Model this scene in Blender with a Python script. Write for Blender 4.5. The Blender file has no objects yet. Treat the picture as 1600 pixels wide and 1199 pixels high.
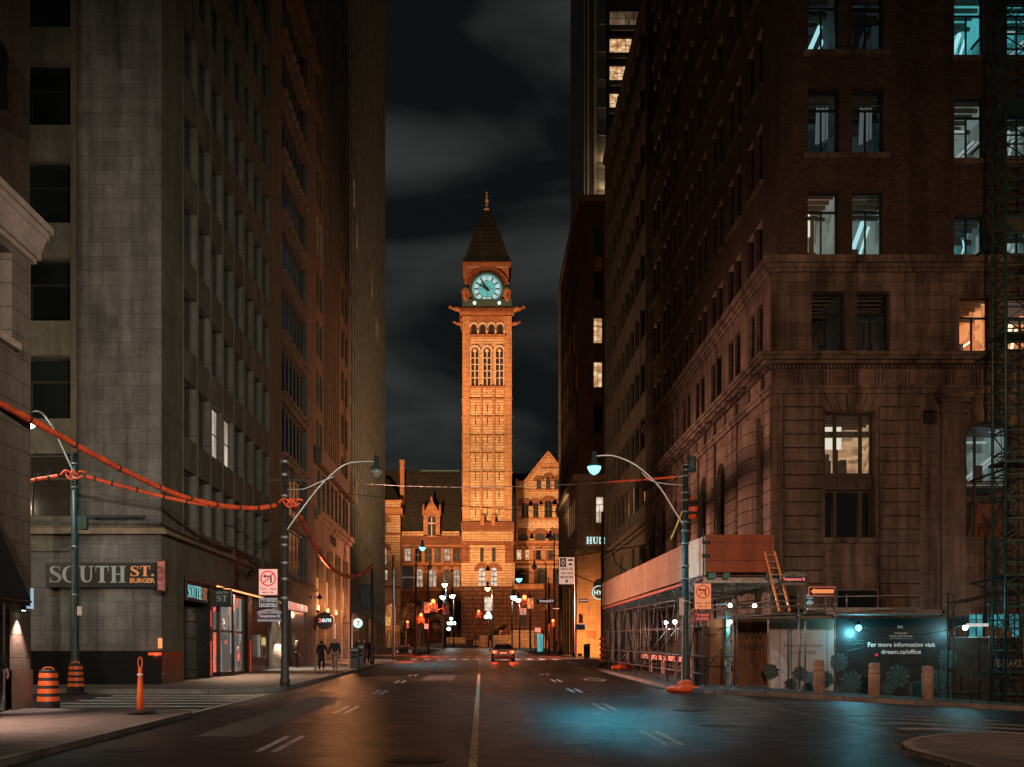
import bpy, bmesh, math, random
from mathutils import Vector, Matrix
from math import pi, sin, cos, radians, sqrt
random.seed(7)
sc = bpy.context.scene
col = sc.collection
CAMZ = 1.75          # eye height over the road
S = 0.01375          # the street climbs gently to the north (+Y)

def gz(x, y):
    """height of the road surface"""
    z = S*y
    if x > 9: z -= 0.055*min(x-9, 14)
    return z
def at(px, py, Y):   # a measured point of the survey photo at depth Y -> metres
    return Vector(((px-752)*Y/1600, Y, CAMZ+(1022-py)*Y/1600))
def zat(py, Y): return CAMZ+(1022-py)*Y/1600
def xat(px, Y): return (px-752)*Y/1600

# ------------------------------------------------------------------ objects
ORG = {}
def _org(p):
    return ORG.get(p.name, Vector((0,0,0))) if p else Vector((0,0,0))
def thing(name, label, cat, loc=(0,0,0), group=None):
    o = bpy.data.objects.new(name, None); col.objects.link(o)
    o.empty_display_size = .2
    o.location = loc; ORG[o.name] = Vector(loc)
    o['label'] = label; o['category'] = cat
    if group: o['group'] = group
    return o
def tag(o, label, cat, group=None):
    o['label'] = label; o['category'] = cat
    if group: o['group'] = group
    return o

class MB:
    """collects faces in world coordinates; build() links them as one mesh object"""
    def __init__(s): s.v = []; s.f = []; s.m = []; s.mi = 0; s.sm = []; s.smooth = False
    def face(s, pts):
        n = len(s.v); s.v += [tuple(p) for p in pts]; s.f.append(tuple(range(n, n+len(pts)))); s.m.append(s.mi); s.sm.append(s.smooth)
    def add(s, verts, faces, smooth=None):
        n = len(s.v); s.v += [tuple(p) for p in verts]
        for f in faces:
            s.f.append(tuple(i+n for i in f)); s.m.append(s.mi); s.sm.append(s.smooth if smooth is None else smooth)
    def box(s, x0, x1, y0, y1, z0, z1):
        if x0 > x1: x0, x1 = x1, x0
        if y0 > y1: y0, y1 = y1, y0
        if z0 > z1: z0, z1 = z1, z0
        v = [(x0,y0,z0),(x1,y0,z0),(x1,y1,z0),(x0,y1,z0),(x0,y0,z1),(x1,y0,z1),(x1,y1,z1),(x0,y1,z1)]
        s.add(v, [(3,2,1,0),(4,5,6,7),(0,1,5,4),(1,2,6,5),(2,3,7,6),(3,0,4,7)])
        return s
    def cbox(s, x0, x1, y0, y1, z0, z1, b=.02):
        """box with chamfered vertical and top edges"""
        bm = bmesh.new()
        bmesh.ops.create_cube(bm, size=1)
        for v in bm.verts:
            v.co = Vector(((x0+x1)/2+v.co.x*(x1-x0), (y0+y1)/2+v.co.y*(y1-y0), (z0+z1)/2+v.co.z*(z1-z0)))
        bmesh.ops.bevel(bm, geom=bm.edges[:], offset=b, segments=2, profile=.6, affect='EDGES')
        bm.verts.index_update()
        s.add([v.co[:] for v in bm.verts], [[v.index for v in f.verts] for f in bm.faces]); bm.free()
        return s
    def prism(s, poly, d):
        """closed polygon (3-D points) extruded by vector d"""
        d = Vector(d); n = len(poly); a = [Vector(p) for p in poly]; b = [p+d for p in a]
        s.add(a+b, [tuple(range(n-1,-1,-1)), tuple(range(n,2*n))]+[(i,(i+1)%n,n+(i+1)%n,n+i) for i in range(n)])
        return s
    def rings(s, rs, closed=True, caps=True, smooth=True):
        n = len(rs[0]); fs = []
        for k in range(len(rs)-1):
            for i in range(n if closed else n-1):
                j = (i+1) % n
                fs.append((k*n+i, k*n+j, (k+1)*n+j, (k+1)*n+i))
        v = [p for r in rs for p in r]
        s.add(v, fs, smooth)
        if caps and closed:
            m = (len(rs)-1)*n
            s.add(rs[0], [tuple(range(n-1,-1,-1))], False); s.add(rs[-1], [tuple(range(n))], False)
        return s
    def tube(s, pts, r, n=8, smooth=True, caps=True):
        pts = [Vector(p) for p in pts]; rs = []
        rad = r if isinstance(r, (list,tuple)) else [r]*len(pts)
        t0 = (pts[1]-pts[0]).normalized()
        up = Vector((0,0,1)) if abs(t0.z) < .9 else Vector((1,0,0))
        a = t0.cross(up).normalized()
        for i, p in enumerate(pts):
            t = (pts[min(i+1,len(pts)-1)]-pts[max(i-1,0)]).normalized()
            a = (a - t*a.dot(t)).normalized(); b = t.cross(a)
            rs.append([p+(a*cos(2*pi*k/n)+b*sin(2*pi*k/n))*rad[i] for k in range(n)])
        return s.rings(rs, True, caps, smooth)
    def cyl(s, p0, p1, r, r1=None, n=12):
        return s.tube([p0, p1], [r, r if r1 is None else r1], n)
    def lathe(s, c, prof, n=16, smooth=True):
        """profile [(radius, z)] turned about the vertical through c"""
        c = Vector(c)
        rs = [[c+Vector((max(r,1e-4)*cos(2*pi*k/n), max(r,1e-4)*sin(2*pi*k/n), z)) for k in range(n)] for r, z in prof]
        return s.rings(rs, True, True, smooth)
    def bar(s, p0, p1, w, h=None):
        """rectangular bar from p0 to p1"""
        h = h or w; p0 = Vector(p0); p1 = Vector(p1); t = (p1-p0).normalized()
        up = Vector((0,0,1)) if abs(t.z) < .95 else Vector((0,1,0))
        a = t.cross(up).normalized(); b = a.cross(t)
        q = [a*(-w/2)+b*(-h/2), a*(w/2)+b*(-h/2), a*(w/2)+b*(h/2), a*(-w/2)+b*(h/2)]
        return s.rings([[p0+x for x in q], [p1+x for x in q]], True, True, False)
    def ball(s, c, r, sz=(1,1,1), nu=12, nv=8):
        c = Vector(c)
        rs = []
        for j in range(nv+1):
            t = -pi/2+pi*j/nv
            rs.append([c+Vector((max(cos(t),1e-3)*cos(2*pi*k/nu)*r*sz[0], max(cos(t),1e-3)*sin(2*pi*k/nu)*r*sz[1], sin(t)*r*sz[2])) for k in range(nu)])
        return s.rings(rs, True, True, True)
    def build(s, name, mats, parent=None, base=None, recalc=True):
        me = bpy.data.meshes.new(name)
        org = _org(parent) if base is None else Vector(base)
        me.from_pydata([(v[0]-org.x, v[1]-org.y, v[2]-org.z) for v in s.v], [], s.f)
        mats = mats if isinstance(mats, (list,tuple)) else [mats]
        for m in mats: me.materials.append(m)
        me.polygons.foreach_set('material_index', s.m)
        me.polygons.foreach_set('use_smooth', s.sm)
        if recalc:
            bm = bmesh.new(); bm.from_mesh(me)
            bmesh.ops.remove_doubles(bm, verts=bm.verts, dist=1e-5)
            bmesh.ops.recalc_face_normals(bm, faces=bm.faces); bm.to_mesh(me); bm.free()
        me.update()
        o = bpy.data.objects.new(name, me); col.objects.link(o)
        if parent: o.parent = parent; ORG[o.name] = org
        elif base is not None: o.location = base; ORG[o.name] = org
        return o
def struct(name, mb, m):
    o = mb.build(name, m); o['kind'] = 'structure'; return o
def solo(name, mb, m, label, cat, base, group=None):
    return tag(mb.build(name, m, None, base), label, cat, group)

def copy_tree(o, loc, label=None, rotz=None):
    """a copy of a thing with copies of its parts and sub-parts"""
    def rec(src, par):
        c = src.copy(); col.objects.link(c)
        if par: c.parent = par
        for ch in src.children: rec(ch, c)
        return c
    r = rec(o, None); r.location = loc; ORG[r.name] = Vector(loc)
    if label: r['label'] = label
    if rotz is not None: r.rotation_euler.z = rotz
    return r

# ------------------------------------------------------------------ materials
class NT:
    def __init__(s, name):
        s.mat = bpy.data.materials.new(name); s.mat.use_nodes = True
        s.t = s.mat.node_tree; s.t.nodes.clear()
        s.out = s.n('ShaderNodeOutputMaterial')
    def n(s, typ, **kw):
        nd = s.t.nodes.new(typ)
        for k, v in kw.items(): setattr(nd, k, v)
        return nd
    def l(s, a, b): s.t.links.new(a, b)
    def math(s, op, a, b=None, c=None):
        m = s.n('ShaderNodeMath', operation=op)
        for i, x in enumerate((a, b, c)):
            if x is None: continue
            if isinstance(x, (int, float)): m.inputs[i].default_value = x
            else: s.l(x, m.inputs[i])
        return m.outputs[0]
    def mix(s, fac, a, b, blend='MIX'):
        m = s.n('ShaderNodeMix', data_type='RGBA', blend_type=blend)
        for sock, x in ((m.inputs[0], fac), (m.inputs[6], a), (m.inputs[7], b)):
            if isinstance(x, (int, float)): sock.default_value = x
            elif isinstance(x, (tuple, list)): sock.default_value = (*x[:3], 1)
            else: s.l(x, sock)
        return m.outputs[2]
    def noise(s, vec, scale, detail=4, rough=.55):
        n = s.n('ShaderNodeTexNoise'); n.inputs['Scale'].default_value = scale
        n.inputs['Detail'].default_value = detail; n.inputs['Roughness'].default_value = rough
        if vec is not None: s.l(vec, n.inputs['Vector'])
        return n.outputs['Fac']
    def ramp(s, fac, stops):
        r = s.n('ShaderNodeValToRGB'); e = r.color_ramp.elements
        while len(e) < len(stops): e.new(.5)
        for el, (p, c) in zip(e, stops):
            el.position = p; el.color = (*c[:3], 1) if isinstance(c, (tuple, list)) else (c, c, c, 1)
        s.l(fac, r.inputs[0]); return r.outputs['Color']
    def pos(s): return s.n('ShaderNodeNewGeometry').outputs['Position']
    def obj(s): return s.n('ShaderNodeTexCoord').outputs['Object']
    def wallvec(s):
        """(along the wall, height) for upright faces, (x, y) for level ones"""
        g = s.n('ShaderNodeNewGeometry')
        p = s.n('ShaderNodeSeparateXYZ'); s.l(g.outputs['Position'], p.inputs[0])
        q = s.n('ShaderNodeSeparateXYZ'); s.l(g.outputs['True Normal'], q.inputs[0])
        ax = s.math('GREATER_THAN', s.math('ABSOLUTE', q.outputs[0]), .7)
        az = s.math('GREATER_THAN', s.math('ABSOLUTE', q.outputs[2]), .7)
        u = s.math('ADD', s.math('MULTIPLY', p.outputs[1], ax), s.math('MULTIPLY', p.outputs[0], s.math('SUBTRACT', 1, ax)))
        v = s.math('ADD', s.math('MULTIPLY', p.outputs[1], az), s.math('MULTIPLY', p.outputs[2], s.math('SUBTRACT', 1, az)))
        c = s.n('ShaderNodeCombineXYZ'); s.l(u, c.inputs[0]); s.l(v, c.inputs[1])
        return c.outputs[0]
    def bsdf(s, color, rough=.8, metal=0, bump=None, bstr=.3, bdist=.02, spec=.5, emit=None, estr=0, coat=0):
        b = s.n('ShaderNodeBsdfPrincipled')
        for key, x in (('Base Color', color), ('Roughness', rough), ('Metallic', metal), ('Specular IOR Level', spec), ('Coat Weight', coat)):
            if isinstance(x, (int, float)): b.inputs[key].default_value = x
            elif isinstance(x, (tuple, list)): b.inputs[key].default_value = (*x[:3], 1)
            else: s.l(x, b.inputs[key])
        if emit is not None:
            if isinstance(emit, (tuple, list)): b.inputs['Emission Color'].default_value = (*emit[:3], 1)
            else: s.l(emit, b.inputs['Emission Color'])
            if isinstance(estr, (int, float)): b.inputs['Emission Strength'].default_value = estr
            else: s.l(estr, b.inputs['Emission Strength'])
        if bump is not None:
            bp = s.n('ShaderNodeBump'); bp.inputs['Strength'].default_value = bstr; bp.inputs['Distance'].default_value = bdist
            s.l(bump, bp.inputs['Height']); s.l(bp.outputs[0], b.inputs['Normal'])
        s.l(b.outputs[0], s.out.inputs[0]); return b

def lerp(a, b, t): return tuple(x+(y-x)*t for x, y in zip(a, b))
def scl(c, k): return tuple(min(1, x*k) for x in c)

def plain(name, c, rough=.6, metal=0, var=.35, scale=6, bump=.15, spec=.5, coat=0):
    """painted / metal / plastic surface with dirt and wear"""
    t = NT(name); o = t.obj()
    n = t.noise(o, scale, 5, .6); n2 = t.noise(o, scale*7, 3)
    c1 = t.ramp(n, [(.3, scl(c, 1-var)), (.7, scl(c, 1+var*.5))])
    r = t.math('ADD', t.math('MULTIPLY', n2, .25), rough-.12)
    t.bsdf(c1, r, metal, n2, bump, .004, spec, coat=coat); return t.mat
def emis(name, c, k, base=(.02,.02,.02)):
    t = NT(name); t.bsdf(base, .4, emit=c, estr=k); return t.mat
def masonry(name, c1, c2, bw, bh, mortar=(.05,.045,.04), ms=.012, rough=.85, bump=.6, stain=.5, offset=.5, bdist=.03, big=.25, var=1.0):
    t = NT(name); w = t.wallvec()
    b = t.n('ShaderNodeTexBrick'); t.l(w, b.inputs['Vector'])
    b.offset = offset
    b.inputs['Color1'].default_value = (*c1, 1); b.inputs['Color2'].default_value = (*c2, 1); b.inputs['Mortar'].default_value = (*mortar, 1)
    b.inputs['Scale'].default_value = 1; b.inputs['Mortar Size'].default_value = ms; b.inputs['Mortar Smooth'].default_value = .25
    b.inputs['Brick Width'].default_value = bw; b.inputs['Row Height'].default_value = bh; b.inputs['Bias'].default_value = 0
    p = t.pos()
    n = t.noise(p, big, 6, .65); n2 = t.noise(p, 9, 5, .7); n3 = t.noise(p, 1.3, 4, .6)
    # vertical water streaks
    mp = t.n('ShaderNodeMapping'); mp.inputs['Scale'].default_value = (1.1, 1.1, .09); t.l(p, mp.inputs[0])
    st = t.noise(mp.outputs[0], 1.6, 5, .65)
    c = t.mix(1, b.outputs['Color'], t.ramp(n, [(.3, 1-stain*.6), (.7, 1.0)]), 'MULTIPLY')
    c = t.mix(1, c, t.ramp(st, [(.32, 1-stain), (.62, 1.0)]), 'MULTIPLY')
    c = t.mix(1, c, t.ramp(n3, [(.3, 1-.3*var), (.7, 1.0)]), 'MULTIPLY')
    c = t.mix(1, c, t.ramp(n2, [(.25, 1-.35*var), (.75, 1.0)]), 'MULTIPLY')
    h = t.math('ADD', t.math('MULTIPLY', b.outputs['Fac'], -1), t.math('MULTIPLY', n2, .5))
    t.bsdf(c, rough, 0, h, bump, bdist, .3); return t.mat
def glassy(name, c=(.01,.013,.014), rough=.06, var=True):
    t = NT(name); n = t.noise(t.pos(), .35, 3)
    t.bsdf(t.ramp(n, [(.3, scl(c,.5)), (.7, scl(c,1.6))]), rough, 0, n, .12, .02, .6); return t.mat
def litpane(name, c1, c2, k, sx=1.2, sz=2.5, contrast=(.35,.65), seed=0):
    """glass in front of a lit room: glow broken up by things in the room"""
    t = NT(name)
    mp = t.n('ShaderNodeMapping'); mp.inputs['Scale'].default_value = (sx, 1, sz); mp.inputs['Location'].default_value = (seed*3.1, seed, seed*1.7)
    t.l(t.pos(), mp.inputs[0])
    v = t.n('ShaderNodeTexVoronoi'); v.inputs['Scale'].default_value = 1; t.l(mp.outputs[0], v.inputs['Vector'])
    n = t.noise(mp.outputs[0], 1.7, 3)
    f = t.math('ADD', t.math('MULTIPLY', v.outputs['Distance'], .5), t.math('MULTIPLY', n, .6))
    e = t.ramp(f, [(contrast[0], c1), (contrast[1], c2)])
    t.bsdf((.02,.02,.02), .08, emit=e, estr=k); return t.mat

# ------------------------------------------------------------------ walls with real openings
def wall(mb, ax, pos, u0, u1, z0, z1, ops, depth, out, ranges=None):
    """plane wall normal to ax ('x' or 'y') at pos, outward sign out; ops = (u0,u1,z0,z1[,arch]) are cut and get reveals"""
    inn = pos - out*depth
    def P(u, d, z): return (d, u, z) if ax == 'x' else (u, d, z)
    us = sorted({round(x,4) for x in [u0,u1]+[a for o in ops for a in o[:2]] if u0-1e-6 <= x <= u1+1e-6})
    zs = sorted({round(x,4) for x in [z0,z1]+[a for o in ops for a in o[2:4]] if z0-1e-6 <= x <= z1+1e-6})
    for i in range(len(us)-1):
        um = (us[i]+us[i+1])/2; run = None
        for j in range(len(zs)-1):
            zm = (zs[j]+zs[j+1])/2
            solid = not any(o[0] < um < o[1] and o[2] < zm < o[3] for o in ops)
            if solid: run = zs[j] if run is None else run
            if run is not None and (not solid or j == len(zs)-2):
                zt = zs[j+1] if solid else zs[j]
                mb.face([P(us[i],pos,run), P(us[i+1],pos,run), P(us[i+1],pos,zt), P(us[i],pos,zt)]); run = None
    for o in ops:
        a, b, c, d = o[:4]
        arch = len(o) > 4 and o[4]
        if arch:
            r = (b-a)/2; k = o[4] if isinstance(o[4], float) else 1.0   # k: rise / half-width
            zc = d - r*k; N = 10
            arc = [(a+r-r*cos(pi*i/N), zc+r*k*sin(pi*i/N)) for i in range(N+1)]
            h = N//2
            mb.face([P(a,pos,d)]+[P(u,pos,z) for u,z in arc[:h+1]][::-1] if False else [P(u,pos,z) for u,z in arc[:h+1]]+[P(a,pos,d)])
            mb.face([P(u,pos,z) for u,z in arc[h:]]+[P(b,pos,d)])
            for i in range(N):
                (ua,za),(ub,zb) = arc[i], arc[i+1]
                mb.face([P(ua,pos,za),P(ub,pos,zb),P(ub,inn,zb),P(ua,inn,za)])
            top = zc
        else:
            top = d; mb.face([P(a,pos,d),P(b,pos,d),P(b,inn,d),P(a,inn,d)])
        mb.face([P(a,pos,c),P(b,pos,c),P(b,inn,c),P(a,inn,c)])
        mb.face([P(a,pos,c),P(a,pos,top),P(a,inn,top),P(a,inn,c)])
        mb.face([P(b,pos,c),P(b,pos,top),P(b,inn,top),P(b,inn,c)])

_winmesh = {}
def window(parent, ax, pos, out, uc, z, w, h, fm, pm, nv=1, nh=0, split=None, recess=.3, fw=.06, name='window', arch=0, pane_kind=None):
    """a framed window set back in an opening; uc = centre along the wall, z = bottom. Frame mesh with a pane sub-part"""
    key = (round(w,2), round(h,2), fm.name, nv, nh, split, fw, arch)
    if key not in _winmesh:
        m = MB(); d = .09
        r = w/2; zc = h - r*arch if arch else h
        m.box(-r, -r+fw, 0, d, 0, zc); m.box(r-fw, r, 0, d, 0, zc)
        m.box(-r+fw, r-fw, 0, d, 0, fw)
        if arch:
            N = 10
            o_ = [(-r*cos(pi*i/N), zc+r*arch*sin(pi*i/N)) for i in range(N+1)]
            q = r-fw
            i_ = [(-q*cos(pi*i/N), zc+q*arch*sin(pi*i/N)) for i in range(N+1)]
            for i in range(N):
                m.prism([(o_[i][0],0,o_[i][1]),(o_[i+1][0],0,o_[i+1][1]),(i_[i+1][0],0,i_[i+1][1]),(i_[i][0],0,i_[i][1])], (0,d,0))
        else: m.box(-r+fw, r-fw, 0, d, h-fw, h)
        zt = split*h if split else h
        for k in range(1, nv):
            x = -r+w*k/nv; m.box(x-fw*.45, x+fw*.45, .005, d-.005, fw, (zt if split else zc)-.01)
        if split: m.box(-r+fw, r-fw, .004, d-.004, zt-fw*.6, zt+fw*.6)
        for k in range(1, nh):
            zz = zt*k/nh; m.box(-r+fw, r-fw, .008, d-.008, zz-fw*.35, zz+fw*.35)
        fo = m.build('window_frame', fm); me = fo.data; bpy.data.objects.remove(fo)
        g = MB()
        if arch:
            q = r-fw*.5; N = 10
            g.face([(-q,.05,fw*.5),(q,.05,fw*.5)]+[(q*cos(pi*i/N),.05,zc+q*arch*sin(pi*i/N)) for i in range(N+1)])
        else: g.face([(-r+fw*.5,.05,fw*.5),(r-fw*.5,.05,fw*.5),(r-fw*.5,.05,h-fw*.5),(-r+fw*.5,.05,h-fw*.5)])
        _winmesh[key] = (me, g, {})
    me, g, panes = _winmesh[key]
    if pm.name not in panes:
        po = g.build('pane', pm); panes[pm.name] = po.data; bpy.data.objects.remove(po)
    org = _org(parent)
    d = pos - out*recess
    loc = Vector((d, uc, z)) if ax == 'x' else Vector((uc, d, z))
    rz = (0 if out < 0 else pi) if ax == 'y' else (pi/2 if out > 0 else -pi/2)
    f = bpy.data.objects.new(name, me); col.objects.link(f); f.parent = parent
    f.location = loc-org; f.rotation_euler.z = rz
    p = bpy.data.objects.new('pane', panes[pm.name]); col.objects.link(p); p.parent = f
    return f

# ------------------------------------------------------------------ lettering
def text_geo(s, bold=0.0, font_space=1.0):
    cu = bpy.data.curves.new('txt', 'FONT'); cu.body = s; cu.size = 1; cu.offset = bold; cu.space_character = font_space
    cu.align_x = 'LEFT'; cu.resolution_u = 3
    o = bpy.data.objects.new('txt', cu); col.objects.link(o)
    dg = bpy.context.evaluated_depsgraph_get()
    me = bpy.data.meshes.new_from_object(o.evaluated_get(dg))
    V = [v.co.copy() for v in me.vertices]; F = [tuple(p.vertices) for p in me.polygons]
    bpy.data.objects.remove(o); bpy.data.curves.remove(cu); bpy.data.meshes.remove(me)
    x0 = min(v.x for v in V); x1 = max(v.x for v in V); y0 = min(v.y for v in V); y1 = max(v.y for v in V)
    return [((v.x-x0)/(x1-x0), (v.y-y0)/(y1-y0)) for v in V], F
def lettering(name, s, a, b, h, mat_, parent, bold=.02, space=1.0, th=.004):
    """words standing on the line a->b (3-D points of the baseline), h tall; laid flat on a sign"""
    V, F = text_geo(s, bold, space); a = Vector(a); b = Vector(b)
    m = MB(); m.add([a+(b-a)*x+Vector((0,0,h*y)) for x, y in V], F, False)
    return m.build(name, mat_, parent, recalc=False)
# ------------------------------------------------------------------ palette
M = {}
def asphalt():
    t = NT('asphalt'); p = t.pos()
    n = t.noise(p, .22, 6, .6); n2 = t.noise(p, 55, 3, .7); n3 = t.noise(p, 1.6, 5, .65)
    mp = t.n('ShaderNodeMapping'); mp.inputs['Scale'].default_value = (1.3, .05, 1); t.l(p, mp.inputs[0])
    tr = t.noise(mp.outputs[0], 1.1, 4, .6)
    c = t.ramp(n2, [(.25, (.005,.0055,.0055)), (.55, (.012,.013,.013)), (.8, (.05,.05,.049))])
    c = t.mix(1, c, t.ramp(n, [(.3, .6), (.7, 1.1)]), 'MULTIPLY')
    c = t.mix(1, c, t.ramp(tr, [(.3, .7), (.7, 1.15)]), 'MULTIPLY')
    # sealed cracks
    wv = t.noise(p, .5, 3); vm = t.n('ShaderNodeVectorMath', operation='MULTIPLY_ADD')
    cb = t.n('ShaderNodeCombineXYZ'); t.l(wv, cb.inputs[0]); t.l(n3, cb.inputs[1]); t.l(cb.outputs[0], vm.inputs[0]); vm.inputs[1].default_value = (2.2,2.2,0); t.l(p, vm.inputs[2])
    vo = t.n('ShaderNodeTexVoronoi', feature='DISTANCE_TO_EDGE'); vo.inputs['Scale'].default_value = .16; t.l(vm.outputs[0], vo.inputs['Vector'])
    ck = t.ramp(vo.outputs['Distance'], [(.003, .25), (.011, 1.0)])
    c = t.mix(1, c, ck, 'MULTIPLY')
    r = t.math('ADD', t.math('MULTIPLY', t.ramp(n3, [(.3,0.0),(.7,1.0)]), .16), .27)
    r = t.math('ADD', r, t.math('MULTIPLY', tr, .12))
    h = t.math('ADD', n2, t.math('MULTIPLY', n3, .3))
    t.bsdf(c, r, 0, h, .5, .016, .28); return t.mat
M['asphalt'] = asphalt()
def roadpaint(name, c):
    t = NT(name); p = t.pos(); n = t.noise(p, 14, 5, .7); n2 = t.noise(p, 2.2, 4)
    f = t.math('MULTIPLY', t.ramp(n, [(.34, 0.0), (.5, 1.0)]), t.ramp(n2, [(.25,.35),(.6,1.0)]))
    t.bsdf(t.mix(f, (.045,.045,.045), c), .6, 0, n, .2, .004, .4); return t.mat
M['paint_white'] = roadpaint('road_paint_white', (.62,.62,.6))
M['paint_worn'] = roadpaint('road_paint_worn', (.2,.2,.2))
M['paint_yellow'] = roadpaint('road_paint_yellow', (.72,.5,.3))
M['concrete'] = masonry('pavement_concrete', (.17,.155,.14), (.14,.13,.12), 1.5, 1.5, (.035,.032,.03), .02, .75, .3, .35, 0.0)
M['kerb'] = masonry('kerb_stone', (.3,.28,.26), (.24,.22,.2), 2.2, 3.0, (.08,.08,.08), .02, .8, .4, .4, 0.0)
M['ground'] = plain('bare_ground', (.04,.04,.038), .95, 0, .4, .5)
# stone office block on the left
M['grey_stone'] = masonry('grey_stone_ashlar', (.25,.228,.212), (.185,.168,.158), 1.05, .52, (.105,.095,.09), .009, .85, .5, .55, .5, .01)
M['olive_stone'] = masonry('olive_stone_panel', (.205,.185,.14), (.175,.16,.122), 2.05, 3.53, (.06,.05,.04), .02, .85, .3, .4, 0.0, .01)
M['brown_pier'] = masonry('brown_stone_pier', (.23,.175,.125), (.2,.155,.11), 4, 1.2, (.12,.09,.07), .008, .85, .3, .4, 0.0, .01)
M['black_granite'] = plain('black_polished_granite', (.006,.006,.006), .3, 0, .3, 3, .03, .35)
M['brown_metal'] = plain('bronze_metal', (.055,.038,.026), .45, .6, .3)
M['dark_frame'] = plain('dark_window_frame', (.02,.02,.02), .5, .3)
M['steel_frame'] = plain('grey_window_frame', (.09,.095,.095), .5, .3)
M['pale_frame'] = plain('pale_stone_tracery', (.42,.33,.25), .8)
M['glass'] = glassy('dark_window_glass', (.008,.010,.010))
M['glass_teal'] = glassy('teal_tinted_glass', (.008,.022,.02), .05)
M['tan_rib'] = masonry('tan_stone_rib', (.27,.2,.13), (.24,.18,.12), 6, 3.5, (.12,.09,.06), .01, .8, .3, .35, 0.0, .01)
M['rib_tower'] = plain('ribbed_tower_fin', (.22,.17,.115), .6, .2, .25, 1)
M['orange_stone'] = masonry('warm_limestone', (.36,.26,.17), (.31,.22,.15), 1.4, .7, (.17,.12,.08), .012, .85, .4, .4)
# right side
M['brick'] = masonry('dark_red_brick', (.15,.085,.058), (.07,.045,.034), .21, .068, (.10,.085,.07), .0075, .9, .6, .4, .5, .012, .2)
M['lime'] = masonry('weathered_limestone', (.33,.24,.18), (.22,.16,.12), 1.7, .49, (.10,.075,.06), .010, .88, .5, .85, .5, .015)
M['lime_trim'] = masonry('limestone_trim', (.36,.265,.195), (.27,.20,.15), 1.5, 3, (.14,.11,.08), .008, .88, .45, .88, 0.0, .01)
M['spandrel'] = masonry('brown_spandrel_panel', (.21,.15,.095), (.18,.13,.085), 1.2, 3.7, (.06,.04,.03), .02, .8, .3, .35, 0.0)
M['dark_pier'] = plain('dark_pier', (.085,.068,.05), .75, 0, .4, .8)
M['red_brick'] = masonry('red_brown_brick', (.20,.085,.055), (.15,.065,.042), .25, .08, (.1,.07,.05), .008, .9, .5, .4)
M['sand_stone'] = masonry('sandstone_base', (.5,.34,.2), (.45,.3,.18), 1.3, .85, (.25,.16,.1), .012, .85, .3, .3)
# city hall
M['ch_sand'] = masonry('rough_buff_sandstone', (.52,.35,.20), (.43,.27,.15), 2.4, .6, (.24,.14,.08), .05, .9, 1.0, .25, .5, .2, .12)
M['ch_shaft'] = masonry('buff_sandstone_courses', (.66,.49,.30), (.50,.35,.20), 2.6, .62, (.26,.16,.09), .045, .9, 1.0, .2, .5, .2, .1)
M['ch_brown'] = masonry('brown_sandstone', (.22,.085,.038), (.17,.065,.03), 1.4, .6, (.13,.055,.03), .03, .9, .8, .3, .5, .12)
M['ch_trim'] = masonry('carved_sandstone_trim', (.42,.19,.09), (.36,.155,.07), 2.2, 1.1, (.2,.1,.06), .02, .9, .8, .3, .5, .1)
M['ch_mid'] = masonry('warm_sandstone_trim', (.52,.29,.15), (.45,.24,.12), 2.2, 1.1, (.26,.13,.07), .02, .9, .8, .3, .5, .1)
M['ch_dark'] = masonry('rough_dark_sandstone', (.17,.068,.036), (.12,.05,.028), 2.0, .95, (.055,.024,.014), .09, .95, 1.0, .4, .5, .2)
M['slate'] = masonry('slate_roof', (.06,.075,.055), (.038,.05,.036), .6, 1.1, (.012,.016,.014), .05, .7, .8, .35, .5, .06)
M['slate_dark'] = masonry('dark_hall_slate', (.030,.026,.018), (.02,.018,.013), .6, 1.1, (.008,.007,.006), .05, .7, .8, .35, .5, .06)
M['copper'] = plain('green_copper', (.04,.09,.08), .6, .3, .4)
M['void'] = plain('dark_opening', (.004,.004,.004), .8)
# metalwork, street furniture
M['pole_green'] = plain('green_painted_pole', (.028,.055,.05), .5, .2, .5, 4, .3)
M['pole_dark'] = plain('weathered_dark_pole', (.035,.03,.025), .6, .2, .5, 4, .4)
M['galv'] = plain('galvanised_steel', (.30,.32,.32), .45, .75, .35, 7)
M['tube'] = plain('dull_scaffold_tube', (.15,.14,.13), .5, .5, .5, 6)
M['arm_steel'] = plain('bare_aluminium_arm', (.42,.42,.41), .4, .7, .2)
M['black_iron'] = plain('black_iron', (.012,.012,.012), .5, .3)
M['rubber'] = plain('black_rubber', (.012,.012,.012), .75)
M['orange_plastic'] = plain('orange_plastic', (.85,.11,.02), .5, 0, .25, 5)
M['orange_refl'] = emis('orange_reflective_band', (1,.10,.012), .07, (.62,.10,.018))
M['orange_sleeve'] = plain('orange_cable_sleeve', (.78,.10,.03), .5, 0, .45, 3)
M['bollard'] = plain('weathered_bollard_stone', (.34,.26,.19), .85, 0, .45, 3, .3)
M['ply_new'] = masonry('new_plywood', (.55,.36,.24), (.5,.32,.2), 2.44, 1.22, (.2,.12,.08), .008, .8, .2, .25, 0.0, .005)
M['ply_red'] = masonry('painted_plywood', (.62,.21,.115), (.52,.17,.09), 2.44, .61, (.12,.03,.02), .01, .75, .2, .3, 0.0, .005)
M['ply_old'] = masonry('weathered_plywood', (.33,.18,.09), (.28,.15,.075), 1.22, 2.44, (.1,.05,.03), .01, .85, .3, .6, 0.0, .005)
M['blue_poly'] = plain('blue_green_tarp', (.05,.32,.36), .5)
M['teal_steel'] = plain('teal_painted_steel', (.03,.075,.07), .45, .4, .4, 3)
M['sign_white'] = plain('sign_white', (.78,.62,.58), .5, 0, .15)
M['sign_red'] = emis('sign_red_print', (1,.02,.02), .05, (.75,.02,.02))
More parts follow.
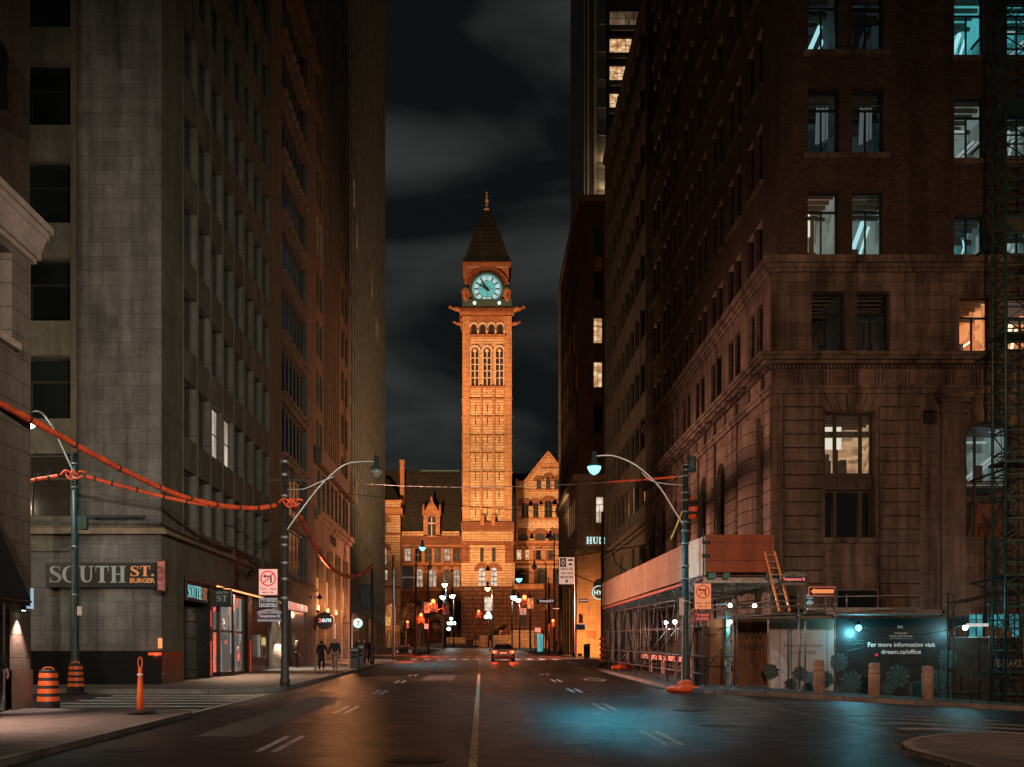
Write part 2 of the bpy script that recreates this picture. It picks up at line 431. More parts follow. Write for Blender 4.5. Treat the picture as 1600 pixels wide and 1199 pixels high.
M['sign_black'] = plain('sign_black_print', (.008,.008,.008), .5)
M['sign_navy'] = plain('sign_navy', (.012,.014,.05), .45)
M['sign_lilac'] = plain('sign_lilac', (.3,.27,.36), .5, 0, .1)
M['sign_pink_text'] = emis('sign_pale_pink_letters', (.9,.5,.6), .12, (.7,.5,.6))
M['sign_pale'] = plain('sign_pale_letters', (.6,.62,.68), .5, 0, .1)
M['sign_yellow'] = plain('sign_yellow', (.75,.45,.08), .5)
M['sign_blue'] = plain('sign_blue', (.03,.14,.32), .5)
M['skin'] = plain('skin', (.38,.2,.14), .55, 0, .12, 20)
M['cloth_black'] = plain('black_cloth', (.010,.012,.014), .9)
M['cloth_navy'] = plain('dark_navy_cloth', (.012,.018,.028), .9)
M['cloth_khaki'] = plain('khaki_cloth', (.2,.135,.09), .9)
M['cloth_grey'] = plain('grey_cloth', (.06,.06,.06), .9)
M['hair_dark'] = plain('dark_hair', (.012,.009,.007), .6)
M['bulb_teal'] = emis('teal_lamp_glow', (.22,.85,1), 2.4)
M['bulb_white'] = emis('cool_white_lamp_glow', (.75,.97,1), 14)
M['bulb_warm'] = emis('warm_lamp_glow', (1,.78,.52), 14)
M['bulb_sodium'] = emis('sodium_lamp_glow', (1,.5,.18), 12)
M['red_lens'] = emis('red_signal_lens', (1,.17,.04), 6)
M['signal_yellow'] = plain('dull_signal_yellow', (.38,.17,.03), .6)
M['dark_lens'] = plain('unlit_signal_lens', (.02,.014,.01), .2)
M['lamp_glass'] = plain('unlit_lamp_glass', (.22,.2,.19), .15)
# ================================================================== LEFT SIDE OF THE STREET
XL = -11.56
M['lit_blind'] = litpane('lit_office_blind', (.9,.78,.66), (.35,.27,.22), .8, .8, .4)
M['lit_warm'] = litpane('lit_warm_window', (1,.72,.42), (.45,.2,.08), 1.0, 1.1, 1.6)
M['lit_dim'] = litpane('dim_lit_window', (.5,.33,.2), (.12,.07,.04), .35, .6, .3)
M['lit_orange'] = litpane('lit_orange_window', (1,.5,.2), (.4,.12,.04), .9, .9, .8)
M['lit_pale'] = litpane('lit_pale_window', (1,.82,.68), (.5,.36,.27), 1.0, .9, 1.2)
M['gleam_red'] = emis('red_pillar_glint', (1,.06,.03), .7)
M['neon_orange'] = emis('orange_strip_light', (1,.33,.12), 2.2)

# ---- building A: stone office block with the burger shop
A = thing('office_building', 'grey stone office block with a burger shop at its street corner', 'building', (-15,37,.4))
rows = [6.72+3.53*k for k in range(10)]
bays = [39.65+2.04*i for i in range(8)]
mb = MB()
mb.mi = 1
wall(mb, 'x', XL, 37, 39.5, .3, 42.5, [], .2, 1)
opsA = [(b+.12, b+1.92, r, r+2.25) for b in bays for r in rows]
shop_top = 4.75
shop = [(39.9, 50.2, .3, shop_top), (51.0, 55.8, .3, shop_top)]
wall(mb, 'x', XL, 39.5, 56.1, .3, 42.5, opsA+shop, .2, 1)
mb.mi = 2
wall(mb, 'x', XL, 56.1, 59.3, .3, 42.5, [(56.5,58.9,.3,shop_top)], .2, 1)
strips = [(59.3, 68, r-.35, r+2.75) for r in rows]
mb.mi = 1
wall(mb, 'x', XL, 59.3, 68, .3, 42.5, strips+[(60.0,67.6,.3,4.9)], .25, 1)
mb.mi = 2
wall(mb, 'x', XL, 68, 71.1, .3, 42.5, [], .2, 1)
mb.mi = 0
sops = [(-17.9, -14.8, r, r+2.25) for r in rows]
wall(mb, 'y', 37, -24, XL, 1.86, 42.5, sops, .3, -1)
mb.mi = 0
mb.face([(-24,37,42.5),(XL,37,42.5),(XL,71.1,42.5),(-24,71.1,42.5)])
mb.face([(-24,71.1,.3),(XL,71.1,.3),(XL,71.1,42.5),(-24,71.1,42.5)]); mb.face([(-24,37,.3),(-24,71.1,.3),(-24,71.1,42.5),(-24,37,42.5)])
mb.build('wall', [M['grey_stone'], M['olive_stone'], M['brown_pier']], A)
m = MB(); m.box(-24, XL+.03, 36.94, 37, .3, 1.86); m.box(XL, XL+.03, 37, 39.5, .3, 1.86); m.build('plinth', M['black_granite'], A)
m = MB(); m.box(XL-2.0, XL+.045, 36.925, 36.938, 1.5, 1.86); m.build('plinth_cap', M['black_granite'], A)
for r in rows: m = MB(); m.box(-17.9, -14.8, 36.93, 36.998, r-1.26, r-.01); m.build('spandrel_panel', M['olive_stone'], A)
m = MB(); m.box(-14.79, -14.57, 36.86, 37, 1.9, 42.5); m.build('pilaster', M['brown_pier'], A)
m = MB()
for b in bays+[55.97]: m.box(XL, XL+.05, b-.03, b+.03, 6.4, 42.4)
m.build('facade_seam', M['dark_pier'], A)
m = MB(); m.box(-24, XL+.28, 36.72, 36.998, 6.06, 6.2); m.box(XL, XL+.28, 37, 71.1, 6.06, 6.2)
m.box(XL, XL+.16, 37, 71.1, 6.2, 6.34); m.box(-24, XL+.16, 36.84, 36.997, 6.2, 6.34); m.build('ledge', M['orange_stone'], A)
m = MB(); m.box(XL-.9, XL+.35, 68, 71.3, 42.1, 42.9); m.box(XL-.9, XL+.35, 37, 68, 42.2, 42.8); m.build('cornice', M['brown_pier'], A)
random.seed(3)
for i, b in enumerate(bays):
    for j, r in enumerate(rows):
        pm = M['glass_teal'] if (j > 2 and random.random() < .75) else M['glass']
        if j == 1 and i in (2, 3): pm = M['lit_blind']
        window(A, 'x', XL, 1, b+1.02, r, 1.8, 2.25, M['steel_frame'], pm, 1, 2 if (j==1 and i in (2,3)) else 0, recess=.2, fw=.05)
for r in rows: window(A, 'y', 37, -1, -16.35, r, 3.1, 2.25, M['dark_frame'], M['glass'], 2, 0, .62, .28)
for j, r in enumerate(rows):
    window(A, 'x', XL, 1, 63.65, r-.35, 8.7, 3.1, M['steel_frame'], M['glass'], 7, 0, None, .25, .1, 'window_band')
for r in rows:
    m = MB()
    for k in range(7):
        y0 = 59.35+1.24*k; m.prism([(XL+.02,y0,r-.42),(XL+.02,y0+1.16,r-.42),(XL+.24,y0+1.0,r-.40),(XL+.24,y0+.16,r-.40)], (0,0,.13))
    m.build('window_sill', M['tan_rib'], A)
random.seed(8); DC = [emis('teal_display_glow',(.1,.5,.5),.25), emis('red_display_glow',(.9,.08,.05),.35), emis('pale_display_glow',(.5,.6,.55),.25)]
for k in range(16): m = MB(); m.ball((random.uniform(-16.0,-14.95),37.6+random.random()*.5,random.uniform(6.9,8.3)), random.uniform(.07,.2), (1,1,1.2), 8, 6); m.build('window_display', DC[k%3 if k%4 else 1], A)
# small ledge lamp housing + cable tray on the blank wall
m = MB(); m.box(-14.1,-12.1,36.7,36.85,6.62,6.72); m.box(-13.9,-13.8,36.85,36.99,6.6,6.7); m.box(-12.4,-12.3,36.85,36.99,6.6,6.7); m.build('light_trough', M['black_iron'], A)
# --- shop front
m = MB()
m.box(XL-1.2, XL-1.1, 39.9, 43.4, .35, shop_top)          # back of the recessed entrance
m.box(XL-1.1, XL-.0, 39.78, 39.9, .35, shop_top); m.build('entrance_lining', M['brown_metal'], A)
t = NT('gold_mosaic_glass'); p_ = t.pos(); v_ = t.n('ShaderNodeTexVoronoi'); v_.inputs['Scale'].default_value = 9; t.l(p_, v_.inputs['Vector'])
sp = t.n('ShaderNodeSeparateXYZ'); t.l(p_, sp.inputs[0])
hz = t.ramp(t.math('MULTIPLY', t.math('SUBTRACT', sp.outputs[2], 2.4), .4), [(0.0, 0.0), (.8, 1.0)])
t.bsdf((.02,.016,.01), .12, emit=(1,.62,.25), estr=t.math('MULTIPLY', hz, t.math('MULTIPLY', t.ramp(v_.outputs['Color'], [(.6,0.0),(.9,1.0)]), .12)))
M['gold_glass'] = t.mat
dr = MB(); dr.box(XL-.62, XL-.52, 40.5, 43.2, .55, 3.7)
d_ = dr.build('entrance_door', M['gold_glass'], A)
m = MB()
for y in (40.5, 41.85, 43.16): m.box(XL-.52, XL-.45, y-.05, y+.05, .55, 3.7)
for z in (.6, 1.1, 2.4, 3.1, 3.66): m.box(XL-.515, XL-.46, 40.55, 43.1, z-.03, z+.03)
m.build('door_frame', M['brown_metal'], d_)
m = MB(); m.box(XL-.95, XL+.1, 43.25, 43.75, .45, 4.6); m.build('shop_pillar', M['black_granite'], A)
m = MB(); m.box(XL-.9, XL+.12, 50.2, 51.0, .5, 4.7); m.build('shop_pillar', M['black_granite'], A)
m = MB(); m.box(XL+.101, XL+.13, 43.35, 43.42, .9, 2.3); m.build('red_gleam_strip', M['gleam_red'], A); m = MB(); m.box(XL+.101, XL+.13, 43.35, 43.42, 2.9, 3.6); m.build('red_gleam_strip', M['gleam_red'], A); m = MB(); m.box(XL+.121, XL+.14, 50.75, 50.8, .7, 2.4); m.build('red_gleam_strip', M['gleam_red'], A)  # red glints on the pillars, put in as glowing strips
# display bay (faceted), lit from inside
bayp = [(XL-.6,43.75),(XL+.05,44.8),(XL+.3,46.3),(XL+.3,48.2),(XL-.1,50.2)]
m = MB()
for (xa,ya),(xb,yb) in zip(bayp, bayp[1:]): m.face([(xa,ya,.95),(xb,yb,.95),(xb,yb,4.35),(xa,ya,4.35)])
t = NT('shop_display_glass'); g_ = t.wallvec(); n_ = t.noise(g_, 1.5, 3)
mp_ = t.n('ShaderNodeMapping'); mp_.inputs['Scale'].default_value = (1.6,.4,1); t.l(g_, mp_.inputs[0])
br_ = t.n('ShaderNodeTexVoronoi', distance='CHEBYCHEV'); br_.inputs['Scale'].default_value = 1.0; t.l(mp_.outputs[0], br_.inputs['Vector'])
e_ = t.mix(t.ramp(br_.outputs['Color'], [(.35,0.0),(.6,1.0)]), (.16,.17,.16), (.06,.05,.045))
e_ = t.mix(t.ramp(t.noise(g_, .8, 2), [(.56,0.0),(.62,1.0)]), e_, (.6,.09,.06))
e_ = t.mix(1, e_, t.ramp(t.noise(g_, 14, 4), [(.3,.5),(.7,1.3)]), 'MULTIPLY')
t.bsdf((.01,.01,.01), .06, emit=e_, estr=1.7); M['display'] = t.mat
dp = m.build('display_window', M['display'], A)
m = MB()
for i, (x, y) in enumerate(bayp): m.box(x-.06, x+.08, y-.1, y+.1, .95, 4.4)
for (xa,ya),(xb,yb) in zip(bayp, bayp[1:]):
    m.bar((xa+.02,ya,2.75),(xb+.02,yb,2.75),.07,.09); m.bar((xa+.02,ya,4.38),(xb+.02,yb,4.38),.1,.12)
m.build('window_frame', M['brown_metal'], dp)
m = MB(); m.prism([(x+.1,y,.45) for x,y in bayp]+[(XL-.8,50.2,.45),(XL-.8,43.75,.45)], (0,0,.5)); m.build('stall_riser', M['black_granite'], A)
m = MB(); m.box(XL+.13, XL+.16, 45.3, 45.75, 2.9, 3.3); m.box(XL+.33, XL+.36, 47.2, 47.4, 1.9, 2.1); m.build('window_notice', M['sign_white'], A)
m = MB(); m.box(XL, XL+.14, 39.9, 58.9, 4.62, 4.75); m.build('canopy_edge', M['brown_metal'], A)
m = MB(); m.box(XL+.14, XL+.165, 44.2, 55.5, 4.64, 4.71); m.build('neon_edge', M['neon_orange'], A)
m = MB(); m.box(XL-1.1, XL-.02, 39.9, 50.2, 4.76, 4.85); m.build('shop_ceiling', M['dark_pier'], A)
# wall of the cash machine
m = MB(); m.box(XL-.2, XL-.08, 51.0, 55.8, .4, 4.75); m.build('shop_wall', M['black_granite'], A)
cm = MB(); cm.cbox(XL-.1, XL+.12, 53.0, 54.7, 1.55, 2.75, .04)
cm_ = solo('cash_machine', cm, M['galv'], 'small grey cash machine set in the black wall beside the burger shop', 'cash machine', (XL,53.8,1.55))
m = MB(); m.box(XL+.121, XL+.13, 53.3, 54.3, 2.2, 2.6); m.build('screen', emis('cash_machine_screen', (1,.75,.25), .5), cm_)
m = MB(); m.box(XL+.121, XL+.132, 53.7, 54.4, 1.7, 2.05); m.build('keypad', M['dark_frame'], cm_)
m = MB(); m.face([(XL-.2,56.5,.6),(XL-.2,58.9,.6),(XL-.2,58.9,4.7),(XL-.2,56.5,4.7)]); m.build('lit_glass', M['lit_dim'], A)
m = MB(); m.lathe((XL-.05,57.3,0), [(.42,.6),(.42,2.3)], 16); m.lathe((XL-.05,57.3,0), [(.34,2.3),(.3,4.7)], 16); m.build('column', plain('pale_round_column', (.45,.38,.32), .5), A)
m = MB(); m.face([(XL-.25,60.0,.6),(XL-.25,67.6,.6),(XL-.25,67.6,4.9),(XL-.25,60.0,4.9)])
t = NT('red_shop_interior'); g_ = t.wallvec(); w_ = t.n('ShaderNodeTexWave', wave_type='BANDS'); w_.inputs['Scale'].default_value = 1.1; w_.inputs['Distortion'].default_value = 5; t.l(g_, w_.inputs['Vector'])
t.bsdf((.02,.01,.01), .1, emit=t.ramp(w_.outputs['Color'], [(.2,(.06,.008,.006)),(.6,(.5,.06,.035)),(.9,(.8,.4,.3))]), estr=.7); M['red_shop'] = t.mat
m.build('shop_window', M['red_shop'], A)
m = MB(); m.box(XL-.24, XL-.05, 62.6, 67.0, .6, 4.45); dd = m.build('shop_door', M['black_granite'], A)
m = MB(); m.tube([(XL-.02, 63.2+.3*cos(a), 2.55+.3*sin(a)) for a in [2*pi*k/16 for k in range(17)]], .07, 6); m.build('ring_handle', M['pale_frame'], dd)
m = MB(); m.box(XL+.0, XL+.1, 60.0, 67.6, 4.5, 4.9); m.build('fascia_light', litpane('shop_fascia_glow', (.55,.75,.75), (.8,.2,.12), .8, .5, .5), A)
# --- signs of the burger shop
def serif(s, w=.1, ser=.16, t=.045):
    """hand-built bold slab letters, unit high; returns polygons [(outer pts)] and the advance"""
    def R(x0,x1,y0,y1): return [(x0,y0),(x1,y0),(x1,y1),(x0,y1)]
    def stroke(pts):
        L = []; Rr = []
        for i,(x,y,h) in enumerate(pts):
            a = pts[max(i-1,0)]; b = pts[min(i+1,len(pts)-1)]; dx, dy = b[0]-a[0], b[1]-a[1]; l = sqrt(dx*dx+dy*dy) or 1
            nx, ny = -dy/l, dx/l; L.append((x+nx*h/2,y+ny*h/2)); Rr.append((x-nx*h/2,y-ny*h/2))
        return [[L[i],L[i+1],Rr[i+1],Rr[i]] for i in range(len(pts)-1)]
    st = .2
    if s == 'S':
        c = [(.60,.74,.05),(.58,.86,.07),(.48,.94,.07),(.33,.965,.08),(.18,.91,.13),(.12,.78,.17),(.18,.65,.20),(.34,.55,.22),(.50,.45,.22),(.60,.33,.20),(.60,.19,.17),(.52,.08,.12),(.37,.035,.07),(.22,.05,.07),(.11,.13,.07),(.07,.27,.05)]
        return stroke(c)+[R(.55,.63,.70,.99), R(.04,.12,.01,.31)], .74
    if s == 'O':
        N = 28; q = []
        for k in range(N):
            a, b = 2*pi*k/N, 2*pi*(k+1)/N
            q.append([(.43+.43*cos(a),.5+.5*sin(a)),(.43+.43*cos(b),.5+.5*sin(b)),(.43+.22*cos(b),.5+.44*sin(b)),(.43+.22*cos(a),.5+.44*sin(a))])
        return q, .94
    if s == 'U':
        c = [(.22,.96,.21),(.22,.35,.21),(.25,.2,.19),(.34,.09,.13),(.47,.05,.09),(.6,.09,.09),(.68,.2,.09),(.71,.35,.09),(.71,.96,.09)]
        return stroke(c)+[R(.02,.42,.94,1), R(.56,.86,.94,1)], .93
    if s == 'T':
        return [R(.02,.78,.92,1), R(.02,.07,.68,.92), R(.73,.78,.68,.92), R(.29,.51,.05,.92), R(.19,.61,0,.06)], .84
    if s == 'H':
        return [R(.12,.33,.05,.95), R(.61,.82,.05,.95), R(.33,.61,.47,.54)]+[R(x,x+.4,y,y+.06) for x in (.025,.515) for y in (0,.94)], .98
    if s == '.': return [[(.13+.11*cos(2*pi*k/12), .11+.11*sin(2*pi*k/12)) for k in range(12)]], .3
    return [], .3
def slab_word(name, word, a, b, h, mat_, parent):
    polys = []; x = 0
    for ch in word:
        P_, adv = serif(ch); polys += [[(px+x, py) for px, py in q] for q in P_]; x += adv
    a = Vector(a); b = Vector(b); m = MB()
    for q in polys: m.face([a+(b-a)*(px/x)+Vector((0,0,h*py)) for px, py in q])
    return m.build(name, mat_, parent, recalc=False)
sg = thing('shop_sign', 'wide black burger shop signboard with grey and orange serif letters on the blank wall', 'sign', (-13.5,36.9,4.1))
z0, z1 = 4.12, 5.04
m = MB(); m.cbox(-15.62, -11.62, 36.78, 36.93, z0, z1, .02); m.build('board', plain('black_sign_board', (.008,.008,.009), .4), sg)
M['letter_grey'] = emis('grey_sign_letters', (.6,.66,.64), .035, (.24,.26,.25)); M['letter_orange'] = emis('orange_sign_letters', (1,.38,.12), .12, (.6,.24,.09))
slab_word('lettering', 'SOUTH', (-15.52,36.772,4.31), (-12.72,36.772,4.31), .6, M['letter_grey'], sg)
slab_word('lettering', 'ST.', (-12.62,36.772,4.54), (-11.72,36.772,4.54), .37, M['letter_orange'], sg)
lettering('lettering', 'BURGER', (-12.62,36.772,4.30), (-11.72,36.772,4.30), .17, M['letter_orange'], sg, .03)
bs = thing('blade_sign', 'slim red lit box sign projecting from the stone corner', 'sign', (XL,36.6,4.0))
m = MB(); m.cbox(-11.5, -11.2, 36.3, 36.75, 3.95, 5.1, .03); m.build('box', M['brown_metal'], bs)
m = MB(); m.box(-11.47, -11.23, 36.285, 36.299, 4.02, 5.04); m.build('face', litpane('red_sign_face', (.7,.2,.13), (.25,.06,.045), .6, 3, 5), bs)
m = MB(); m.box(-11.62,-11.5,36.6,36.7,4.3,4.4); m.box(-11.62,-11.5,36.6,36.7,4.8,4.9); m.build('bracket', M['black_iron'], bs)
ss = thing('shop_sign', 'teal and brown lit name board over the shop entrance', 'sign', (XL,41.5,4.0))
m = MB(); m.box(XL-.05, XL+.06, 40.0, 43.1, 3.85, 4.6); m.build('board', M['brown_metal'], ss)
M['neon_teal'] = emis('teal_neon_letters', (.25,.85,.85), .8)
slab_word('lettering', 'SOUTH', (XL+.068,40.1,3.98), (XL+.068,42.1,3.98), .5, M['neon_teal'], ss)
slab_word('lettering', 'ST', (XL+.068,42.2,3.98), (XL+.068,42.95,3.98), .5, emis('red_brown_neon', (1,.35,.15), .5), ss)
s2 = thing('hanging_sign', 'small black square sign hanging at right angles over the shop door', 'sign', (XL+.4,43.6,4.0))
m = MB(); m.cbox(XL+.15, XL+.95, 43.5, 43.62, 3.75, 4.5, .02); m.build('board', M['black_granite'], s2)
slab_word('lettering', 'ST', (XL+.3,43.492,3.98), (XL+.8,43.492,3.98), .25, M['letter_grey'], s2)
lettering('lettering', 'SOUTH', (XL+.28,43.492,4.3), (XL+.82,43.492,4.3), .1, M['letter_grey'], s2)
m = MB(); m.cyl((XL,43.56,4.56),(XL+1.0,43.56,4.56),.025); m.build('bracket', M['black_iron'], s2)
# red warning light box on the plinth corner
rl = MB(); rl.box(-11.64, -11.5, 36.86, 36.92, 1.95, 2.32)
solo('wall_light', rl, emis('orange_wall_light', (1,.3,.1), 1.2), 'small glowing orange wall light on the stone corner over the black plinth', 'light', (-11.7,36.9,1.95))
m = MB(); m.box(XL-.45, XL+.033, 36.915, 36.93, 1.70, 1.80); m.build('red_gleam_strip', emis('red_glow_strip', (1,.08,.02), .9), A)
point_jobs = [((XL-.2,36.8,1.72), 5, (1,.1,.03))]

# ---- building B: taller tan building with ribbed centre
B = thing('office_building', 'tall tan stone building with narrow ribs and an orange lit base', 'building', (-15,80,1))
mb = MB()
rB = [18.3-2.6+3.56*k for k in range(17)]
wn = [(71.75,72.85),(73.2,74.4),(84.6,86.0),(86.9,88.4)]
opsB = [(a,b,r,r+2.5) for a,b in wn for r in rB]
wall(mb, 'x', XL, 71.1, 90, 15, 75, opsB+[(75.3,83.5,16.2,74)], .35, 1)
colB = [72.2+2.17*i for i in range(8)]
wall(mb, 'x', XL, 71.1, 90, 11.4, 15, [(c,c+1.5,11.9,14.8) for c in colB], .4, 1)
pB = [(71.9,75.4),(76.4,79.9),(80.9,84.4),(85.4,89.2)]
mb.mi = 1
wall(mb, 'x', XL, 71.1, 90, .8, 11.4, [(a,b,.8,9.7) for a,b in pB]+[(78.2,81.5,10.2,10.9)], .5, 1)
mb.mi = 0
mb.face([(-30,90,.8),(XL,90,.8),(XL,90,75),(-30,90,75)]); mb.face([(-30,71.1,40),(XL,71.1,40),(XL,71.1,75),(-30,71.1,75)])
mb.face([(-30,71.1,75),(XL,71.1,75),(XL,90,75),(-30,90,75)])
mb.build('wall', [M['tan_rib'], M['orange_stone']], B)
m = MB(); m.face([(XL-.36,75.3,16.2),(XL-.36,83.5,16.2),(XL-.36,83.5,74),(XL-.36,75.3,74)]); m.build('glazing', M['glass'], B)
m = MB()
for r in rB: m.box(XL-.35, XL-.2, 75.3, 83.5, r-.7, r)
m.build('spandrel_band', M['dark_pier'], B)
for k in range(7):
    y = 76.1+1.1*k; m = MB(); m.box(XL-.34, XL+.02, y-.22, y+.22, 16.2, 74); m.build('rib', M['tan_rib'], B)
for (a,b) in wn:
    for j, r in enumerate(rB):
        lit = (a < 74 and j == 4)
        window(B, 'x', XL, 1, (a+b)/2, r, b-a, 2.5, M['dark_frame'], M['lit_pale'] if lit else M['glass'], 1, 2 if lit else 0, recess=.18)
for c in colB: window(B, 'x', XL, 1, c+.75, 11.9, 1.5, 2.9, M['dark_frame'], M['lit_dim'] if c > 86 else M['glass'], 2, 0, recess=.35)
m = MB(); m.box(XL, XL+.5, 71.1, 90, 15.0, 16.1); m.build('canopy_band', M['dark_pier'], B)
m = MB(); m.box(XL, XL+.4, 71.1, 90.2, 11.45, 11.85); m.box(XL, XL+.2, 71.1, 90.1, 11.15, 11.45); m.build('ledge', M['orange_stone'], B)
m = MB(); m.face([(XL-.3,78.2,10.2),(XL-.3,81.5,10.2),(XL-.3,81.5,10.9),(XL-.3,78.2,10.9)]); m.build('vent', M['void'], B)
for i, (a,b) in enumerate(pB):
    m = MB(); m.box(XL-.5, XL-.45, a, b, .9, 9.7); gl = m.build('shop_glass', M['glass'], B)
    m = MB(); m.box(XL-.44, XL-.4, a+.15, b-.15, 5.4, 7.3); m.build('lit_transom', M['lit_orange'], gl)
    m = MB(); m.box(XL-.44, XL-.4, a+.4, b-.3, 1.3, 4.2); m.build('lit_shop_pane', M['lit_dim'] if i != 2 else M['lit_pale'], gl)
    m = MB(); m.box(XL-.45, XL-.2, a, b, 4.9, 5.3); m.build('transom_bar', M['brown_metal'], gl)

# ---- building C: ribbed tower beyond the cross street
C = thing('ribbed_tower', 'very tall ribbed office tower beyond the cross street', 'tower', (-25,117,2))
m = MB(); m.box(-45, -15.6, 117.6, 164.4, 7.2, 118); m.build('core', M['glass'], C)
m = MB(); m.box(-45, -15.3, 117, 165, 6.6, 7.6); m.build('soffit', M['rib_tower'], C)
for k in range(17):
    y = 117.5+2.9*k; m = MB(); m.box(-15.6, -15.42, y-.42, y+.42, 7.6, 118); m.build('fin', M['rib_tower'], C)
for k in range(9):
    x = -16.5-2.8*k; m = MB(); m.box(x-.3, x+.3, 117, 117.6, 7.6, 118); m.build('fin', M['rib_tower'], C)
m = MB()
for z in range(12, 118, 4): m.box(-15.6, -15.56, 117.6, 164.4, z-.5, z+.5)
m.build('spandrel_band', M['dark_pier'], C)
random.seed(5)
for k, z in ((2,56),(3,54),(9,52),(11,50),(12,48),(3,20)):
    y = 118.95+2.9*(k%16); m = MB(); z = 4*(z//4)
    m.box(-15.6, -15.53, y-.9, y+.9, z+.5, z+3.5); m.build('lit_window', M['lit_dim'], C)
for k in range(8):
    y = 119+6*k; m = MB(); m.box(-15.7, -15.1, y-.35, y+.35, 1.7, 6.6); m.build('column', M['orange_stone'], C)
m = MB(); m.box(-18.2, -18, 117.5, 164, 1.7, 6.6); m.build('lobby_glass', litpane('lobby_glow', (1,.62,.42), (.2,.08,.05), 1.1, .5, .15), C)

# ---- building H: near left corner building with the awning
XH = -11.0
H = thing('corner_building', 'low stone corner building with a pink lit cornice at the left edge', 'building', (-14,20,.3))
mb = MB()
wall(mb, 'x', XH, 6, 25, 1.37, 11.3, [(21.6,24.0,9.05,11.15),(16.6,19.4,9.05,11.15),(18.6,23.9,1.37,4.1)], .35, 1)
mb.face([(-24,25,.2),(XH,25,.2),(XH,25,11.3),(-24,25,11.3)]); mb.face([(-24,6,.2),(XH,6,.2),(XH,6,11.3),(-24,6,11.3)])
mb.mi = 1
wall(mb, 'x', XH+.04, 23.9, 25.04, .2, 1.37, [], .1, 1); wall(mb, 'x', XH+.04, 6, 18.6, .2, 1.37, [], .1, 1)
mb.face([(-24,25.04,.2),(XH+.04,25.04,.2),(XH+.04,25.04,1.37),(-24,25.04,1.37)])
mb.mi = 2
wall(mb, 'x', -11.9, 6, 27, 11.9, 30, [(20.5,22.5,14.5,17.5)], .3, 1)
mb.face([(-24,27,11.9),(-11.9,27,11.9),(-11.9,27,30),(-24,27,30)]); mb.face([(-24,6,30),(-11.9,6,30),(-11.9,27,30),(-24,27,30)])
mb.build('wall', [masonry('buff_stone_blocks', (.30,.235,.185), (.25,.19,.15), 1.2, .55, (.11,.085,.065), .012, .8, .5, .35, .5), plain('speckled_granite', (.2,.14,.1), .6, 0, .5, 25), M['brick']], H)
m = MB()
for z0_, z1_, p_ in ((11.3,11.42,.10),(11.42,11.62,.18),(11.95,12.12,.32),(12.12,12.28,.40)):
    m.box(-24, XH+p_, 6, 25+p_, z0_, z1_)
m.prism([(XH+.16,6,11.62),(XH+.29,6,11.95),(-24,6,11.95),(-24,6,11.62)], (0,19.25,0)); m.build('cornice', plain('pink_grey_cornice_stone', (.36,.27,.23), .8, 0, .3, 2), H)
for a in (22.8, 18.0):
    f = window(H, 'x', XH, 1, a, 9.05, 2.4, 2.1, M['dark_frame'], M['glass'], 2, 0, recess=.3)
    m = MB(); m.box(XH, XH+.18, a-1.35, a+1.3, 8.88, 9.05); m.build('window_sill', M['pale_frame'], H)
window(H, 'x', -11.9, 1, 21.5, 14.5, 2.0, 3.0, M['dark_frame'], M['glass'], 2, 0, recess=.2)
m = MB(); m.box(XH-.35, XH-.3, 18.6, 23.9, .45, 4.1); m.build('shop_glass', M['glass'], H)
m = MB(); m.box(XH-.3, XH+.02, 23.5, 23.62, .45, 4.1); m.build('door_frame', M['galv'], H)
m = MB(); m.box(-11.9, -11.1, 19, 24.0, 14.5, 14.7); m.box(-11.2, -11.1, 19, 24.0, 14.7, 15.9); m.box(-11.9,-11.2,23.9,24,14.7,15.9); m.build('balcony', M['black_granite'], H)
m = MB(); m.box(-11.86,-11.84,22.6,23.4,16.6,17.6); m.build('lit_window', M['lit_warm'], H)
aw = thing('awning', 'sloping black canvas awning over the shop at the left edge', 'awning', (XH,20,3))
m = MB(); m.prism([(XH+.02,9,5.3),(XH+1.05,9,2.98),(XH+1.05,9,2.82),(XH+.02,9,2.9)], (0,13.6,0)); m.build('canvas', plain('black_awning_canvas', (.006,.006,.006), .9), aw)
m = MB(); m.cyl((XH+1.06,9,2.9),(XH+1.06,22.6,2.9),.025); m.build('front_rail', M['black_iron'], aw)
# wall washer under the awning end
ws = thing('wall_lamp', 'small down-facing wall lamp lighting the pier under the awning end', 'lamp', (XH,24.3,3.0))
m = MB(); m.box(XH, XH+.16, 24.2, 24.36, 2.95, 3.02); m.cyl((XH+.15,24.28,2.78),(XH+.15,24.28,2.98),.06); m.build('housing', M['black_iron'], ws)
m = MB(); m.lathe((XH+.15,24.28,0), [(.045,2.775),(.045,2.785)]); m.build('lens', emis('wall_lamp_lens', (.8,.9,1), 14), ws)
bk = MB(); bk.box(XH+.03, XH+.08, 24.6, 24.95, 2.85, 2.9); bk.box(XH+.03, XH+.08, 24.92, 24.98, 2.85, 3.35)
solo('lamp_bracket', bk, emis('lit_bracket_glow', (.5,.8,1), .5, (.4,.5,.6)), 'pale angled metal bracket sticking out by the awning end', 'bracket', (XH,24.9,2.85))  # bracket of the light fixture, its lit look put in as glow
